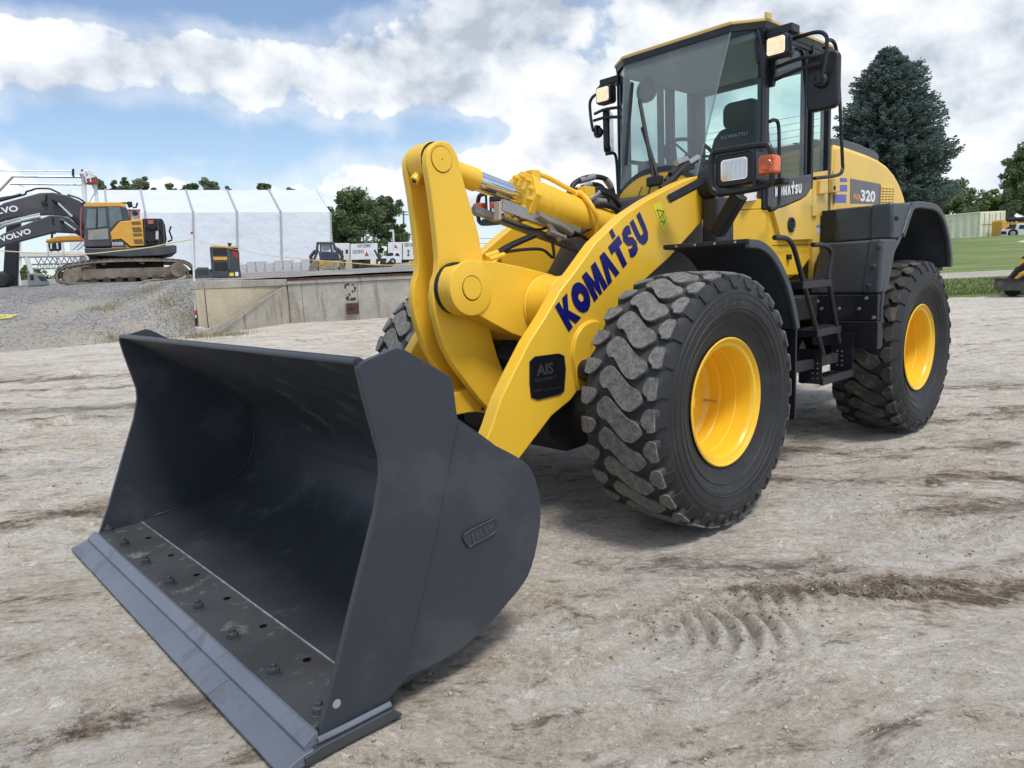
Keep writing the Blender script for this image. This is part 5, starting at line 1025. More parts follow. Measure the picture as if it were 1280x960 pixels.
m = M(); k_ = [(-1.919,1.505)][0]; m.bb(k_[0] - .025, k_[0] + .025, .63, .665, k_[1] - .02, k_[1] + .02); m.build('panel_socket', BLKM, cab, bevel=.004)
m = M(); m.tube([(-1.614,0.668,1.593),(-2.288,0.668,1.602)], .003, 4); m.build('sill_gap', BLKM, cab)

# ================================================================== BACKGROUND (own frame: x right, y away, z up)
ROT = {}
def face(o): return ROT.get((round(o[0], 4), round(o[1], 4)), 0.0)
def turn_to(o, k=1.0):
    ROT[(round(o[0], 4), round(o[1], 4))] = atan2(-o[0], o[1]) * k; return o
class BM(MB):
    """builder in the local frame of a background thing whose base is o = (u, v, z)"""
    def __init__(s, o): MB.__init__(s); s.o = o
    def P(s, pts):
        # where the sight lines of an outline meet the upright plane of this thing's side face
        th = face(s.o); X, Y = cos(th), sin(th); out = []
        for p in pts:
            det = p[0] * Y - p[1] * X; t = (s.o[0] * Y - s.o[1] * X) / det
            a = (t * p[0] - s.o[0]) * X + (t * p[1] - s.o[1]) * Y; out.append((a, CZ + t * (p[2] - CZ) - s.o[2]))
        return out
    def sil(s, pts, y0, y1, mi=0): return s.prism(s.P(pts), 'y', y0, y1, mi)
    def L3(s, pts, y=0.0): return [(a, y, b) for a, b in s.P(pts)]
def rows_mat(name, c1, c2, c3, sc=1.2, streak=True):
    m = bpy.data.materials.new(name); m.use_nodes = True; g = NG(m.node_tree); p = m.node_tree.nodes['Principled BSDF']
    tc = g.n('ShaderNodeTexCoord').outputs['Object']
    n = g.noise(tc, sc, 8, .68); st = g.noise(g.mapping(tc, scale=(6, 6, .55)), 1.0, 6, .65); ff = g.noise(tc, sc * 14, 5, .7)
    c = g.mix(g.smooth(n, .35, .68), c1, c2); c = g.mix(g.m('MULTIPLY', g.smooth(st, .52, .70), .75 if streak else .2), c, c3)
    c = g.mix(g.m('MULTIPLY', g.smooth(ff, .50, .72), .35), c, tuple(x * .45 for x in c1))
    g.put(p.inputs['Base Color'], c); p.inputs['Roughness'].default_value = .92
    b = g.n('ShaderNodeBump'); b.inputs['Distance'].default_value = .02; g.put(b.inputs['Height'], g.m('ADD', ff, n)); g.put(p.inputs['Normal'], b.outputs[0]); return m
CONC = rows_mat('old_concrete', (.34, .32, .28), (.46, .43, .38), (.20, .185, .155))
CONT = rows_mat('tan_concrete', (.50, .43, .30), (.58, .52, .38), (.38, .33, .23), 1.0, False)
CONW = rows_mat('stained_concrete', (.40, .37, .30), (.52, .49, .42), (.15, .14, .115))
RUST = mat('rusty_steel', (.075, .035, .030), .8, var=.3, vscale=8, dirt=(.03, .02, .02), dirtamt=.6)
STEN = mat('stencil_black', (.02, .02, .02), .7, dirt=(.38, .36, .32), dirtamt=.95, dscale=14, dlow=.53, dhigh=.56)
WPNT = mat('white_paint', (.74, .75, .76), .4, var=.04, dirt=(.45, .43, .40), dirtamt=.25)
XYEL = mat('excavator_yellow', (.66, .34, .045), .45, var=.05, dirt=(.45, .30, .12), dirtamt=.3)
XGRY = mat('excavator_grey', (.050, .054, .062), .48, var=.1, dirt=(.13, .12, .11), dirtamt=.45, dscale=.8)
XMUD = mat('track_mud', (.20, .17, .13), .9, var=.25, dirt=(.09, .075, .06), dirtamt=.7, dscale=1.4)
XDRK = mat('track_dark', (.045, .040, .035), .85, var=.3, dirt=(.16, .13, .10), dirtamt=.6, dscale=2)  # dark brown for shoes, rollers, undercarriages and the trailer deck

# ---- loading dock wall
d0 = (DU0, DV0, .20)
DW = bthing('dock_wall', 'low concrete loading dock wall with a painted 2 and two bumpers', 'dock wall', d0)
zt0, zb = 1.72, .10
def dloc(u, v, z): return (u - d0[0], v - d0[1], z - d0[2])
DU3 = 2.2
zt1 = 1.68
# recessed tan panel
m = MB(); m.loft([[dloc(DU0, DV0, zb), dloc(DU0, DV0, zt0 - .24), dloc(DU1, DV1, zt1 - .20), dloc(DU1, DV1, zb)], [dloc(DU0, DV0 + .35, zb), dloc(DU0, DV0 + .35, zt0 - .24), dloc(DU1, DV1 + .35, zt1 - .20), dloc(DU1, DV1 + .35, zb)]]); m.build('tan_panel', CONT, DW)
m = MB(); m.tube([dloc(DU0 + .22, DV0 + .07, zb), dloc(DU0 + .22, DV0 + .07, zt0 - .24)], .012, 4); m.build('panel_joint', BLKM, DW)
m = MB(); m.loft([[dloc(DU0 - .06, DV0 - .10, zt0 - .235), dloc(DU0 - .06, DV0 - .10, zt0), dloc(DU1, DV1 - .10, zt1), dloc(DU1, DV1 - .10, zt1 - .195)], [dloc(DU0 - .06, DV0 + .55, zt0 - .235), dloc(DU0 - .06, DV0 + .55, zt0), dloc(DU1, DV1 + .55, zt1), dloc(DU1, DV1 + .55, zt1 - .195)]]); m.build('cap_slab', CONC, DW, bevel=.02)
# sloping wing wall in front of the panel
wt = .30
m = MB(); a = (DU0 + .22, DV0 - .42); b_ = (DU1 - .002, DV1 - .52)
def wing(du, dv): return [dloc(a[0] + du, a[1] + dv, zb - .1), dloc(a[0] + du, a[1] + dv, .42), dloc(a[0] + .35 + du, a[1] + .30 + dv, .50), dloc(b_[0] + du, b_[1] + dv, zt1 - .22), dloc(b_[0] + du, b_[1] + dv, zb - .1)]
m.loft([wing(0, 0), wing(.0, wt)]); m.build('wing_wall', CONW, DW, bevel=.02)
m = MB(); m.loft([[dloc(DU0, DV0 - .30, zb - .1), dloc(DU0, DV0 - .30, .50), dloc(DU0 + .25, DV0 - .36, .46), dloc(DU0 + .25, DV0 - .36, zb - .1)], [dloc(DU0, DV0, zb - .1), dloc(DU0, DV0, .50), dloc(DU0 + .25, DV0, .46), dloc(DU0 + .25, DV0, zb - .1)]]); m.build('wing_foot', CONW, DW, bevel=.02)
# straight dock face in cast bays
xs = [DU1, DU1 + .42, [(-4.596,22.392,1.06)][0][0] - .02, [(-3.005,22.381,0.987)][0][0], -1.0, 1.0, DU3]
for i in range(len(xs) - 1):
    m = MB(); m.loft([[dloc(xs[i] + .006, DV1 - .12, zb - .1), dloc(xs[i + 1] - .006, DV1 - .12, zb - .1), dloc(xs[i + 1] - .006, DV1 - .12, zt1 - .17), dloc(xs[i] + .006, DV1 - .12, zt1 - .17)], [dloc(xs[i] + .006, DV1 + .3, zb - .1), dloc(xs[i + 1] - .006, DV1 + .3, zb - .1), dloc(xs[i + 1] - .006, DV1 + .3, zt1 - .17), dloc(xs[i] + .006, DV1 + .3, zt1 - .17)]]); m.build('concrete_bay', CONC, DW, bevel=.006)
m = MB(); m.loft([[dloc(x, DV1 + y, z) for y, z in ((-.16, zt1 - .165), (-.16, zt1), (.5, zt1), (.5, zt1 - .165))] for x in (DU1 + .003, DU3)]); m.build('cap_beam', CONC, DW, bevel=.01)
m = MB(); m.loft([[dloc(x, DV1 + y, z) for y, z in ((-.175, zt1 - .055), (-.175, zt1 + .012), (-.05, zt1 + .012), (-.05, zt1 - .055))] for x in (DU1 + .01, DU3)]); m.build('edge_plate', RUST, DW)
for P in ([(-4.995,22.211,0.863),(-4.624,22.212,0.87),(-4.64,22.16,0.528),(-5.011,22.159,0.521)], [(-3.266,22.202,0.808),(-2.993,22.204,0.82),(-3.006,22.163,0.551),(-3.278,22.162,0.539)]):
    m = MB(); u0, u1 = P[0][0], P[1][0]; z1, z0 = P[0][2], P[2][2]; vv_ = DV1 - .122
    m.loft([[dloc(u0, vv_, z0), dloc(u1, vv_, z0), dloc(u1, vv_, z1), dloc(u0, vv_, z1)], [dloc(u0 + .02, vv_ - .10, z0 + .02), dloc(u1 - .02, vv_ - .10, z0 + .02), dloc(u1 - .02, vv_ - .10, z1 - .02), dloc(u0 + .02, vv_ - .10, z1 - .02)]]); bp = m.build('dock_bumper', RUST, DW)
    m = MB(); m.loft([[dloc(u0 + .1, vv_ - .101, z0 + .13), dloc(u1 - .1, vv_ - .101, z0 + .13), dloc(u1 - .1, vv_ - .101, z1 - .13), dloc(u0 + .1, vv_ - .101, z1 - .13)], [dloc(u0 + .1, vv_ - .11, z0 + .13), dloc(u1 - .1, vv_ - .11, z0 + .13), dloc(u1 - .1, vv_ - .11, z1 - .13), dloc(u0 + .1, vv_ - .11, z1 - .13)]]); m.build('bumper_pad', BLKM, bp)
two = [(-5.016,22.222,0.937),(-4.646,22.219,0.92),(-4.992,22.299,1.45)]
h_ = two[2][2] - two[0][2]; w_2 = two[1][0] - two[0][0]; o2 = dloc(two[0][0], DV1 - .1235, two[0][2])
m = MB()
pth = [(.06, .74), (.12, .88), (.30, .97), (.55, .98), (.80, .90), (.90, .76), (.84, .62), (.62, .50), (.38, .34), (.20, .16), (.12, .09), (.40, .085), (.70, .085), (.93, .085)]
rb = ribbon([(p.x, p.y) for p in crv([(a, b, 0) for a, b in pth], 3)], .17)
for k, q in enumerate(rb):
    if k in (8, 9, 21, 22): continue
    m.add([(o2[0] + p[0] * w_2, o2[1], o2[2] + p[1] * h_) for p in q], [(0, 1, 2, 3)])
m.build('painted_number', STEN, DW, flat=True)

# ---- white tent hall
TB = [(-18.315,76.159,3.489)][0]
TL = [(-43.38,72.135,3.631)][0]
TH = bthing('tent_hall', 'long white fabric tent hall behind the excavator', 'tent', TB)
tm = mat('white_fabric', (.62, .66, .71), .6, var=.03, vscale=.15, dirt=(.52, .55, .58), dirtamt=.5, dscale=.12, bump=.22, bscale=.45, dlow=.45, dhigh=.75)
e1 = [(-18.225,76.989,8.977)][0]; e0 = [(-43.096,73.05,9.684)][0]; r1 = [(-21.985,86.626,12.515)][0]; r0 = [(-48.44,82.691,13.252)][0]
tu = lambda p: (p[0] - TB[0], p[1] - TB[1], p[2] - TB[2])
bays = [88, 132, 178, 237, 292, 348, 413]
def lerp3(a, b, t): return tuple(a[i] + (b[i] - a[i]) * t for i in range(3))
for i in range(6):
    t0_, t1_ = (bays[i] - 88) / 325, (bays[i + 1] - 88) / 325; g_ = .0012
    t0_ += g_; t1_ -= g_
    lo0, lo1 = lerp3(TL, TB, t0_), lerp3(TL, TB, t1_); h0, h1 = lerp3(e0, e1, t0_), lerp3(e0, e1, t1_); k0, k1 = lerp3(r0, r1, t0_), lerp3(r0, r1, t1_)
    m = MB(); q = [tu(lo0), tu(lo1), tu(h1), tu(h0)]; m.loft([q, [(x, y + .12, z) for x, y, z in q]]); m.build('wall_panel', tm, TH)
    m = MB(); q = [tu(h0), tu(h1), tu(k1), tu(k0)]; m.loft([q, [(x, y, z - .12) for x, y, z in q]]); m.build('roof_panel', tm, TH)
    for (p, q2) in ((lo1, h1), (h1, k1)):
        if i < 5: m = MB(); m.tube([(p[0] - TB[0] + .05, p[1] - TB[1] - .06, p[2] - TB[2] + .03), (q2[0] - TB[0] + .05, q2[1] - TB[1] - .06, q2[2] - TB[2] + .03)], .11, 6); m.build('seam_strip', mat('seam_grey', (.36, .38, .40), .5), TH)
bk1 = (e1[0] * 1.17, e1[1] * 1.17, e1[2] + (e1[2] - CZ) * .15); bk0 = (r0[0], r0[1] + 9, e0[2])
m = MB(); m.add([tu(TB), tu(e1), tu(r1), tu(bk1), tu((bk1[0], bk1[1], TB[2] - 1)), tu(bk0), tu((bk0[0], bk0[1], TL[2] - 1)), tu(r0), tu(e0), tu(TL)], [(0, 4, 3, 1), (1, 3, 2), (3, 5, 7, 2), (4, 6, 5, 3), (9, 8, 7, 5, 6)]); m.build('end_wall', tm, TH)
m = MB(); m.tube([tu(TB), tu(e1)], .10, 6); m.build('corner_strip', MATS['seam_grey'], TH)
# concrete blocks and rail at the foot of the tent
for i in range(9):
    pxa, pxb = 300 + i * 11.2, 300 + i * 11.2 + 10.6
    P = [(-23.895,64.966,3.038),(-16.644,64.958,2.989),(-23.85,65.11,3.995)]
    t = i / 9; u0 = P[0][0] + (P[1][0] - P[0][0]) * t; u1 = P[0][0] + (P[1][0] - P[0][0]) * (t + .105); zz = P[0][2] + (P[1][2] - P[0][2]) * t * 0
    hh_ = (P[2][2] - P[0][2]) * (1 if i % 3 else .78)
    o = (u0, P[0][1], gz(u0, P[0][1]) - .05); m = MB(); m.box(((u1 - u0) / 2, 0, hh_ / 2), (u1 - u0, .8, hh_)); b_o = m.build('concrete_block', mat('pale_block', (.50, .51, .52), .85, var=.08, dirt=(.30, .30, .29), dirtamt=.5), None, bevel=.02)
    b_o.location = B(*o); b_o.rotation_euler = (0, 0, RZB)
    tag(b_o, ('leftmost', 'second', 'third', 'fourth', 'middle', 'sixth', 'seventh', 'eighth', 'rightmost')[i] + ('' if i in (0, 4, 8) else ' from the left') + ' pale concrete block in the row at the foot of the tent', 'concrete block', 'concrete blocks along the tent')

# ---- excavator
XO = [(-13.76,26.138,1.755)][0]
XO = (XO[0], XO[1], gz(XO[0], XO[1] - .6))
turn_to(XO)
X = bthing('excavator', 'yellow and dark grey tracked excavator with its cab above muddy crawler tracks', 'excavator', XO, face(XO))
def xb(): return BM(XO)
for yo, nm in ((-.55, 'near'), (2.3, 'far')):
    tr = [(-16.154,26.168,1.951),(-16.263,26.19,2.099),(-16.253,26.22,2.299),(-16.101,26.245,2.463),(-15.863,26.265,2.596),(-15.397,26.275,2.66),(-14.67,26.283,2.713),(-13.657,26.282,2.709),(-12.646,26.275,2.663),(-11.868,26.263,2.584),(-11.525,26.248,2.482),(-11.333,26.216,2.273),(-11.285,26.181,2.042),(-11.382,26.152,1.846),(-11.56,26.136,1.74),(-12.545,26.134,1.728),(-13.991,26.14,1.765),(-15.436,26.15,1.832)]
    Pq = xb().P(tr); Pq = crv2(Pq, 3, True); cxm = sum(p[0] for p in Pq) / len(Pq); czm = sum(p[1] for p in Pq) / len(Pq)
    inn = [(cxm + (x - cxm) * .965, czm + (z - czm) * .74) for x, z in Pq]
    m = xb(); n_ = len(Pq); m.loft([[(Pq[i][0], yo, Pq[i][1]), (Pq[i][0], yo + .6, Pq[i][1]), (inn[i][0], yo + .6, inn[i][1]), (inn[i][0], yo, inn[i][1])] for i in list(range(n_)) + [0]], caps=False); tk = m.build('crawler_track', XMUD, X)
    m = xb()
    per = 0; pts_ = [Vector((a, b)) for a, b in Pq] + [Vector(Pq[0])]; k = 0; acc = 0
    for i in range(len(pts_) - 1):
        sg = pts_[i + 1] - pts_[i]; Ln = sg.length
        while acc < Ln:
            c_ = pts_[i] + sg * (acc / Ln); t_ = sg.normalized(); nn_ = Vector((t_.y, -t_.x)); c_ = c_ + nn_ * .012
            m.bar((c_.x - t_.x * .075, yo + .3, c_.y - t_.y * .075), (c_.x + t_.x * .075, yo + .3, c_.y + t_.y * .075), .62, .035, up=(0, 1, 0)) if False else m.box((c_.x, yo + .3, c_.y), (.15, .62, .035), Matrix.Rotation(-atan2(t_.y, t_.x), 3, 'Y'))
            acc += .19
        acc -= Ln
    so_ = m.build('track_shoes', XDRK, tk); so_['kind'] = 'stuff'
    m = xb(); m.sil([(-15.322,26.235,2.399),(-12.111,26.226,2.338),(-12.129,26.17,1.966),(-13.69,26.176,2.009),(-15.341,26.175,1.999)], yo + .10, yo + .45); m.build('track_frame', XMUD, X, bevel=.03)
    m = xb(); m.sil([(-15.959,26.235,2.4),(-15.319,26.244,2.456),(-15.313,26.17,1.969),(-15.894,26.166,1.939),(-16.001,26.192,2.115)], yo + .02, yo + .4); m.build('idler_guard', XMUD, X, bevel=.03)
    cc = xb().P([(-11.885,26.207,2.213)])[0]; m = MB(); m.lathe([(yo - .03, 0), (yo - .03, .27), (yo + .1, .28), (yo + .5, .28), (yo + .5, 0)], (cc[0], 0, cc[1]), seg=20); m.build('sprocket_hub', XMUD, X, bevel=.02)
    for pxx in (116, 128, 140, 152, 164, 176, 188, 200):
        cc = xb().P([(-13.749,26.173,1.983)])[0]; ux = (pxx - 158) * 25.8 / 892 * 1.12; m = MB(); m.lathe([(yo + .02, 0), (yo + .02, .12), (yo + .5, .12), (yo + .5, 0)], (ux, 0, cc[1] - .02 + (pxx - 158) * .0006), seg=12); m.build('track_roller', XDRK, X)
    for pxx in (139, 176):
        cc = xb().P([(-13.724,26.255,2.526)])[0]; ux = (pxx - 158) * 25.8 / 892 * 1.12; m = MB(); m.lathe([(yo + .02, 0), (yo + .02, .10), (yo + .5, .10), (yo + .5, 0)], (ux, 0, cc[1] + .06), seg=12); m.build('carrier_roller', XDRK, X)
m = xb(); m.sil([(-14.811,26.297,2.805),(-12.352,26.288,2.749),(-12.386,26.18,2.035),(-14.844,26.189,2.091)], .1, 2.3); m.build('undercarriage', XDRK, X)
m = xb(); m.sil([(-15.2,26.347,3.138),(-13.929,26.338,3.079),(-12.771,26.339,3.083),(-12.017,26.342,3.106),(-11.903,26.337,3.072),(-11.915,26.298,2.815),(-12.352,26.288,2.749),(-13.655,26.289,2.752),(-15.155,26.308,2.878)], -.45, 2.6); m.build('deck', XGRY, X, bevel=.04)
m = xb(); m.sil([(-15.135,26.559,4.538),(-15.072,26.575,4.649),(-13.714,26.566,4.587),(-13.577,26.539,4.409),(-13.509,26.478,4.005),(-13.886,26.476,3.994),(-14.251,26.423,3.638),(-14.216,26.349,3.15),(-15.199,26.351,3.166)], -.45, .5); xc = m.build('operator_cab', XGRY, X, bevel=.04)
m = xb(); m.sil([(-15.161,26.567,4.596),(-15.098,26.584,4.708),(-14.778,26.589,4.736),(-13.854,26.582,4.693),(-13.627,26.565,4.583),(-13.632,26.548,4.469),(-13.861,26.558,4.536),(-15.075,26.565,4.578)], -.47, .52); m.build('cab_roof', XYEL, xc, bevel=.03)
wnd = mat('excavator_window', (.10, .14, .15), .12, var=.3, vscale=1.5, coat=.3)
for P in ([(-15.021,26.553,4.504),(-14.703,26.551,4.489),(-14.762,26.452,3.833),(-15.11,26.45,3.821)], [(-14.672,26.555,4.516),(-14.384,26.553,4.503),(-14.355,26.458,3.872),(-14.705,26.452,3.831)], [(-14.266,26.559,4.541),(-13.862,26.556,4.522),(-13.796,26.489,4.075),(-13.972,26.481,4.026),(-14.244,26.444,3.781)]):
    m = xb(); m.sil(P, -.462, -.44); m.build('window_pane', wnd, xc)
m = xb(); m.sil([(-15.027,26.441,3.76),(-14.33,26.445,3.785),(-14.319,26.388,3.412),(-15.043,26.389,3.417)], -.464, -.44); m.build('lower_window_pane', mat('pale_window', (.26, .28, .25), .2, var=.2, dirt=(.35, .12, .08), dirtamt=.5, dscale=1.5), xc)
m = xb(); m.tube(m.L3([(-14.672,26.555,4.516),(-14.706,26.447,3.802)], -.47), .018, 5); m.build('window_bar', BLK, xc)
m = xb(); m.tube(m.L3([(-15.221,26.559,4.541),(-15.268,26.503,4.171),(-15.272,26.395,3.456),(-15.16,26.386,3.394)], -.6), .018, 6, smooth=3); m.build('handrail', mat('rail_red', (.40, .10, .08), .5), X)
m = xb(); m.sil([(-14.251,26.423,3.638),(-13.885,26.481,4.022),(-13.537,26.483,4.035),(-13.072,26.488,4.071),(-13.059,26.345,3.125),(-13.551,26.344,3.119),(-13.857,26.385,3.391),(-14.205,26.383,3.378)], -.46, .6); xp = m.build('side_door', XYEL, X, bevel=.03)
for k, (y0, y1) in enumerate(((278.5, 282.5), (285.5, 291.5), (293, 296.5), (300, 305.5))):
    P = [(-13.483,26.469,3.946),(-13.165,26.469,3.946)]
    sc_ = 25.8 / 892; zt_ = P[0][2] - (y0 - 280) * sc_; zb_ = P[0][2] - (y1 - 280) * sc_
    v_ = P[0][1]; m = xb(); m.sil([(P[0][0], v_, zt_), (P[1][0], v_, zt_), (P[1][0] + .03, v_, zb_), (P[0][0] + .03, v_, zb_)], -.468, -.455); m.build('vent_grille', mat('vent_brown', (.16, .10, .03), .7), xp)
m = xb(); m.sil([(-14.206,26.379,3.35),(-13.858,26.381,3.362),(-13.694,26.35,3.155),(-13.697,26.341,3.097),(-14.217,26.345,3.121)], -.465, -.44); m.build('decal_panel', XGRY, xp)
P = [(-14.185,26.355,3.191),(-13.808,26.355,3.188),(-14.179,26.372,3.306)]
Q3 = BM(XO).L3(P, -.47); text_part('ECR355E', Q3[0], (1, 0, 0), (0, 0, 1), .10, WHT, xp, bold=.02, width=Q3[1][0] - Q3[0][0], name='model_lettering')
m = xb(); m.sil([(-13.071,26.492,4.099),(-12.377,26.488,4.067),(-12.273,26.452,3.834),(-12.239,26.374,3.317),(-12.309,26.336,3.062),(-13.06,26.341,3.097)], -.30, 2.4); eb = m.build('engine_bay', BLKM, X, bevel=.03)
m = xb(); m.sil([(-12.9,26.482,4.034),(-12.669,26.481,4.023),(-12.705,26.459,3.882),(-12.878,26.461,3.89)], -.33, -.29); m.build('hose_bracket', mat('rail_red', (.4, .1, .08)), eb)
m = xb(); m.tube(m.L3([(-12.572,26.42,3.618),(-12.586,26.376,3.333)], -.36), .05, 10); m.build('filter_canister', mat('canister', (.6, .58, .5), .5), eb)
for P in ([(-12.523,26.484,4.045),(-12.539,26.342,3.101)], [(-12.353,26.474,3.98),(-12.335,26.344,3.121)], [(-13.016,26.483,4.039),(-13.03,26.345,3.124)]):
    m = xb(); m.tube(m.L3(P, -.36), .03, 6); m.build('bay_post', XGRY, eb)
for P in ([(-12.99,26.379,3.351),(-12.821,26.365,3.258),(-12.645,26.373,3.307),(-12.475,26.358,3.213)], [(-12.94,26.448,3.807),(-12.742,26.434,3.712),(-12.564,26.446,3.79),(-12.428,26.419,3.612),(-12.378,26.392,3.438)], [(-12.94,26.353,3.177),(-12.708,26.356,3.195),(-12.479,26.345,3.127)]):
    m = xb(); m.tube(m.L3(P, -.34), .025, 6, smooth=3); m.build('bay_hose', HOSE, eb)
m = xb(); m.tube(m.L3([(-12.214,26.361,3.23),(-12.067,26.369,3.28),(-12.063,26.381,3.366),(-12.139,26.417,3.598),(-12.073,26.442,3.767)], -.4), .03, 6); m.build('guard_rail', BLK, X)
m = xb(); m.sil([(-13.546,26.548,4.465),(-13.17,26.545,4.447),(-13.16,26.484,4.046),(-13.507,26.487,4.062)], .2, .9); m.build('white_panel', WPNT, X, bevel=.02)
for P in ([(-13.544,26.552,4.493),(-13.478,26.487,4.061)], [(-13.169,26.549,4.476),(-13.188,26.489,4.076)], [(-13.575,26.548,4.466),(-13.112,26.545,4.445)]):
    m = xb(); m.tube(m.L3(P, .15), .022, 6); m.build('red_rail', MATS['rail_red'], X)
m = xb(); cc = m.P([(-13.32,26.529,4.34)])[0]; m.lathe([(.10, 0), (.10, .08), (.2, .09), (.2, 0)], (cc[0], 0, cc[1]), seg=12); m.build('intake_pipe', BLKM, X)
m = xb(); m.tube(m.L3([(-15.297,26.594,4.774),(-14.43,26.59,4.748),(-13.563,26.584,4.709)], .1), .03, 6); m.tube(m.L3([(-13.563,26.584,4.709),(-13.484,26.56,4.548)], .1), .05, 6); m.build('roof_pipe', BLKM, X)
m = xb(); m.sil([(-13.59,26.591,4.753),(-13.417,26.59,4.745),(-13.396,26.564,4.572),(-13.569,26.565,4.58)], 0, .3); m.build('beacon', BLKM, X)
m = xb(); m.tube(m.L3([(-13.397,26.56,4.544),(-13.282,26.559,4.538),(-13.216,26.584,4.707)], .1), .03, 6); m.build('rear_camera', BLKM, X)
def boom(root, P, y0, y1, mm=XGRY, nm='boom'):
    m = BM(XO); m.sil(P, y0, y1); return m.build(nm, mm, root, bevel=.04)
bA = boom(X, [(-20.011,26.333,3.044),(-19.127,26.383,3.375),(-18.235,26.457,3.864),(-17.646,26.489,4.08),(-17.058,26.52,4.282),(-16.47,26.546,4.456),(-16.124,26.544,4.44),(-15.781,26.528,4.338),(-15.448,26.483,4.037),(-15.172,26.438,3.738),(-15.128,26.394,3.449),(-15.296,26.413,3.572),(-15.576,26.443,3.771),(-16.326,26.452,3.834),(-17.379,26.418,3.61),(-18.256,26.39,3.421),(-19.144,26.327,3.004),(-19.975,26.263,2.584)], .62, .98)
m = xb(); m.tube(m.L3([(-15.961,26.508,4.203),(-15.486,26.453,3.838)], .5), .035, 10); m.build('cylinder_rod', CHR, bA)
m = xb(); m.tube(m.L3([(-15.514,26.457,3.868),(-15.178,26.42,3.623)], .5), .07, 10); m.build('boom_cylinder', BLK, bA)
m = xb(); m.tube(m.L3([(-16.075,26.513,4.237),(-15.932,26.508,4.202)], .5), .08, 10); m.build('cylinder_pin', BLK, bA)
m = xb(); m.tube(m.L3([(-16.358,26.537,4.393),(-16.367,26.507,4.193),(-16.313,26.493,4.105)], .6), .025, 6); m.build('boom_hose', HOSE, bA)
P = [(-18.307,26.412,3.567),(-17.165,26.454,3.843),(-18.356,26.44,3.755)]
P0_, P1_, P2_ = [Vector(p) for p in BM(XO).L3(P, .612)]
text_part('VOLVO', P0_, P1_ - P0_, P2_ - P0_, .175, WHT, bA, bold=.03, width=(P1_ - P0_).length, name='boom_lettering')
m = xb(); m.tube(m.L3([(-19.409,26.407,3.531),(-18.22,26.506,4.193),(-17.635,26.524,4.309),(-17.054,26.533,4.368)], .9), .055, 10); m.tube(m.L3([(-17.576,26.528,4.335),(-16.847,26.545,4.444)], .9), .075, 10); m.build('arm_cylinder', STL, bA)
# second excavator, mostly hidden behind the first
XO2 = (XO[0] + .2, XO[1] + 3.7, gz(XO[0], XO[1] + 3.7))
turn_to(XO2)
X2 = bthing('excavator', 'second excavator behind the first, showing its upper dark boom and hanging arm', 'excavator', XO2, face(XO2))
def xb2(): return BM(XO2)
m = xb2(); m.sil([(-17.138,30.112,4.628),(-14.617,30.075,4.382),(-14.508,29.897,3.207),(-17.198,29.916,3.33)], .2, 2.6); m.build('house', XYEL, X2, bevel=.05)
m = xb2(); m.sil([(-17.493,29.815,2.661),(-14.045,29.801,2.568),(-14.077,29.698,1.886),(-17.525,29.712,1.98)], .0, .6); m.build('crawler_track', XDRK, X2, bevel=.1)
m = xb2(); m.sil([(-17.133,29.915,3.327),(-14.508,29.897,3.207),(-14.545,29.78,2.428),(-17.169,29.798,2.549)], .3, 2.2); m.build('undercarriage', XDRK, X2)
m = xb2(); m.sil([(-22.498,30.11,4.614),(-21.322,30.19,5.145),(-20.648,30.242,5.488),(-19.817,30.271,5.677),(-19.153,30.293,5.826),(-18.594,30.292,5.816),(-18.009,30.27,5.676),(-17.495,30.232,5.425),(-17.179,30.191,5.15),(-16.997,30.141,4.817),(-17.037,30.013,3.973),(-17.299,30.015,3.985),(-17.543,30.076,4.386),(-18.05,30.138,4.8),(-18.702,30.155,4.911),(-19.36,30.154,4.909),(-20.681,30.137,4.791),(-21.519,30.083,4.439),(-22.433,30.001,3.896)], .75, 1.15); bB = m.build('boom', XGRY, X2, bevel=.04)
m = xb2(); m.tube(m.L3([(-18.416,30.229,5.402),(-17.758,30.126,4.721)], .6), .045, 10); m.build('cylinder_rod', CHR, bB)
m = xb2(); m.tube(m.L3([(-17.789,30.131,4.755),(-17.29,30.044,4.18)], .6), .10, 10); m.build('boom_cylinder', BLK, bB)
m = xb2(); m.tube(m.L3([(-18.576,30.245,5.507),(-18.352,30.224,5.366)], .6), .10, 10); m.build('cylinder_pin', BLK, bB)
m = xb2(); m.tube(m.L3([(-19.01,30.223,5.364),(-18.905,30.242,5.489),(-18.86,30.281,5.747)], .7), .03, 6); m.tube(m.L3([(-19.04,30.233,5.43),(-18.847,30.217,5.324)], .7), .06, 6); m.build('boom_valve', BLKM, bB)
m = xb2(); m.tube(m.L3([(-21.301,30.259,5.599),(-20.637,30.279,5.731),(-19.845,30.288,5.793),(-19.74,30.307,5.918),(-19.507,30.315,5.972),(-19.308,30.324,6.028),(-18.783,30.32,6.004),(-18.525,30.303,5.894),(-18.268,30.282,5.753)], .9), .035, 8, smooth=3); m.tube(m.L3([(-21.305,30.244,5.502),(-19.91,30.288,5.796)], .8), .06, 8); m.tube(m.L3([(-18.007,30.275,5.708),(-17.49,30.247,5.522),(-17.176,30.201,5.215)], .9), .035, 8, smooth=3); m.build('boom_hose', HOSE, bB)
P = [(-21.693,30.161,4.951),(-20.057,30.186,5.12),(-21.716,30.193,5.163)]
P0_, P1_, P2_ = [Vector(p) for p in BM(XO2).L3(P, .742)]
text_part('VOLVO', P0_, P1_ - P0_, P2_ - P0_, .22, WHT, bB, bold=.03, width=(P1_ - P0_).length, name='boom_lettering')
m = xb2(); m.sil([(-20.576,30.156,4.916),(-19.983,30.161,4.954),(-20.133,29.995,3.855),(-20.285,29.716,2.009),(-20.91,29.716,2.005),(-20.739,29.95,3.558)], .75, 1.1); m.build('dipper_arm', BLK, X2, bevel=.04)
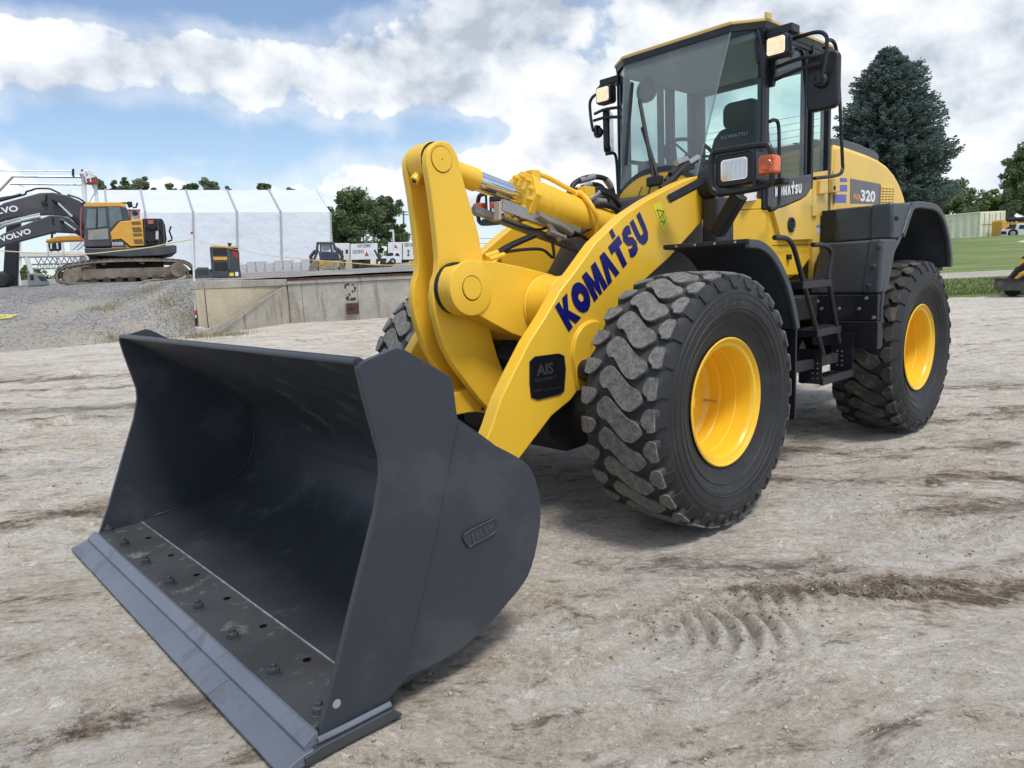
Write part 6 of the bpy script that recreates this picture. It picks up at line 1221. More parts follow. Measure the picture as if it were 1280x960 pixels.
m = xb2(); m.tube(m.L3([(-22.018,30.067,4.332),(-20.025,30.132,4.76),(-19.13,30.155,4.914)], .6), .06, 10); m.build('arm_cylinder', STL, X2)
m = xb2(); cc = m.P([(-20.833,29.754,2.262)])[0]; m.lathe([(.3, 0), (.3, .22), (.38, .30), (.8, .30), (.8, 0)], (cc[0], 0, cc[1]), seg=20); m.build('bucket_pivot', BLKM, X2)
m = xb2(); m.sil([(-19.274,30.009,3.946),(-18.74,30.035,4.116),(-18.082,30.035,4.119),(-17.427,30.026,4.056),(-17.404,29.996,3.86),(-18.422,29.998,3.874),(-19.246,29.994,3.847)], 2.2, 2.9); m.build('counterweight', XYEL, X2, bevel=.05)

# ---- white drill rig behind
RO = [(-21.206,33.507,2.333)][0]; RO = (RO[0], RO[1], gz(RO[0], RO[1]))
turn_to(RO)
RG = bthing('drill_rig', 'white drill rig with a lattice mast and a raised tubular frame behind the booms', 'drill rig', RO, face(RO))
def rb_(): return BM(RO)
for P, y0, y1, nm in (([(-22.701,33.7,3.61),(-19.411,33.683,3.495),(-19.421,33.65,3.276),(-19.866,33.647,3.26),(-22.713,33.661,3.354)], -.5, .6, 'chassis_beam'), ([(-19.681,33.646,3.251),(-18.942,33.641,3.218),(-18.951,33.613,3.035),(-19.69,33.618,3.069)], -.3, .5, 'rear_beam')):
    m = rb_(); m.sil(P, y0, y1); m.build(nm, WPNT, RG, bevel=.03)
for k in range(9):
    ms = BM(RO).P([(-21.754,33.649,3.273),(-19.423,33.644,3.24),(-21.778,33.572,2.762)]); ua = ms[0][0] + (ms[1][0] - ms[0][0]) * k / 9; ub_ = ms[0][0] + (ms[1][0] - ms[0][0]) * (k + 1) / 9
    za, zb_ = ms[0][1], ms[2][1]
    m = MB(); m.tube([(ua, -.3, za), (ub_, -.3, zb_)], .022, 5); m.build('lattice_bar', STL, RG)
    m = MB(); m.tube([(ua, -.3, zb_), (ub_, -.3, za)], .022, 5); m.build('lattice_bar', STL, RG)
for yy in (330.5, 336):
    m = rb_(); m.tube([(x, -.3, z) for x, _, z in m.L3([(-21.916,33.606,2.988),(-19.252,33.599,2.939)])], .035, 6); o_ = m.build('mast_chord', STL, RG); o_.location = (0, 0, -(yy - 330.5) * 33 / 892)
for P, r in (([(-22.533,33.765,4.041),(-22.579,33.616,3.055),(-22.441,33.466,2.06)], .035), ([(-22.38,33.781,4.144),(-22.435,33.604,2.975)], .035), ([(-22.159,33.658,3.329),(-21.935,33.545,2.586)], .10), ([(-20.792,33.648,3.266),(-20.664,33.581,2.821)], .03), ([(-20.488,33.79,4.204),(-20.412,33.679,3.468)], .03), ([(-20.116,33.677,3.455),(-19.577,33.745,3.906)], .03), ([(-19.972,33.665,3.375),(-19.471,33.728,3.791)], .03), ([(-22.773,33.468,2.075),(-22.653,33.617,3.058),(-22.478,33.466,2.062)], .05)):
    m = rb_(); m.tube(m.L3(P, -.4), r, 7); m.build('support_strut', WPNT if r > .031 else STL, RG)
m = rb_(); m.sil([(-21.162,33.767,4.052),(-20.534,33.763,4.023),(-20.518,33.696,3.583),(-21.075,33.689,3.535)], -.5, .2); en = m.build('engine', BLKM, RG, bevel=.04)
for P in ([(-21.197,33.773,4.09),(-20.458,33.768,4.056)], [(-21.16,33.772,4.088),(-21.151,33.684,3.502)], [(-20.493,33.773,4.094),(-20.449,33.679,3.47)], [(-20.981,33.755,3.97),(-20.996,33.705,3.641)], [(-20.722,33.753,3.958),(-20.701,33.703,3.628)]):
    m = rb_(); m.tube(m.L3(P, -.56), .035, 6); m.build('engine_guard', WPNT, en)
m = rb_(); m.tube(m.L3([(-20.94,33.765,4.042),(-20.925,33.815,4.37)], -.1), .05, 8); m.tube(m.L3([(-21.11,33.816,4.379),(-20.74,33.814,4.362)], -.1), .03, 8); m.build('exhaust', BLKM, RG)
for k in range(5):
    q = BM(RO).P([(-20.788,33.659,3.339)])[0]; m = MB(); z = q[1] - k * .12; m.tube([(q[0], -.6, z), (q[0] + .3, -.6, z + .02)], .018, 5); m.build('rung', WPNT, RG)
for P, r, nm in (([(-19.35,34.236,7.154),(-19.323,34.025,5.762)], .095, 'mast_post'), ([(-18.821,34.149,6.581),(-18.752,34.016,5.699)], .075, 'mast_post'), ([(-22.611,34.228,7.103),(-19.324,34.2,6.915)], .055, 'top_rail'), ([(-22.775,34.177,6.762),(-19.377,34.148,6.57)], .045, 'top_rail'), ([(-23.929,34.276,7.419),(-19.792,34.244,7.211)], .022, 'top_cable'), ([(-23.619,34.083,6.142),(-22.612,34.225,7.084)], .05, 'sloping_rail'), ([(-19.12,34.024,5.752),(-18.84,34.088,6.179)], .02, 'brace'), ([(-22.552,34.181,6.789),(-22.117,34.15,6.586)], .018, 'brace')):
    m = rb_(); m.tube(m.L3(P, .2), r, 8); m.build(nm, WPNT if 'post' in nm else STL, RG)
rm = mat('mast_red', (.30, .045, .045), .5, dirt=(.5, .48, .45), dirtamt=.5, dscale=3)
for P, mm, nm in (([(-19.218,34.185,6.819),(-18.846,34.188,6.838),(-18.823,34.144,6.544),(-19.265,34.152,6.601)], rm, 'mast_head'), ([(-18.878,34.205,6.949),(-18.734,34.193,6.87),(-18.712,34.143,6.539),(-18.86,34.144,6.546)], rm, 'mast_head'), ([(-19.498,34.237,7.161),(-19.126,34.24,7.181),(-19.137,34.207,6.961),(-19.505,34.215,7.015)], WPNT, 'sheave_block'), ([(-19.862,34.256,7.288),(-19.751,34.255,7.282),(-19.763,34.217,7.027),(-19.874,34.217,7.032)], BLKM, 'camera_box'), ([(-19.457,34.248,7.232),(-19.346,34.247,7.227),(-19.353,34.225,7.081),(-19.464,34.226,7.086)], BLKM, 'camera_box')):
    m = rb_(); m.sil(P, -.1, .5); m.build(nm, mm, RG, bevel=.03)
for P in ([(-19.276,34.235,7.151),(-19.061,34.212,6.994),(-18.846,34.188,6.838)], [(-19.318,34.219,7.043),(-18.915,34.205,6.951),(-18.698,34.187,6.831)], [(-19.276,34.235,7.151),(-19.228,34.152,6.599)], [(-19.058,34.223,7.068),(-19.041,34.156,6.627)], [(-19.358,34.208,6.971),(-19.145,34.179,6.779)], [(-19.128,34.234,7.144),(-18.912,34.216,7.024)]):
    m = rb_(); m.tube(m.L3(P, -.14), .03, 5); m.build('head_brace', WPNT, RG)
# clutter at its foot
def ground_thing(name, label, cat, px, py, d, builder, group=None):
    pass
HO = [(-17.397,26.87,1.913)][0]; HO = (HO[0], HO[1], gz(HO[0], HO[1]))
turn_to(HO); m = BM(HO); m.sil([(-17.791,26.944,2.401),(-17.258,26.935,2.347),(-17.005,26.889,2.042),(-16.979,26.876,1.952),(-17.219,26.869,1.905),(-17.785,26.868,1.901)], 0, .8)
hm = m.build('engine_hood_shell', mat('shell_grey', (.22, .25, .26), .5), None, bevel=.03); hm.location = B(*HO); hm.rotation_euler = (0, 0, RZB + face(HO))
tag(hm, 'small grey vented hood shell lying left of the excavator tracks', 'machine hood')
for k in range(4):
    q = BM(HO).L3([(-17.411,26.923,2.266)])[0]; q = (q[0] + HO[0], 0, q[2] + HO[2]); m = MB(); m.bar((q[0] - HO[0] + k * .05, -.01, q[2] - HO[2]), (q[0] - HO[0] + k * .05 + .12, -.01, q[2] - HO[2] - .18), .02, .02); m.build('vent_slot', BLKM, hm)
m = MB(); q = BM(HO).L3([(-17.706,26.93,2.309)])[0]; q = (q[0] + HO[0], 0, q[2] + HO[2]); m.bb(q[0] - HO[0], q[0] - HO[0] + .12, -.012, .01, q[2] - HO[2] - .18, q[2] - HO[2]); m.build('vent_slot', BLKM, hm)
H2 = [(-11.241,26.872,1.924)][0]; H2 = (H2[0], H2[1], gz(H2[0], H2[1]) - .03)
turn_to(H2); m = BM(H2); m.sil([(-11.596,26.878,1.97),(-11.555,26.914,2.203),(-11.461,26.931,2.316),(-11.075,26.928,2.299),(-10.884,26.873,1.937),(-10.916,26.865,1.88),(-11.569,26.869,1.91)], 0, .9)
h2 = m.build('engine_hood_shell', mat('shell_dark', (.08, .095, .105), .5), None, bevel=.03); h2.location = B(*H2); h2.rotation_euler = (0, 0, RZB + face(H2))
tag(h2, 'low dark grey vented hood shell between the striped pole and the upright cabinet', 'machine hood')
for k in range(5):
    q = BM(H2).L3([(-11.465,26.918,2.228)])[0]; q = (q[0] + H2[0], 0, q[2] + H2[2]); m = MB(); m.bar((q[0] - H2[0] + k * .075, -.01, q[2] - H2[2]), (q[0] - H2[0] + k * .075 + .06, -.01, q[2] - H2[2] - .2), .025, .02); m.build('vent_slot', BLKM, h2)
CO = [(-9.821,25.345,1.862)][0]; CO = (CO[0], CO[1], gz(CO[0], CO[1]) - .03)
turn_to(CO)
CB_ = bthing('engine_cabinet', 'upright dark grey engine cabinet with a yellow stripe standing above the dock wall', 'cabinet', CO, face(CO))
def cb_(): return BM(CO)
m = cb_(); m.sil([(-10.359,25.508,2.941),(-10.302,25.512,2.966),(-9.686,25.508,2.937),(-9.709,25.344,1.857),(-10.325,25.349,1.885)], 0, .9); m.build('left_panel', XGRY, CB_, bevel=.03)
m = cb_(); m.sil([(-9.678,25.508,2.937),(-9.408,25.501,2.897),(-9.331,25.476,2.727),(-9.329,25.392,2.172),(-9.286,25.35,1.893),(-9.317,25.342,1.839),(-9.701,25.344,1.856)], .06, .9); m.build('right_panel', XGRY, CB_, bevel=.03)
m = cb_(); m.sil([(-10.25,25.499,2.88),(-9.774,25.496,2.858),(-9.757,25.462,2.635),(-10.232,25.465,2.657)], -.012, .01); m.build('vent', BLKM, CB_)
m = cb_(); m.sil([(-10.216,25.427,2.407),(-9.768,25.424,2.386),(-9.753,25.382,2.108),(-10.229,25.386,2.13)], -.012, .01); m.build('vent', BLKM, CB_)
m = cb_(); m.sil([(-10.263,25.457,2.603),(-9.759,25.454,2.58),(-9.764,25.437,2.469),(-10.24,25.44,2.491)], -.016, .01); m.build('yellow_stripe', XYEL, CB_)
m = cb_(); m.sil([(-10.301,25.516,2.993),(-9.406,25.506,2.924),(-9.353,25.497,2.867),(-10.303,25.508,2.938)], -.02, .92); m.build('top_trim', XYEL, CB_)
m = cb_(); m.sil([(-9.609,25.486,2.795),(-9.387,25.476,2.729),(-9.399,25.439,2.48),(-9.534,25.456,2.597)], .045, .07); m.build('red_panel', mat('panel_red', (.32, .03, .03), .5), CB_)
m = cb_(); m.sil([(-9.701,25.369,2.023),(-9.561,25.368,2.016),(-9.566,25.352,1.905),(-9.706,25.353,1.912)], .044, .07); m.build('yellow_label', mat('label_yellow', (.8, .72, .03)), CB_)
m = cb_(); m.sil([(-9.504,25.372,2.041),(-9.392,25.371,2.036),(-9.398,25.35,1.898),(-9.51,25.351,1.903)], .044, .07); m.build('white_label', WHT, CB_)
m = cb_(); m.tube(m.L3([(-9.658,25.507,2.936),(-9.653,25.524,3.047)], .4), .05, 8); m.tube(m.L3([(-9.654,25.522,3.033),(-9.652,25.528,3.074)], .4), .075, 8); m.build('exhaust_cap', BLKM, CB_)
# striped pole
PO = [(-8.552,19.853,1.661)][0]; PO = (PO[0], PO[1] - .25, gz(PO[0], PO[1] - .25) - .1)
PL_ = bthing('marker_pole', 'thin white marker pole with red and black bands at the dock corner', 'pole', PO)
zt_ = [(-8.558,20.044,2.923)][0][2] - PO[2]
bands = [(0, .22, 'mast_black', (.02, .02, .02)), (.22, .30, 'pole_white', (.7, .7, .7)), (.30, .42, 'pole_red', (.45, .03, .04)), (.42, zt_ - .06, 'pole_white', (.7, .7, .7)), (zt_ - .06, zt_, 'pole_red', (.45, .03, .04))]
for z0, z1, nm, c_ in bands:
    m = MB(); m.tube([(.16 * z0 / zt_, 0, z0 + .1), (.16 * z1 / zt_, 0, z1 + .1)], .026 if nm != 'pole_red' else .029, 10); m.build('pole_band', mat(nm, c_, .5), PL_)
# rope
rp1 = [(-17.055,23.508,3.091),(-16.284,23.497,3.017),(-14.743,23.473,2.857),(-13.533,23.462,2.789),(-12.421,23.47,2.84),(-11.514,23.479,2.9),(-10.735,23.497,3.018),(-10.06,23.51,3.101)]
m = MB(); m.tube([B(*p) for p in rp1], .017, 6, smooth=3); r_o = m.build('barrier_rope', mat('rope_yellow', (.62, .56, .28), .8), None); tag(r_o, 'pale yellow rope strung in front of the excavator to the marker pole', 'rope')
rp2 = [(-10.06,23.51,3.101),(-9.526,23.483,2.924),(-8.557,23.445,2.675),(-7.535,23.411,2.45),(-6.253,23.383,2.263),(-4.97,23.359,2.102),(-3.943,23.342,1.991),(-2.655,23.335,1.945)]
m = MB(); m.tube([B(*p) for p in rp2[:4]], .007, 5, smooth=3); m.tube([B(*p) for p in rp2[4:]], .016, 5, smooth=3); m.tube([B(*p) for p in rp2[3:5]], .010, 5); r_o = m.build('barrier_rope', mat('rope_orange', (.62, .44, .10), .8), None); tag(r_o, 'thin yellow rope running right from the marker pole past the skid steer', 'rope')
# things lying on the slope
q = [(-12.515,17.805,1.492)][0]; HZ = (-13.0, 18.6)
for k in range(1):
    m = MB(); pts_ = []
    for i in range(60):
        u_ = -14.35 + .30 * sin(i * .9) + .004 * i; v_ = 20.2 + .16 * cos(i * 1.3); pts_.append(B(u_, v_, gz(u_, v_) + .03))
    m.tube(pts_, .015, 6, smooth=2); ho_ = m.build('garden_hose', mat('hose_yellow', (.55, .50, .14), .5), None); tag(ho_, 'tangled yellow hose lying on the gravel at the left', 'hose')
stp = [(-11.843,23.467,0.376),(-12.272,24.837,0.412),(-12.387,25.844,0.438),(-12.752,27.802,0.489)]
m = MB(); m.tube([B(p[0], p[1], gz(p[0], p[1]) + .05) for p in stp], [.035, .045, .04, .02], 8, smooth=2); s_o = m.build('wooden_stick', mat('old_wood', (.34, .30, .24), .9, var=.2), None); tag(s_o, 'bleached wooden stick lying on the gravel behind the bucket', 'stick')

# ---- skid steer seen from behind
SO_ = [(-10.013,40.553,2.109)][0]; SO_ = (SO_[0], SO_[1], gz(SO_[0], SO_[1]))
turn_to(SO_)
SK = bthing('skid_steer', 'muddy tracked skid steer seen from behind in front of the white tent', 'skid steer', SO_, face(SO_))
def sb(): return BM(SO_)
for P in ([(-11.132,40.561,2.16),(-11.026,40.613,2.51),(-10.833,40.659,2.812),(-10.517,40.664,2.842),(-10.505,40.556,2.131)], [(-9.43,40.549,2.082),(-9.397,40.656,2.79),(-9.13,40.647,2.734),(-9.055,40.6,2.42),(-9.027,40.546,2.063)]):
    m = sb(); m.sil(P, -.2, 1.7); m.build('rubber_track', XMUD, SK, bevel=.08)
m = sb(); m.sil([(-10.519,40.657,2.798),(-9.354,40.649,2.744),(-9.326,40.595,2.388),(-9.646,40.577,2.269),(-10.318,40.582,2.3),(-10.536,40.603,2.443)], -.3, .3); m.build('rear_bumper', mat('skid_tan', (.33, .27, .16), .7, var=.2, dirt=(.1, .09, .07), dirtamt=.5), SK, bevel=.04)
m = sb(); m.sil([(-10.454,40.576,2.262),(-9.469,40.569,2.217),(-9.475,40.549,2.084),(-10.461,40.556,2.129)], .1, 1.3); m.build('belly_plate', BLKM, SK)
m = sb(); m.sil([(-10.496,40.731,3.285),(-10.225,40.735,3.317),(-9.511,40.724,3.239),(-9.399,40.649,2.746),(-10.429,40.656,2.793)], -.15, .8); m.build('engine_hood', mat('skid_navy', (.035, .04, .075), .5, var=.2, dirt=(.1, .1, .1), dirtamt=.4), SK, bevel=.05)
m = sb(); m.sil([(-10.559,40.818,3.865),(-9.663,40.812,3.823),(-9.577,40.798,3.731),(-10.518,40.804,3.774)], .1, 1.3); m.build('cab_roof', mat('skid_roof', (.18, .13, .10), .6), SK, bevel=.02)
for P, r in (([(-10.516,40.811,3.818),(-10.588,40.724,3.245),(-10.788,40.659,2.81)], .07), ([(-9.665,40.805,3.779),(-9.464,40.73,3.282),(-9.354,40.649,2.744)], .07), ([(-10.339,40.803,3.766),(-10.362,40.73,3.279)], .05), ([(-9.801,40.799,3.741),(-9.735,40.725,3.25)], .05)):
    m = sb(); m.tube(m.L3(P, .1), r, 6); m.build('cab_post', XGRY, SK)
m = sb(); m.sil([(-10.294,40.803,3.764),(-9.846,40.8,3.743),(-9.816,40.753,3.431),(-9.954,40.74,3.349),(-10.268,40.742,3.363)], .5, .52); m.build('rear_window', mat('pale_glass', (.55, .66, .66), .2), SK)
for P in ([(-10.884,40.639,2.681),(-10.954,40.7,3.084),(-10.718,40.739,3.339),(-10.49,40.751,3.418)], [(-9.226,40.628,2.605),(-9.163,40.688,3.002),(-9.325,40.743,3.364),(-9.588,40.764,3.509)]):
    m = sb(); m.tube(m.L3(P, .6), .10, 8); m.build('lift_arm', XGRY, SK)
m = sb(); m.sil([(-10.429,40.656,2.793),(-10.25,40.655,2.785),(-10.261,40.622,2.564),(-10.44,40.623,2.572)], -.33, -.3); m.build('tail_light', XYEL, SK)
# ---- low trailer, pallet of yellow blocks, tan block
TO = [(-8.827,46.648,2.287)][0]; TO = (TO[0], TO[1], gz(TO[0], TO[1]))
turn_to(TO)
TR = bthing('flat_trailer', 'low dark flatbed trailer standing in front of the white box trucks', 'trailer', TO, face(TO))
m = BM(TO); m.sil([(-9.947,46.698,2.619),(-7.627,46.686,2.538),(-7.635,46.663,2.385),(-9.954,46.675,2.466)], 0, 2.0); m.build('deck', XDRK, TR, bevel=.02)
for P in ([(-9.646,46.669,2.427)], [(-7.944,46.665,2.4)]):
    for y in (0, 1.6):
        m = BM(TO); cc = m.P(P)[0]; m.lathe([(y, 0), (y, .16), (y + .05, .20), (y + .22, .20), (y + .22, 0)], (cc[0], 0, .21), seg=14); m.tube([(cc[0] + .45, y + .1, .21), (cc[0] + .451, y + .32, .21)], .2, 12); m.build('wheel', BLKM, TR)
m = BM(TO); m.tube(m.L3([(-7.627,46.686,2.538),(-8.271,46.775,3.129),(-8.458,46.838,3.546)], .2), .06, 6); m.build('loading_ramp', XDRK, TR)
def blk(px_, label, cat, name, P, y0, y1, mm, d):
    o = P[0]; o = (o[0], o[1], gz(o[0], o[1])); turn_to(o); m = BM(o); m.sil(P, y0, y1); q = m.build(name, mm, None, bevel=.02); q.location = B(*o); q.rotation_euler = (0, 0, RZB + face(o)); tag(q, label, cat); return q
blk(0, 'tan block standing between the skid steer and the trailer', 'block', 'stone_block', [(-9.472,42.594,2.233),(-9.096,42.592,2.216),(-9.065,42.69,2.867),(-9.442,42.693,2.884)], 0, .6, mat('tan_block', (.50, .44, .35), .8, var=.1), 42)
YS = [(-8.205,60.872,2.72)][0]; YS = (YS[0], YS[1], gz(YS[0], YS[1])); YK = bthing('yellow_barrier', 'row of yellow barrier blocks at the far edge of the yard', 'barrier', YS)
for k in range(6):
    m = BM(YS); P = [(-8.202,60.882,2.787),(-8,60.881,2.777),(-7.985,60.931,3.11),(-8.186,60.933,3.119)]; m.sil([(p[0] + k * .26, p[1], p[2]) for p in P], 0, .4); m.build('barrier_block', mat('barrier_yellow', (.70, .50, .06), .6), YK, bevel=.02)

# ---- white box trucks far behind
def lab(t, P, root, o, y, col, h=None):
    P0_, P1_ = [Vector(p) for p in BM(o).L3(P[:2], y)]
    text_part(t, P0_, P1_ - P0_, (0, 0, 1), h, col, root, bold=.02, width=(P1_ - P0_).length, name='side_lettering')
SHO = mat('dark_text', (.08, .08, .09), .6); RDL = mat('logo_red', (.35, .05, .04), .6)  # dark grey and red of the truck print and emblems
def truck(o, label, box, cabP, ttext, wheels, win, d):
    turn_to(o); T = bthing('box_truck', label, 'box truck', o, face(o), group='white box trucks parked beyond the yard')
    m = BM(o); m.sil(box, 0, 2.4); bx_ = m.build('cargo_box', WPNT, T, bevel=.05)
    m = BM(o); pb = m.P(box); z_ = pb[0][1]; m.bb(pb[0][0] + .1, pb[1][0] - .1, .2, 2.2, z_ - .35, z_ - .01); m.build('chassis', BLKM, T)
    if cabP:
        m = BM(o); m.sil(cabP, .15, 2.2); cb = m.build('truck_cab', WPNT, T, bevel=.08)
        m = BM(o); m.sil(win, .135, .16); m.build('side_window', GL3, cb)
    for p in wheels:
        for y in (.05, 1.95):
            m = MB(); m.lathe([(y, 0), (y, .22), (y + .02, .42), (y + .3, .42), (y + .3, 0)], (BM(o).P([p])[0][0], 0, .42), seg=18); m.build('wheel', BLKM, T)
    for (t, P, h, col) in ttext: lab(t, P, bx_, o, -.01, col, h)
    return T
o = [(-19.941,101.514,3.961)][0]; o = (o[0], o[1], gz(o[0], o[1]))
T1 = truck(o, 'white box truck with dark doors parked left of the pickup behind the trailer', [(-21.813,101.628,4.712),(-18.001,101.618,4.648),(-17.897,101.953,6.863),(-21.709,101.963,6.927)], None, [('PLANT EQUIPMENT', [(-20.725,101.88,6.382),(-18.819,101.875,6.35)], .45, SHO), ('SALES SERVICE', [(-21.436,101.759,5.583),(-19.865,101.757,5.566)], .5, SHO)], [(-21.055,101.539,4.123),(-19.376,101.527,4.046)], None, 100)
m = BM(o); m.sil([(-19.772,101.698,5.173),(-19.516,101.796,5.827),(-19.212,101.694,5.148)], -.02, -.01); m.build('side_emblem', RDL, T1)
m = BM(o); m.sil([(-19.04,101.525,4.03),(-18.256,101.519,3.994),(-18.162,101.821,5.987),(-18.946,101.826,6.023)], -.06, -.02); m.build('open_door', WPNT, T1)
o = [(-23.422,104.58,4.168)][0]; o = (o[0], o[1], gz(o[0], o[1]))
T3 = truck(o, 'white trailer with small dark windows half hidden by the skid steer', [(-24.774,104.693,4.916),(-22.583,104.677,4.815),(-22.47,105.039,7.21),(-24.662,105.055,7.311)], None, [], [(-23.648,104.599,4.293),(-23.071,104.595,4.266)], None, 103)
for P in ([(-23.787,104.893,6.242),(-23.441,104.891,6.226),(-23.468,104.805,5.656),(-23.814,104.807,5.672)], [(-23.09,104.906,6.324),(-22.744,104.903,6.308),(-22.771,104.817,5.738),(-23.117,104.819,5.754)]):
    m = BM(o); m.sil(P, -.02, .0); m.build('window', GL3, T3)
o = [(-14.055,99.446,3.659)][0]; o = (o[0], o[1], gz(o[0], o[1]))
T2 = truck(o, 'tall white box truck with red emblems parked behind the white pickup', [(-16.219,99.559,4.41),(-9.63,99.53,4.217),(-9.518,99.891,6.604),(-16.107,99.92,6.798)], None, [('RENTAL SALES', [(-13.831,99.814,6.095),(-11.633,99.807,6.048)], .5, SHO)], [(-12.953,99.455,3.717),(-10.429,99.437,3.601)], None, 98)
for P in ([(-15.484,99.801,6.008),(-15.132,99.872,6.481),(-14.826,99.796,5.978)], [(-12.782,99.651,5.014),(-12.422,99.747,5.65),(-12.123,99.646,4.984)]):
    m = BM(o); m.sil(P, -.02, -.005); m.build('side_emblem', RDL, T2)
for P in ([(-14.137,99.89,6.598),(-14.249,99.529,4.211)],):
    m = BM(o); m.tube(m.L3(P, -.02), .06, 4); m.build('body_joint', SHO, T2)
m = BM(o); m.tube(m.L3([(-13.524,99.738,5.592),(-13.195,99.736,5.576)], -.02), .07, 4); m.tube(m.L3([(-13.36,99.737,5.584),(-13.39,99.638,4.933)], -.02), .07, 4); m.tube(m.L3([(-13.555,99.64,4.941),(-13.226,99.637,4.925)], -.02), .07, 4); m.build('side_mark', SHO, T2)
def pickup(o, d, label, body, win, wheels, grille=None, light=None):
    turn_to(o); T = bthing('pickup_truck', label, 'pickup truck', o, face(o))
    m = BM(o); m.sil(body, 0, 1.9); b = m.build('body', WPNT, T, bevel=.09, seg=3)
    for w in win: m = BM(o); m.sil(w, -.012, .01); m.build('side_window', GL3, T)
    for p in wheels:
        m = MB(); m.lathe([(-.03, 0), (-.03, .2), (-.04, .22), (-.02, .40), (.25, .40), (.25, 0)], (BM(o).P([p])[0][0], 0, .40), seg=20); w_ = m.build('wheel', BLKM, T)
        m = MB(); m.lathe([(-.045, 0), (-.035, .2)], (BM(o).P([p])[0][0], 0, .40), seg=14); m.build('hub', STL, w_)
    if grille: m = BM(o); m.sil(grille, -.02, .02); m.build('grille', BLKM, T)
    return T
o = [(-14.198,89.309,3.506)][0]; o = (o[0], o[1], gz(o[0], o[1]))
pickup(o, 88, 'white pickup truck parked in front of the tall box truck', [(-15.568,89.348,3.765),(-15.54,89.437,4.349),(-15.233,89.471,4.579),(-14.635,89.489,4.698),(-14.223,89.546,5.07),(-13.237,89.539,5.025),(-12.96,89.478,4.621),(-12.907,89.33,3.642)], [[(-14.837,89.476,4.61),(-14.325,89.534,4.996),(-13.832,89.531,4.974),(-13.95,89.47,4.569)], [(-13.655,89.468,4.556),(-13.538,89.526,4.941),(-13.244,89.517,4.878),(-13.063,89.464,4.528)]], [(-13.991,89.337,3.692)], [(-15.563,89.363,3.862),(-15.491,89.436,4.347),(-14.752,89.431,4.313),(-14.77,89.372,3.923)])
# pole, lamp post
o = [(-20.235,142.067,4.609)][0]; o = (o[0], o[1], gz(o[0], o[1]))
UP = bthing('utility_pole', 'thin wooden utility pole with crossarms behind the box trucks', 'utility pole', o)
m = BM(o); m.tube(m.L3([(-20.172,142.019,4.295),(-19.669,143.636,14.991)]), .16, 6); m.build('post', mat('pole_wood', (.16, .13, .10), .9), UP)
for P in ([(-20.068,143.615,14.854),(-18.971,143.608,14.804)], [(-20.247,143.546,14.396),(-18.761,143.524,14.25)]):
    m = BM(o); m.tube(m.L3(P), .09, 4); m.build('crossarm', MATS['pole_wood'], UP)
for P in ([(-19.751,143.625,14.917),(-14.115,143.562,14.503),(10.986,143.447,13.739)], [(-19.777,143.543,14.374),(-14.148,143.457,13.805),(10.95,143.329,12.963)], [(-19.795,142.979,10.647),(-14.359,142.777,9.31),(10.738,142.65,8.468)], [(-19.831,142.862,9.872),(-14.403,142.637,8.38),(10.695,142.509,7.538)]):
    m = BM(o); m.tube(m.L3(P), .035, 4); m.build('wire', BLKM, UP)
o = [(-15.114,96.412,3.66)][0]; o = (o[0], o[1], gz(o[0], o[1]))
LP_ = bthing('lamp_post', 'white bent lamp post rising behind the white pickup', 'lamp post', o)
m = BM(o); m.tube(m.L3([(-14.964,96.379,3.442),(-14.869,96.856,6.6),(-14.851,97.087,8.127)]), .12, 8); m.build('post', WPNT, LP_)
m = BM(o); m.sil([(-15.335,97.075,8.044),(-15.325,97.106,8.255),(-14.79,97.111,8.283),(-14.781,97.071,8.019)], -.12, .12); m.build('lamp_head', WPNT, LP_, bevel=.03)

# ---- right side: shipping container, pickup, compact loader
o = [(44.855,73.054,3.017)][0]; e_ = [(47.758,73.033,2.884)][0]
zc0 = gz(o[0], o[1]) - .1; zc0 = [(47.767,73.064,3.083)][0][2]
CN0 = (e_[0], e_[1], zc0)
CN = bthing('shipping_container', 'pale green shipping container standing on the lawn behind the spruce', 'shipping container', CN0, rot=0)
cm = mat('container_green', (.76, .755, .58), .55, var=.04, dirt=(.36, .36, .26), dirtamt=.35, dscale=.6)
hC = [(47.889,73.455,5.674)][0][2] - zc0; wC = [(50.146,73.439,5.57)][0][0] - e_[0]
lenC = 9.5; dirx = Vector((-.55, .83, 0)).normalized(); dx_ = dirx
# long corrugated side runs back-left from the door end
n = 52; top = []; mB = MB(); ring0 = []; ring1 = []
for i in range(n + 1):
    t = i / n * lenC; off = .045 * (1 if (i // 2) % 2 else -1); p = dx_ * t + Vector((-dx_.y, dx_.x, 0)) * off
    ring0.append((p.x, p.y, .12)); ring1.append((p.x, p.y, hC - .10))
mB.loft([ring0, ring1], closed=False, caps=False); mB.build('corrugated_side', cm, CN, sharp=20)
Q = lambda t, w, z: tuple(dx_ * t + Vector((w, 0, 0)) + Vector((0, 0, z)))
m = MB(); m.loft([[Q(0, .1, .0), Q(lenC, .1, .0), Q(lenC, wC, .0), Q(0, wC, .0)], [Q(0, .1, hC - .01), Q(lenC, .1, hC - .01), Q(lenC, wC, hC - .01), Q(0, wC, hC - .01)]]); m.build('container_box', cm, CN)
for z in (.06, hC - .05): m = MB(); m.bar(Q(0, -.02, z), Q(lenC, -.02, z), .12, .13); m.build('side_rail', cm, CN)
for w in (.0, wC): m = MB(); m.bar(Q(-.02, w, 0), Q(-.02, w, hC), .13, .13); m.build('corner_post', cm, CN)
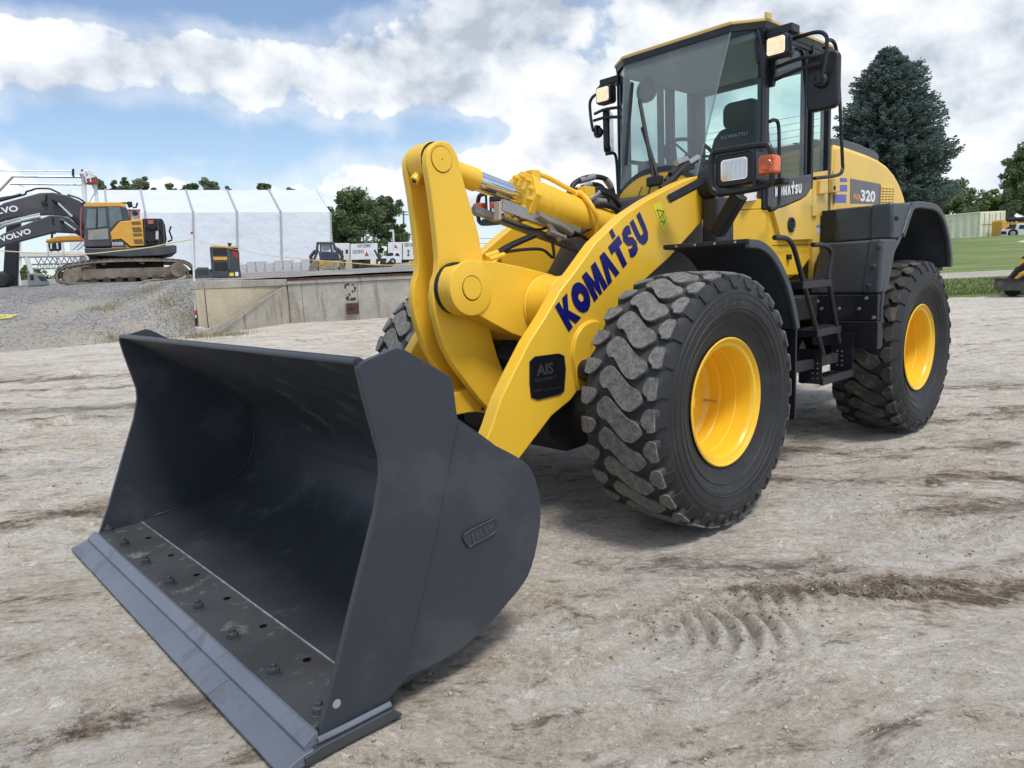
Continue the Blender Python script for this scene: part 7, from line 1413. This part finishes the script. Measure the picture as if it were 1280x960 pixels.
for k, w0 in enumerate((.08, wC / 2 + .02)):
    m = MB(); w1 = w0 + wC / 2 - .09; m.bb(w0, w1, -.05, .0, .10, hC - .12); dr_ = m.build('container_door', cm, CN, bevel=.01)
    for f_ in (.28, .72):
        x = w0 + (w1 - w0) * f_; m = MB(); m.tube([(x, -.08, .12), (x, -.08, hC - .14)], .022, 6); m.build('lock_rod', mat('rod_grey', (.30, .32, .25), .5), dr_)
    m = MB(); m.bb(w0 + .05, w1 - .05, -.065, -.05, hC * .48, hC * .52); m.build('door_rib', MATS['rod_grey'], dr_)
o = [(47.04,66.958,2.835)][0]; o = (o[0], o[1], o[2])
PK = pickup(o, 66, 'white pickup truck at the right edge with a black tube on its rack', [(45.789,66.983,3.002),(45.813,67.06,3.514),(46.045,67.092,3.723),(46.789,67.104,3.799),(47.322,67.15,4.104),(49.465,67.135,4.005),(49.41,66.958,2.836)], [[(46.117,67.086,3.683),(47.097,67.14,4.041),(47.319,67.139,4.031),(47.152,67.079,3.635)], [(47.447,67.077,3.622),(47.612,67.131,3.98),(48.204,67.127,3.953),(48.187,67.072,3.588)]], [(46.896,66.97,2.915),(49.113,66.955,2.813)], [(45.812,67.011,3.184),(45.848,67.055,3.476),(46.329,67.051,3.454),(46.315,67.007,3.161)])
m = BM(o); m.tube(m.L3([(46.452,67.211,4.51),(49.489,67.212,4.517)], .4), .18, 12); m.build('rack_tube', BLKM, PK)
m = BM(o); m.sil([(46.219,67.174,4.264),(49.477,67.173,4.261),(49.466,67.136,4.012),(46.655,67.149,4.098)], .8, 1.4); m.build('rack_beam', XYEL, PK)
o = [(48.794,71.024,2.969)][0]; m = BM(o); m.sil([(48.637,71.025,2.976),(48.71,71.259,4.526),(48.877,71.293,4.751),(49.184,71.267,4.582),(49.479,71.207,4.18),(49.421,71.019,2.94)], 0, 1.5); yo_ = m.build('yellow_machine', XYEL, None, bevel=.1); yo_.location = B(*o); yo_.rotation_euler = (0, 0, RZB); tag(yo_, 'yellow machine half hidden behind the white pickup at the right edge', 'machine')
o = [(13.592,19.213,0.266)][0]; o = (o[0], o[1], gz(o[0], o[1]))
dm = 20.4
turn_to(o)
ML = bthing('compact_loader', 'small yellow and black compact loader cut off by the right edge', 'compact loader', o, face(o))
m = BM(o); m.sil([(13.709,20.221,0.746),(13.91,20.216,0.714),(15.215,20.205,0.643),(15.201,20.16,0.343),(13.762,20.173,0.431),(13.696,20.18,0.479)], -.05, .42); bkt = m.build('front_bucket', mat('loader_bucket', (.055, .05, .045), .7, var=.2, dirt=(.2, .17, .13), dirtamt=.6, dscale=3), ML, bevel=.015)
m = BM(o); m.sil([(13.732,20.224,0.767),(15.217,20.212,0.688),(15.215,20.204,0.632),(13.752,20.215,0.71)], -.07, .0); m.build('bucket_lip', BLKM, bkt)
for P in ([(14.199,20.483,0.473),(14.428,20.485,0.485),(14.606,20.466,0.364),(14.576,20.446,0.229),(14.188,20.449,0.247),(14.101,20.463,0.342)],):
    m = BM(o); cc = m.P([(14.424,20.471,0.395)])[0]; m.lathe([(.45, 0), (.45, .12), (.47, .20), (.62, .20), (.64, .12), (.64, 0)], (cc[0], 0, .19), seg=18); m.build('wheel', BLKM, ML)
for P, r, mm in (([(14.277,20.513,0.673),(14.443,20.533,0.801),(14.589,20.559,0.976),(14.824,20.581,1.123)], .07, BLK), ([(14.494,20.549,0.912),(14.637,20.569,1.041),(14.785,20.602,1.261)], .05, XYEL), ([(14.207,20.51,0.654),(14.347,20.519,0.715),(14.529,20.515,0.684),(14.762,20.527,0.764)], .06, BLKM), ([(14.529,20.515,0.684),(14.673,20.534,0.813),(14.86,20.547,0.895)], .07, XYEL), ([(14.396,20.529,0.781),(14.538,20.542,0.865),(14.647,20.524,0.747)], .05, BLKM)):
    m = BM(o); m.tube(m.L3(P, .35), r, 8, smooth=2); m.build('lift_linkage', mm, ML)
m = BM(o); m.sil([(14.719,20.609,1.309),(14.883,20.622,1.392),(15.477,20.618,1.365),(15.441,20.502,0.597),(14.573,20.508,0.637)], .5, 1.4); m.build('body', BLKM, ML, bevel=.04)
m = BM(o); m.sil([(14.673,20.534,0.813),(15.451,20.536,0.823),(15.443,20.508,0.642),(14.621,20.514,0.68)], .45, .55); m.build('side_panel', XYEL, ML)

# ------------------------------------------------------------------ trees
def leafmat(name, c1, c2, c3):
    m = bpy.data.materials.new(name); m.use_nodes = True; g = NG(m.node_tree); p = m.node_tree.nodes['Principled BSDF']
    ge = g.n('ShaderNodeNewGeometry'); rnd = ge.outputs['Random Per Island']; tc = g.n('ShaderNodeTexCoord').outputs['Object']
    f = g.m('ADD', g.m('MULTIPLY', rnd, .6), g.m('MULTIPLY', g.noise(tc, .45, 3), .5))
    c = g.ramp(f, [(.2, c1), (.55, c2), (.9, c3)])
    g.put(p.inputs['Base Color'], c); p.inputs['Roughness'].default_value = .7; p.inputs['Specular IOR Level'].default_value = .25
    t = g.n('ShaderNodeBsdfTranslucent'); g.put(t.inputs[0], c); mx = g.n('ShaderNodeMixShader'); mx.inputs[0].default_value = .25
    o = [x for x in m.node_tree.nodes if x.type == 'OUTPUT_MATERIAL'][0]
    m.node_tree.links.new(p.outputs[0], mx.inputs[1]); m.node_tree.links.new(t.outputs[0], mx.inputs[2]); m.node_tree.links.new(mx.outputs[0], o.inputs[0]); return m
LF1 = leafmat('oak_leaves', (.065, .10, .045), (.125, .175, .075), (.21, .265, .12))
LF2 = leafmat('light_leaves', (.11, .17, .045), (.21, .28, .08), (.33, .40, .14))
LF3 = leafmat('grey_green_leaves', (.11, .15, .075), (.20, .25, .13), (.31, .36, .20))
SPR = leafmat('spruce_needles', (.060, .095, .086), (.12, .17, .155), (.22, .28, .26))
DEAD = mat('dead_twigs', (.14, .105, .09), .9, var=.3)
BARK = mat('bark', (.10, .08, .065), .9, var=.2, bump=.02, bscale=12)
def leaves(centres, rad, per, size, rng, droop=0.0, flat=.75):
    """leaf-sized two-triangle faces scattered through clumps; returns verts, faces arrays"""
    C = np.repeat(np.array(centres), per, axis=0); n = len(C); R = np.repeat(np.array(rad), per)
    d = rng.normal(size=(n, 3)); d /= np.linalg.norm(d, axis=1)[:, None]; r = R * rng.random(n) ** .45
    P = C + d * r[:, None] * np.array([1, 1, flat])
    a = rng.normal(size=(n, 3)) + d * .6; a /= np.linalg.norm(a, axis=1)[:, None]; b = np.cross(a, rng.normal(size=(n, 3))); b /= np.linalg.norm(b, axis=1)[:, None]
    s = size * (.6 + .8 * rng.random(n))[:, None]; a[:, 2] -= droop
    V = np.stack([P - a * s, P + b * s * .6, P + a * s, P - b * s * .6], 1).reshape(-1, 3)
    F = np.arange(n * 4).reshape(-1, 4); return V, F
def np_mesh(name, V, F, material, parent, kind=None):
    me = bpy.data.meshes.new(name); me.vertices.add(len(V)); me.vertices.foreach_set('co', V.reshape(-1).astype(np.float32))
    me.loops.add(F.size); me.loops.foreach_set('vertex_index', F.reshape(-1).astype(np.int32)); me.polygons.add(len(F)); me.polygons.foreach_set('loop_start', (np.arange(len(F)) * F.shape[1]).astype(np.int32))
    me.update(calc_edges=True); me.materials.append(material); o = bpy.data.objects.new(name, me); COL.objects.link(o)
    if parent is not None: o.parent = parent
    if kind: o['kind'] = kind
    return o
def tree(label, u, v, h, w, seed, lm, clumps=60, per=130, lsize=.22, trunk_h=.28, base=None, group=None, shape=1.0, name='broadleaf_tree', gaps=.0):
    rng = np.random.default_rng(seed); z0 = gz(u, v) if base is None else base
    T = bthing(name, label, 'tree', (u, v, z0), group=group)
    m = MB(); P = [Vector((0, 0, -.3)), Vector((.03 * w * rng.normal(), 0, h * .25)), Vector((.05 * w * rng.normal(), .05 * w * rng.normal(), h * .55)), Vector((.03 * w * rng.normal(), 0, h * .85))]
    m.tube(P, [h * .028, h * .02, h * .012, h * .004], 8, smooth=0)
    cs = []; rs = []
    lobes = [(rng.uniform(-.28, .28) * w, rng.uniform(-.28, .28) * w, rng.uniform(.45, .88) * h, rng.uniform(.20, .30) * w) for _ in range(6)] + [(0, 0, h * .86, .20 * w)]
    for k in range(clumps):
        if k % 5 < 3:                                  # lobed outline
            L_ = lobes[(k // 2) % 7]; d = rng.normal(size=3); d /= np.linalg.norm(d); q = .55 + .45 * rng.random()
            x, y, zz = L_[0] + d[0] * L_[3] * q, L_[1] + d[1] * L_[3] * q, L_[2] + d[2] * L_[3] * q * .9
        else:                                          # inner fill and skirts
            t = rng.random() ** .8; zz = h * (trunk_h + (1 - trunk_h) * t * .9); wr = w * .5 * (sin(pi * (.14 + .78 * t) ** .85 * shape)) ** .6; th = rng.uniform(0, 2 * pi); q = rng.random() ** .5
            x, y = cos(th) * wr * q, sin(th) * wr * q
        zz = min(zz, h * .965); cs.append((x, y, zz)); rs.append(w * rng.uniform(.075, .135))
    for k in range(0, clumps, 5):
        c_ = Vector(cs[k]); b0 = P[1].lerp(P[3], max(0, min(1, (c_.z - h * .35) / (h * .6)))); m.tube([b0, b0.lerp(c_, .5) + Vector((0, 0, -.02 * h)), c_], [h * .009, h * .006, h * .002], 5)
    m.build('trunk', BARK, T)
    V, F = leaves(cs, rs, per, lsize, rng); np_mesh('crown', V, F, lm, T); return T
def UVp(d, px, py):
    s = d; r = (F_ + R_ * ((px - 640) / 892.082) - U_ * ((py - 480) / 892.082)) * s
    return (r.x * ER[0] + r.y * ER[1], r.x * EF[0] + r.y * EF[1], CZ + r.z)
def tree_at(label, d, px, py_top, py_base, wpx, seed, lm, **k):
    a = UVp(d, px, py_base); t = UVp(d, px, py_top); return tree(label, a[0], a[1], t[2] - a[2], wpx * d / 892, seed, lm, base=a[2], **k)
for i, (px, pt, w, lb) in enumerate(((138, 221, 26, 'low tree top showing above the left end of the tent roof'), (160, 222, 22, 'broad dark tree top above the tent beside the mast'), (172, 220, 18, 'pointed dark tree top above the tent, nearest the mast head'), (190, 217, 30, 'tallest rounded tree top above the tent roof at the left'),
    (228, 228, 26, 'flat light green tree top above the middle of the tent roof'), (250, 223, 30, 'lumpy tree top above the middle of the tent roof'), (272, 221, 28, 'dark double tree top right of the lumpy one above the tent'), (294, 229, 12, 'tiny pointed tree top peeking over the tent roof'), (338, 226, 24, 'small dark tree top over the right part of the tent roof'), (371, 233, 16, 'lowest small tree top over the right end of the tent roof'))):
    tree_at(lb, 112, px, pt, 330, w, 100 + i, LF1 if i % 3 else LF3, clumps=70, per=110, lsize=.20, trunk_h=.5, shape=.9)
tree_at('large dark oak with a wide ragged crown right of the tent', 118, 443, 239, 332, 82, 11, LF1, clumps=170, per=130, lsize=.20, trunk_h=.10)
tree_at('dark tree with a pointed crown between the oak and the utility pole', 124, 487, 245, 333, 52, 12, LF1, clumps=130, per=120, lsize=.20, trunk_h=.10)
tree_at('small dark tree filling the gap at the right end of the tent', 121, 424, 268, 332, 36, 13, LF1, clumps=40, per=110, lsize=.26, trunk_h=.1)
tree_at('green tree hidden low behind the bell crank', 130, 560, 275, 333, 60, 14, LF2, clumps=40, per=100, lsize=.3, trunk_h=.1)
# right side
tree_at('tall grey green tree at the right edge of the picture', 84, 1283, 180, 300, 72, 21, LF3, clumps=130, per=130, lsize=.17, trunk_h=.2)
for i, (px, pt, w, d, lm_, lb) in enumerate(((1196, 224, 62, 92, LF3, 'grey green tree directly right of the spruce'), (1232, 247, 40, 96, LF3, 'low round tree above the container doors'), (1262, 236, 56, 90, LF2, 'bright yellow green tree behind the white pickup'), (1300, 240, 50, 94, LF2, 'bright green bushy tree cut off by the right edge'), (1160, 240, 50, 100, LF3, 'dull green tree behind the dead spruce branches'), (1215, 262, 40, 88, LF3, 'low dark green bush just above the container'))):
    tree_at(lb, d, px, pt, 300, w, 40 + i, lm_, clumps=90, per=130, lsize=.17, trunk_h=.08, shape=.85)
def spruce(label, u, v, h, w, seed, base):
    rng = np.random.default_rng(seed); T = bthing('spruce_tree', label, 'tree', (u, v, base))
    m = MB(); m.tube([(0, 0, -.3), (0, 0, h * .5), (0, 0, h * .97)], [h * .024, h * .014, h * .002], 8); m.build('trunk', BARK, T)
    Vs = []; Ds = []; br = MB(); nb = 0
    lev = np.concatenate([np.linspace(.10, .985, 84)]); PR = [(0, .40), (.10, .80), (.22, .95), (.30, 1.0), (.36, .98), (.46, .90), (.63, .72), (.76, .58), (.84, .48), (.92, .30), (.97, .16), (1, .03)]
    for t in lev:
        z = h * t; rr = w * .5 * float(np.interp(t, [p[0] for p in PR], [p[1] for p in PR])) * (.94 + .10 * sin(t * 31)); k = int(16 + 10 * (1 - t))
        for j in range(k):
            th = rng.uniform(0, 2 * pi); L_ = rr * rng.uniform(.80, 1.05); ex = (w * .05 if cos(th) > .3 and .45 < t < .9 else 0)
            dv = np.array([cos(th), sin(th), 0]); n_ = max(5, int(L_ / .15)); s = np.linspace(.30, 1, n_)
            P = dv[None, :] * (L_ + ex) * s[:, None]; P[:, 2] = z - .10 * L_ * s + .16 * L_ * s ** 3 + rng.normal() * .05
            dead = t < .22 and rng.random() < .8
            for c_, ss in zip(P, s):
                cnt = 5 if not dead else 3
                side = np.array([-dv[1], dv[0], 0])
                for q in range(cnt):
                    ln = .62 * (1.15 - ss * .55); o = c_ + side * rng.uniform(-.5, .5) * (1.2 - ss) + np.array([0, 0, rng.uniform(-.12, .10)])
                    dr = dv * rng.uniform(.4, 1.0) + side * rng.uniform(-.9, .9) + np.array([0, 0, rng.uniform(-.25, .45)]); dr /= np.linalg.norm(dr)
                    up = np.cross(dr, rng.normal(size=3)); up /= np.linalg.norm(up); wd = .050 if not dead else .012
                    (Ds if dead else Vs).append([o, o + dr * ln * .55 * .5 + up * wd, o + dr * ln * .55, o + dr * ln * .55 * .5 - up * wd])
            if j % 3 == 0: br.tube([(0, 0, z), tuple(P[len(P) // 2]), tuple(P[-1])], [.035, .02, .006], 4)
    br.build('branches', BARK, T)
    V = np.array(Vs).reshape(-1, 3); np_mesh('crown', V, np.arange(len(V)).reshape(-1, 4), SPR, T)
    V = np.array(Ds).reshape(-1, 3); np_mesh('dead_twigs', V, np.arange(len(V)).reshape(-1, 4), DEAD, T)
a = UVp(50, 1103, 300); t_ = UVp(50, 1103, 70)
spruce('tall dark blue green spruce behind the loader hood, lowest twigs dead', a[0], a[1], t_[2] - gz(a[0], a[1]), 158 * 50 / 892, 5, gz(a[0], a[1]))
# far treeline beyond everything
rng = np.random.default_rng(9); cs = []; rs = []
for i in range(240):
    u_ = rng.uniform(-260, 330); v_ = rng.uniform(250, 300); cs.append((u_, v_, .026 * v_ + rng.uniform(0, 4))); rs.append(rng.uniform(3, 5.5))
V, F = leaves(cs, rs, 110, 1.0, rng); Wd = np.stack([CX + V[:, 0] * ER[0] + V[:, 1] * EF[0], CY + V[:, 0] * ER[1] + V[:, 1] * EF[1], V[:, 2]], 1)
tw = np_mesh('far_woodland', Wd, F, LF1, None, 'stuff'); tw['label'] = 'thin line of woodland on the far horizon'; tw['category'] = 'woodland'

# ------------------------------------------------------------------ loose stones, weeds, grass tufts
def stones(name, N, place, smin, smax, material, seed):
    rng = np.random.default_rng(seed); base = np.array([(1, 0, 0), (-1, 0, 0), (0, 1, 0), (0, -1, 0), (0, 0, 1), (0, 0, -.6)], float)
    tri = np.array([(0, 2, 4), (2, 1, 4), (1, 3, 4), (3, 0, 4), (2, 0, 5), (1, 2, 5), (3, 1, 5), (0, 3, 5)]); Vs = []; Fs = []; k = 0
    for i in range(N):
        u_, v_ = place(rng); s = smin + (smax - smin) * rng.random() ** 3; z = gz(u_, v_)
        p = base * s * (1 + .35 * rng.normal(size=(6, 3))) * np.array([1, 1, .65]); an_ = rng.uniform(0, 6.28); c_, s_ = cos(an_), sin(an_)
        x = p[:, 0] * c_ - p[:, 1] * s_; y = p[:, 0] * s_ + p[:, 1] * c_; w0 = B(u_, v_, z + s * .2)
        Vs.append(np.stack([x + w0.x, y + w0.y, p[:, 2] + w0.z], 1)); Fs.append(tri + k); k += 6
    return np_mesh(name, np.concatenate(Vs), np.concatenate(Fs), material, None, 'stuff')
ST1 = mat('dirt_stone', (.44, .40, .34), .95, var=.3, vscale=9, dirt=(.24, .19, .14), dirtamt=.8, dscale=3); ST2 = mat('gravel_stone', (.34, .335, .325), .95, var=.35, vscale=9, dirt=(.12, .12, .125), dirtamt=.8, dscale=2.2)
stones('loose_stones', 7000, lambda r: (lambda v: (r.uniform(-.85, .85) * v, v))(1.3 + 8.5 * r.random() ** 1.3), .002, .0085, ST1, 3)
stones('gravel_stones', 5000, lambda r: (r.uniform(-17, DU0 - .1), r.uniform(17.2, 23)), .010, .034, ST2, 4)
def clod_place(r):
    k = r.integers(0, 7); c = RUTS[k]; return (c[0] + r.normal() * c[3] * .8, c[1] + r.normal() * c[4] * .9)
stones('dirt_clods', 1500, clod_place, .002, .010, mat('dark_clod', (.24, .195, .15), .95, var=.3, vscale=9), 6)
def blades(name, N, place, h, w, material, seed, bend=.3):
    rng = np.random.default_rng(seed); Vs = np.zeros((N, 4, 3))
    for i in range(N):
        u_, v_ = place(rng); p = B(u_, v_, gz(u_, v_) - .01); p = np.array(p); th = rng.uniform(0, 6.28); hh_ = h * rng.uniform(.5, 1.3); d = np.array([cos(th), sin(th), 0]); e = np.array([-d[1], d[0], 0])
        Vs[i] = [p - d * w, p + d * w, p + d * w * .3 + e * hh_ * bend + np.array([0, 0, hh_]), p - d * w * .3 + e * hh_ * bend + np.array([0, 0, hh_])]
    return np_mesh(name, Vs.reshape(-1, 3), np.arange(N * 4).reshape(-1, 4), material, None, 'stuff')
blades('lawn_grass', 16000, lambda r: (lambda v: (r.uniform(6, 19), v))(20.05 + 7.5 * r.random() ** 1.5), .075, .012, leafmat('grass_blades', (.06, .09, .025), (.12, .17, .045), (.24, .27, .10)), 8)
DRY = leafmat('dry_weeds', (.20, .19, .10), (.34, .31, .19), (.46, .42, .28))
wc = [(DU0 - 1.2, DV0 + 1.0), (DU0 - .5, DV0 - .6), (DU0 - 2.3, DV0 + 2.2), (DU0 - .4, DV0 + .3), (DU0 - 3.0, DV0 + 1.1), (DU0 - 1.7, DV0 - .9), (DU0 + .2, DV0 - .7), (DU0 + 1.0, DV0 - .5)]
def weed(r): c = wc[r.integers(0, len(wc))]; return (c[0] + r.normal() * .30, c[1] + r.normal() * .28)
blades('dry_weeds', 3000, weed, .10, .008, DRY, 10)
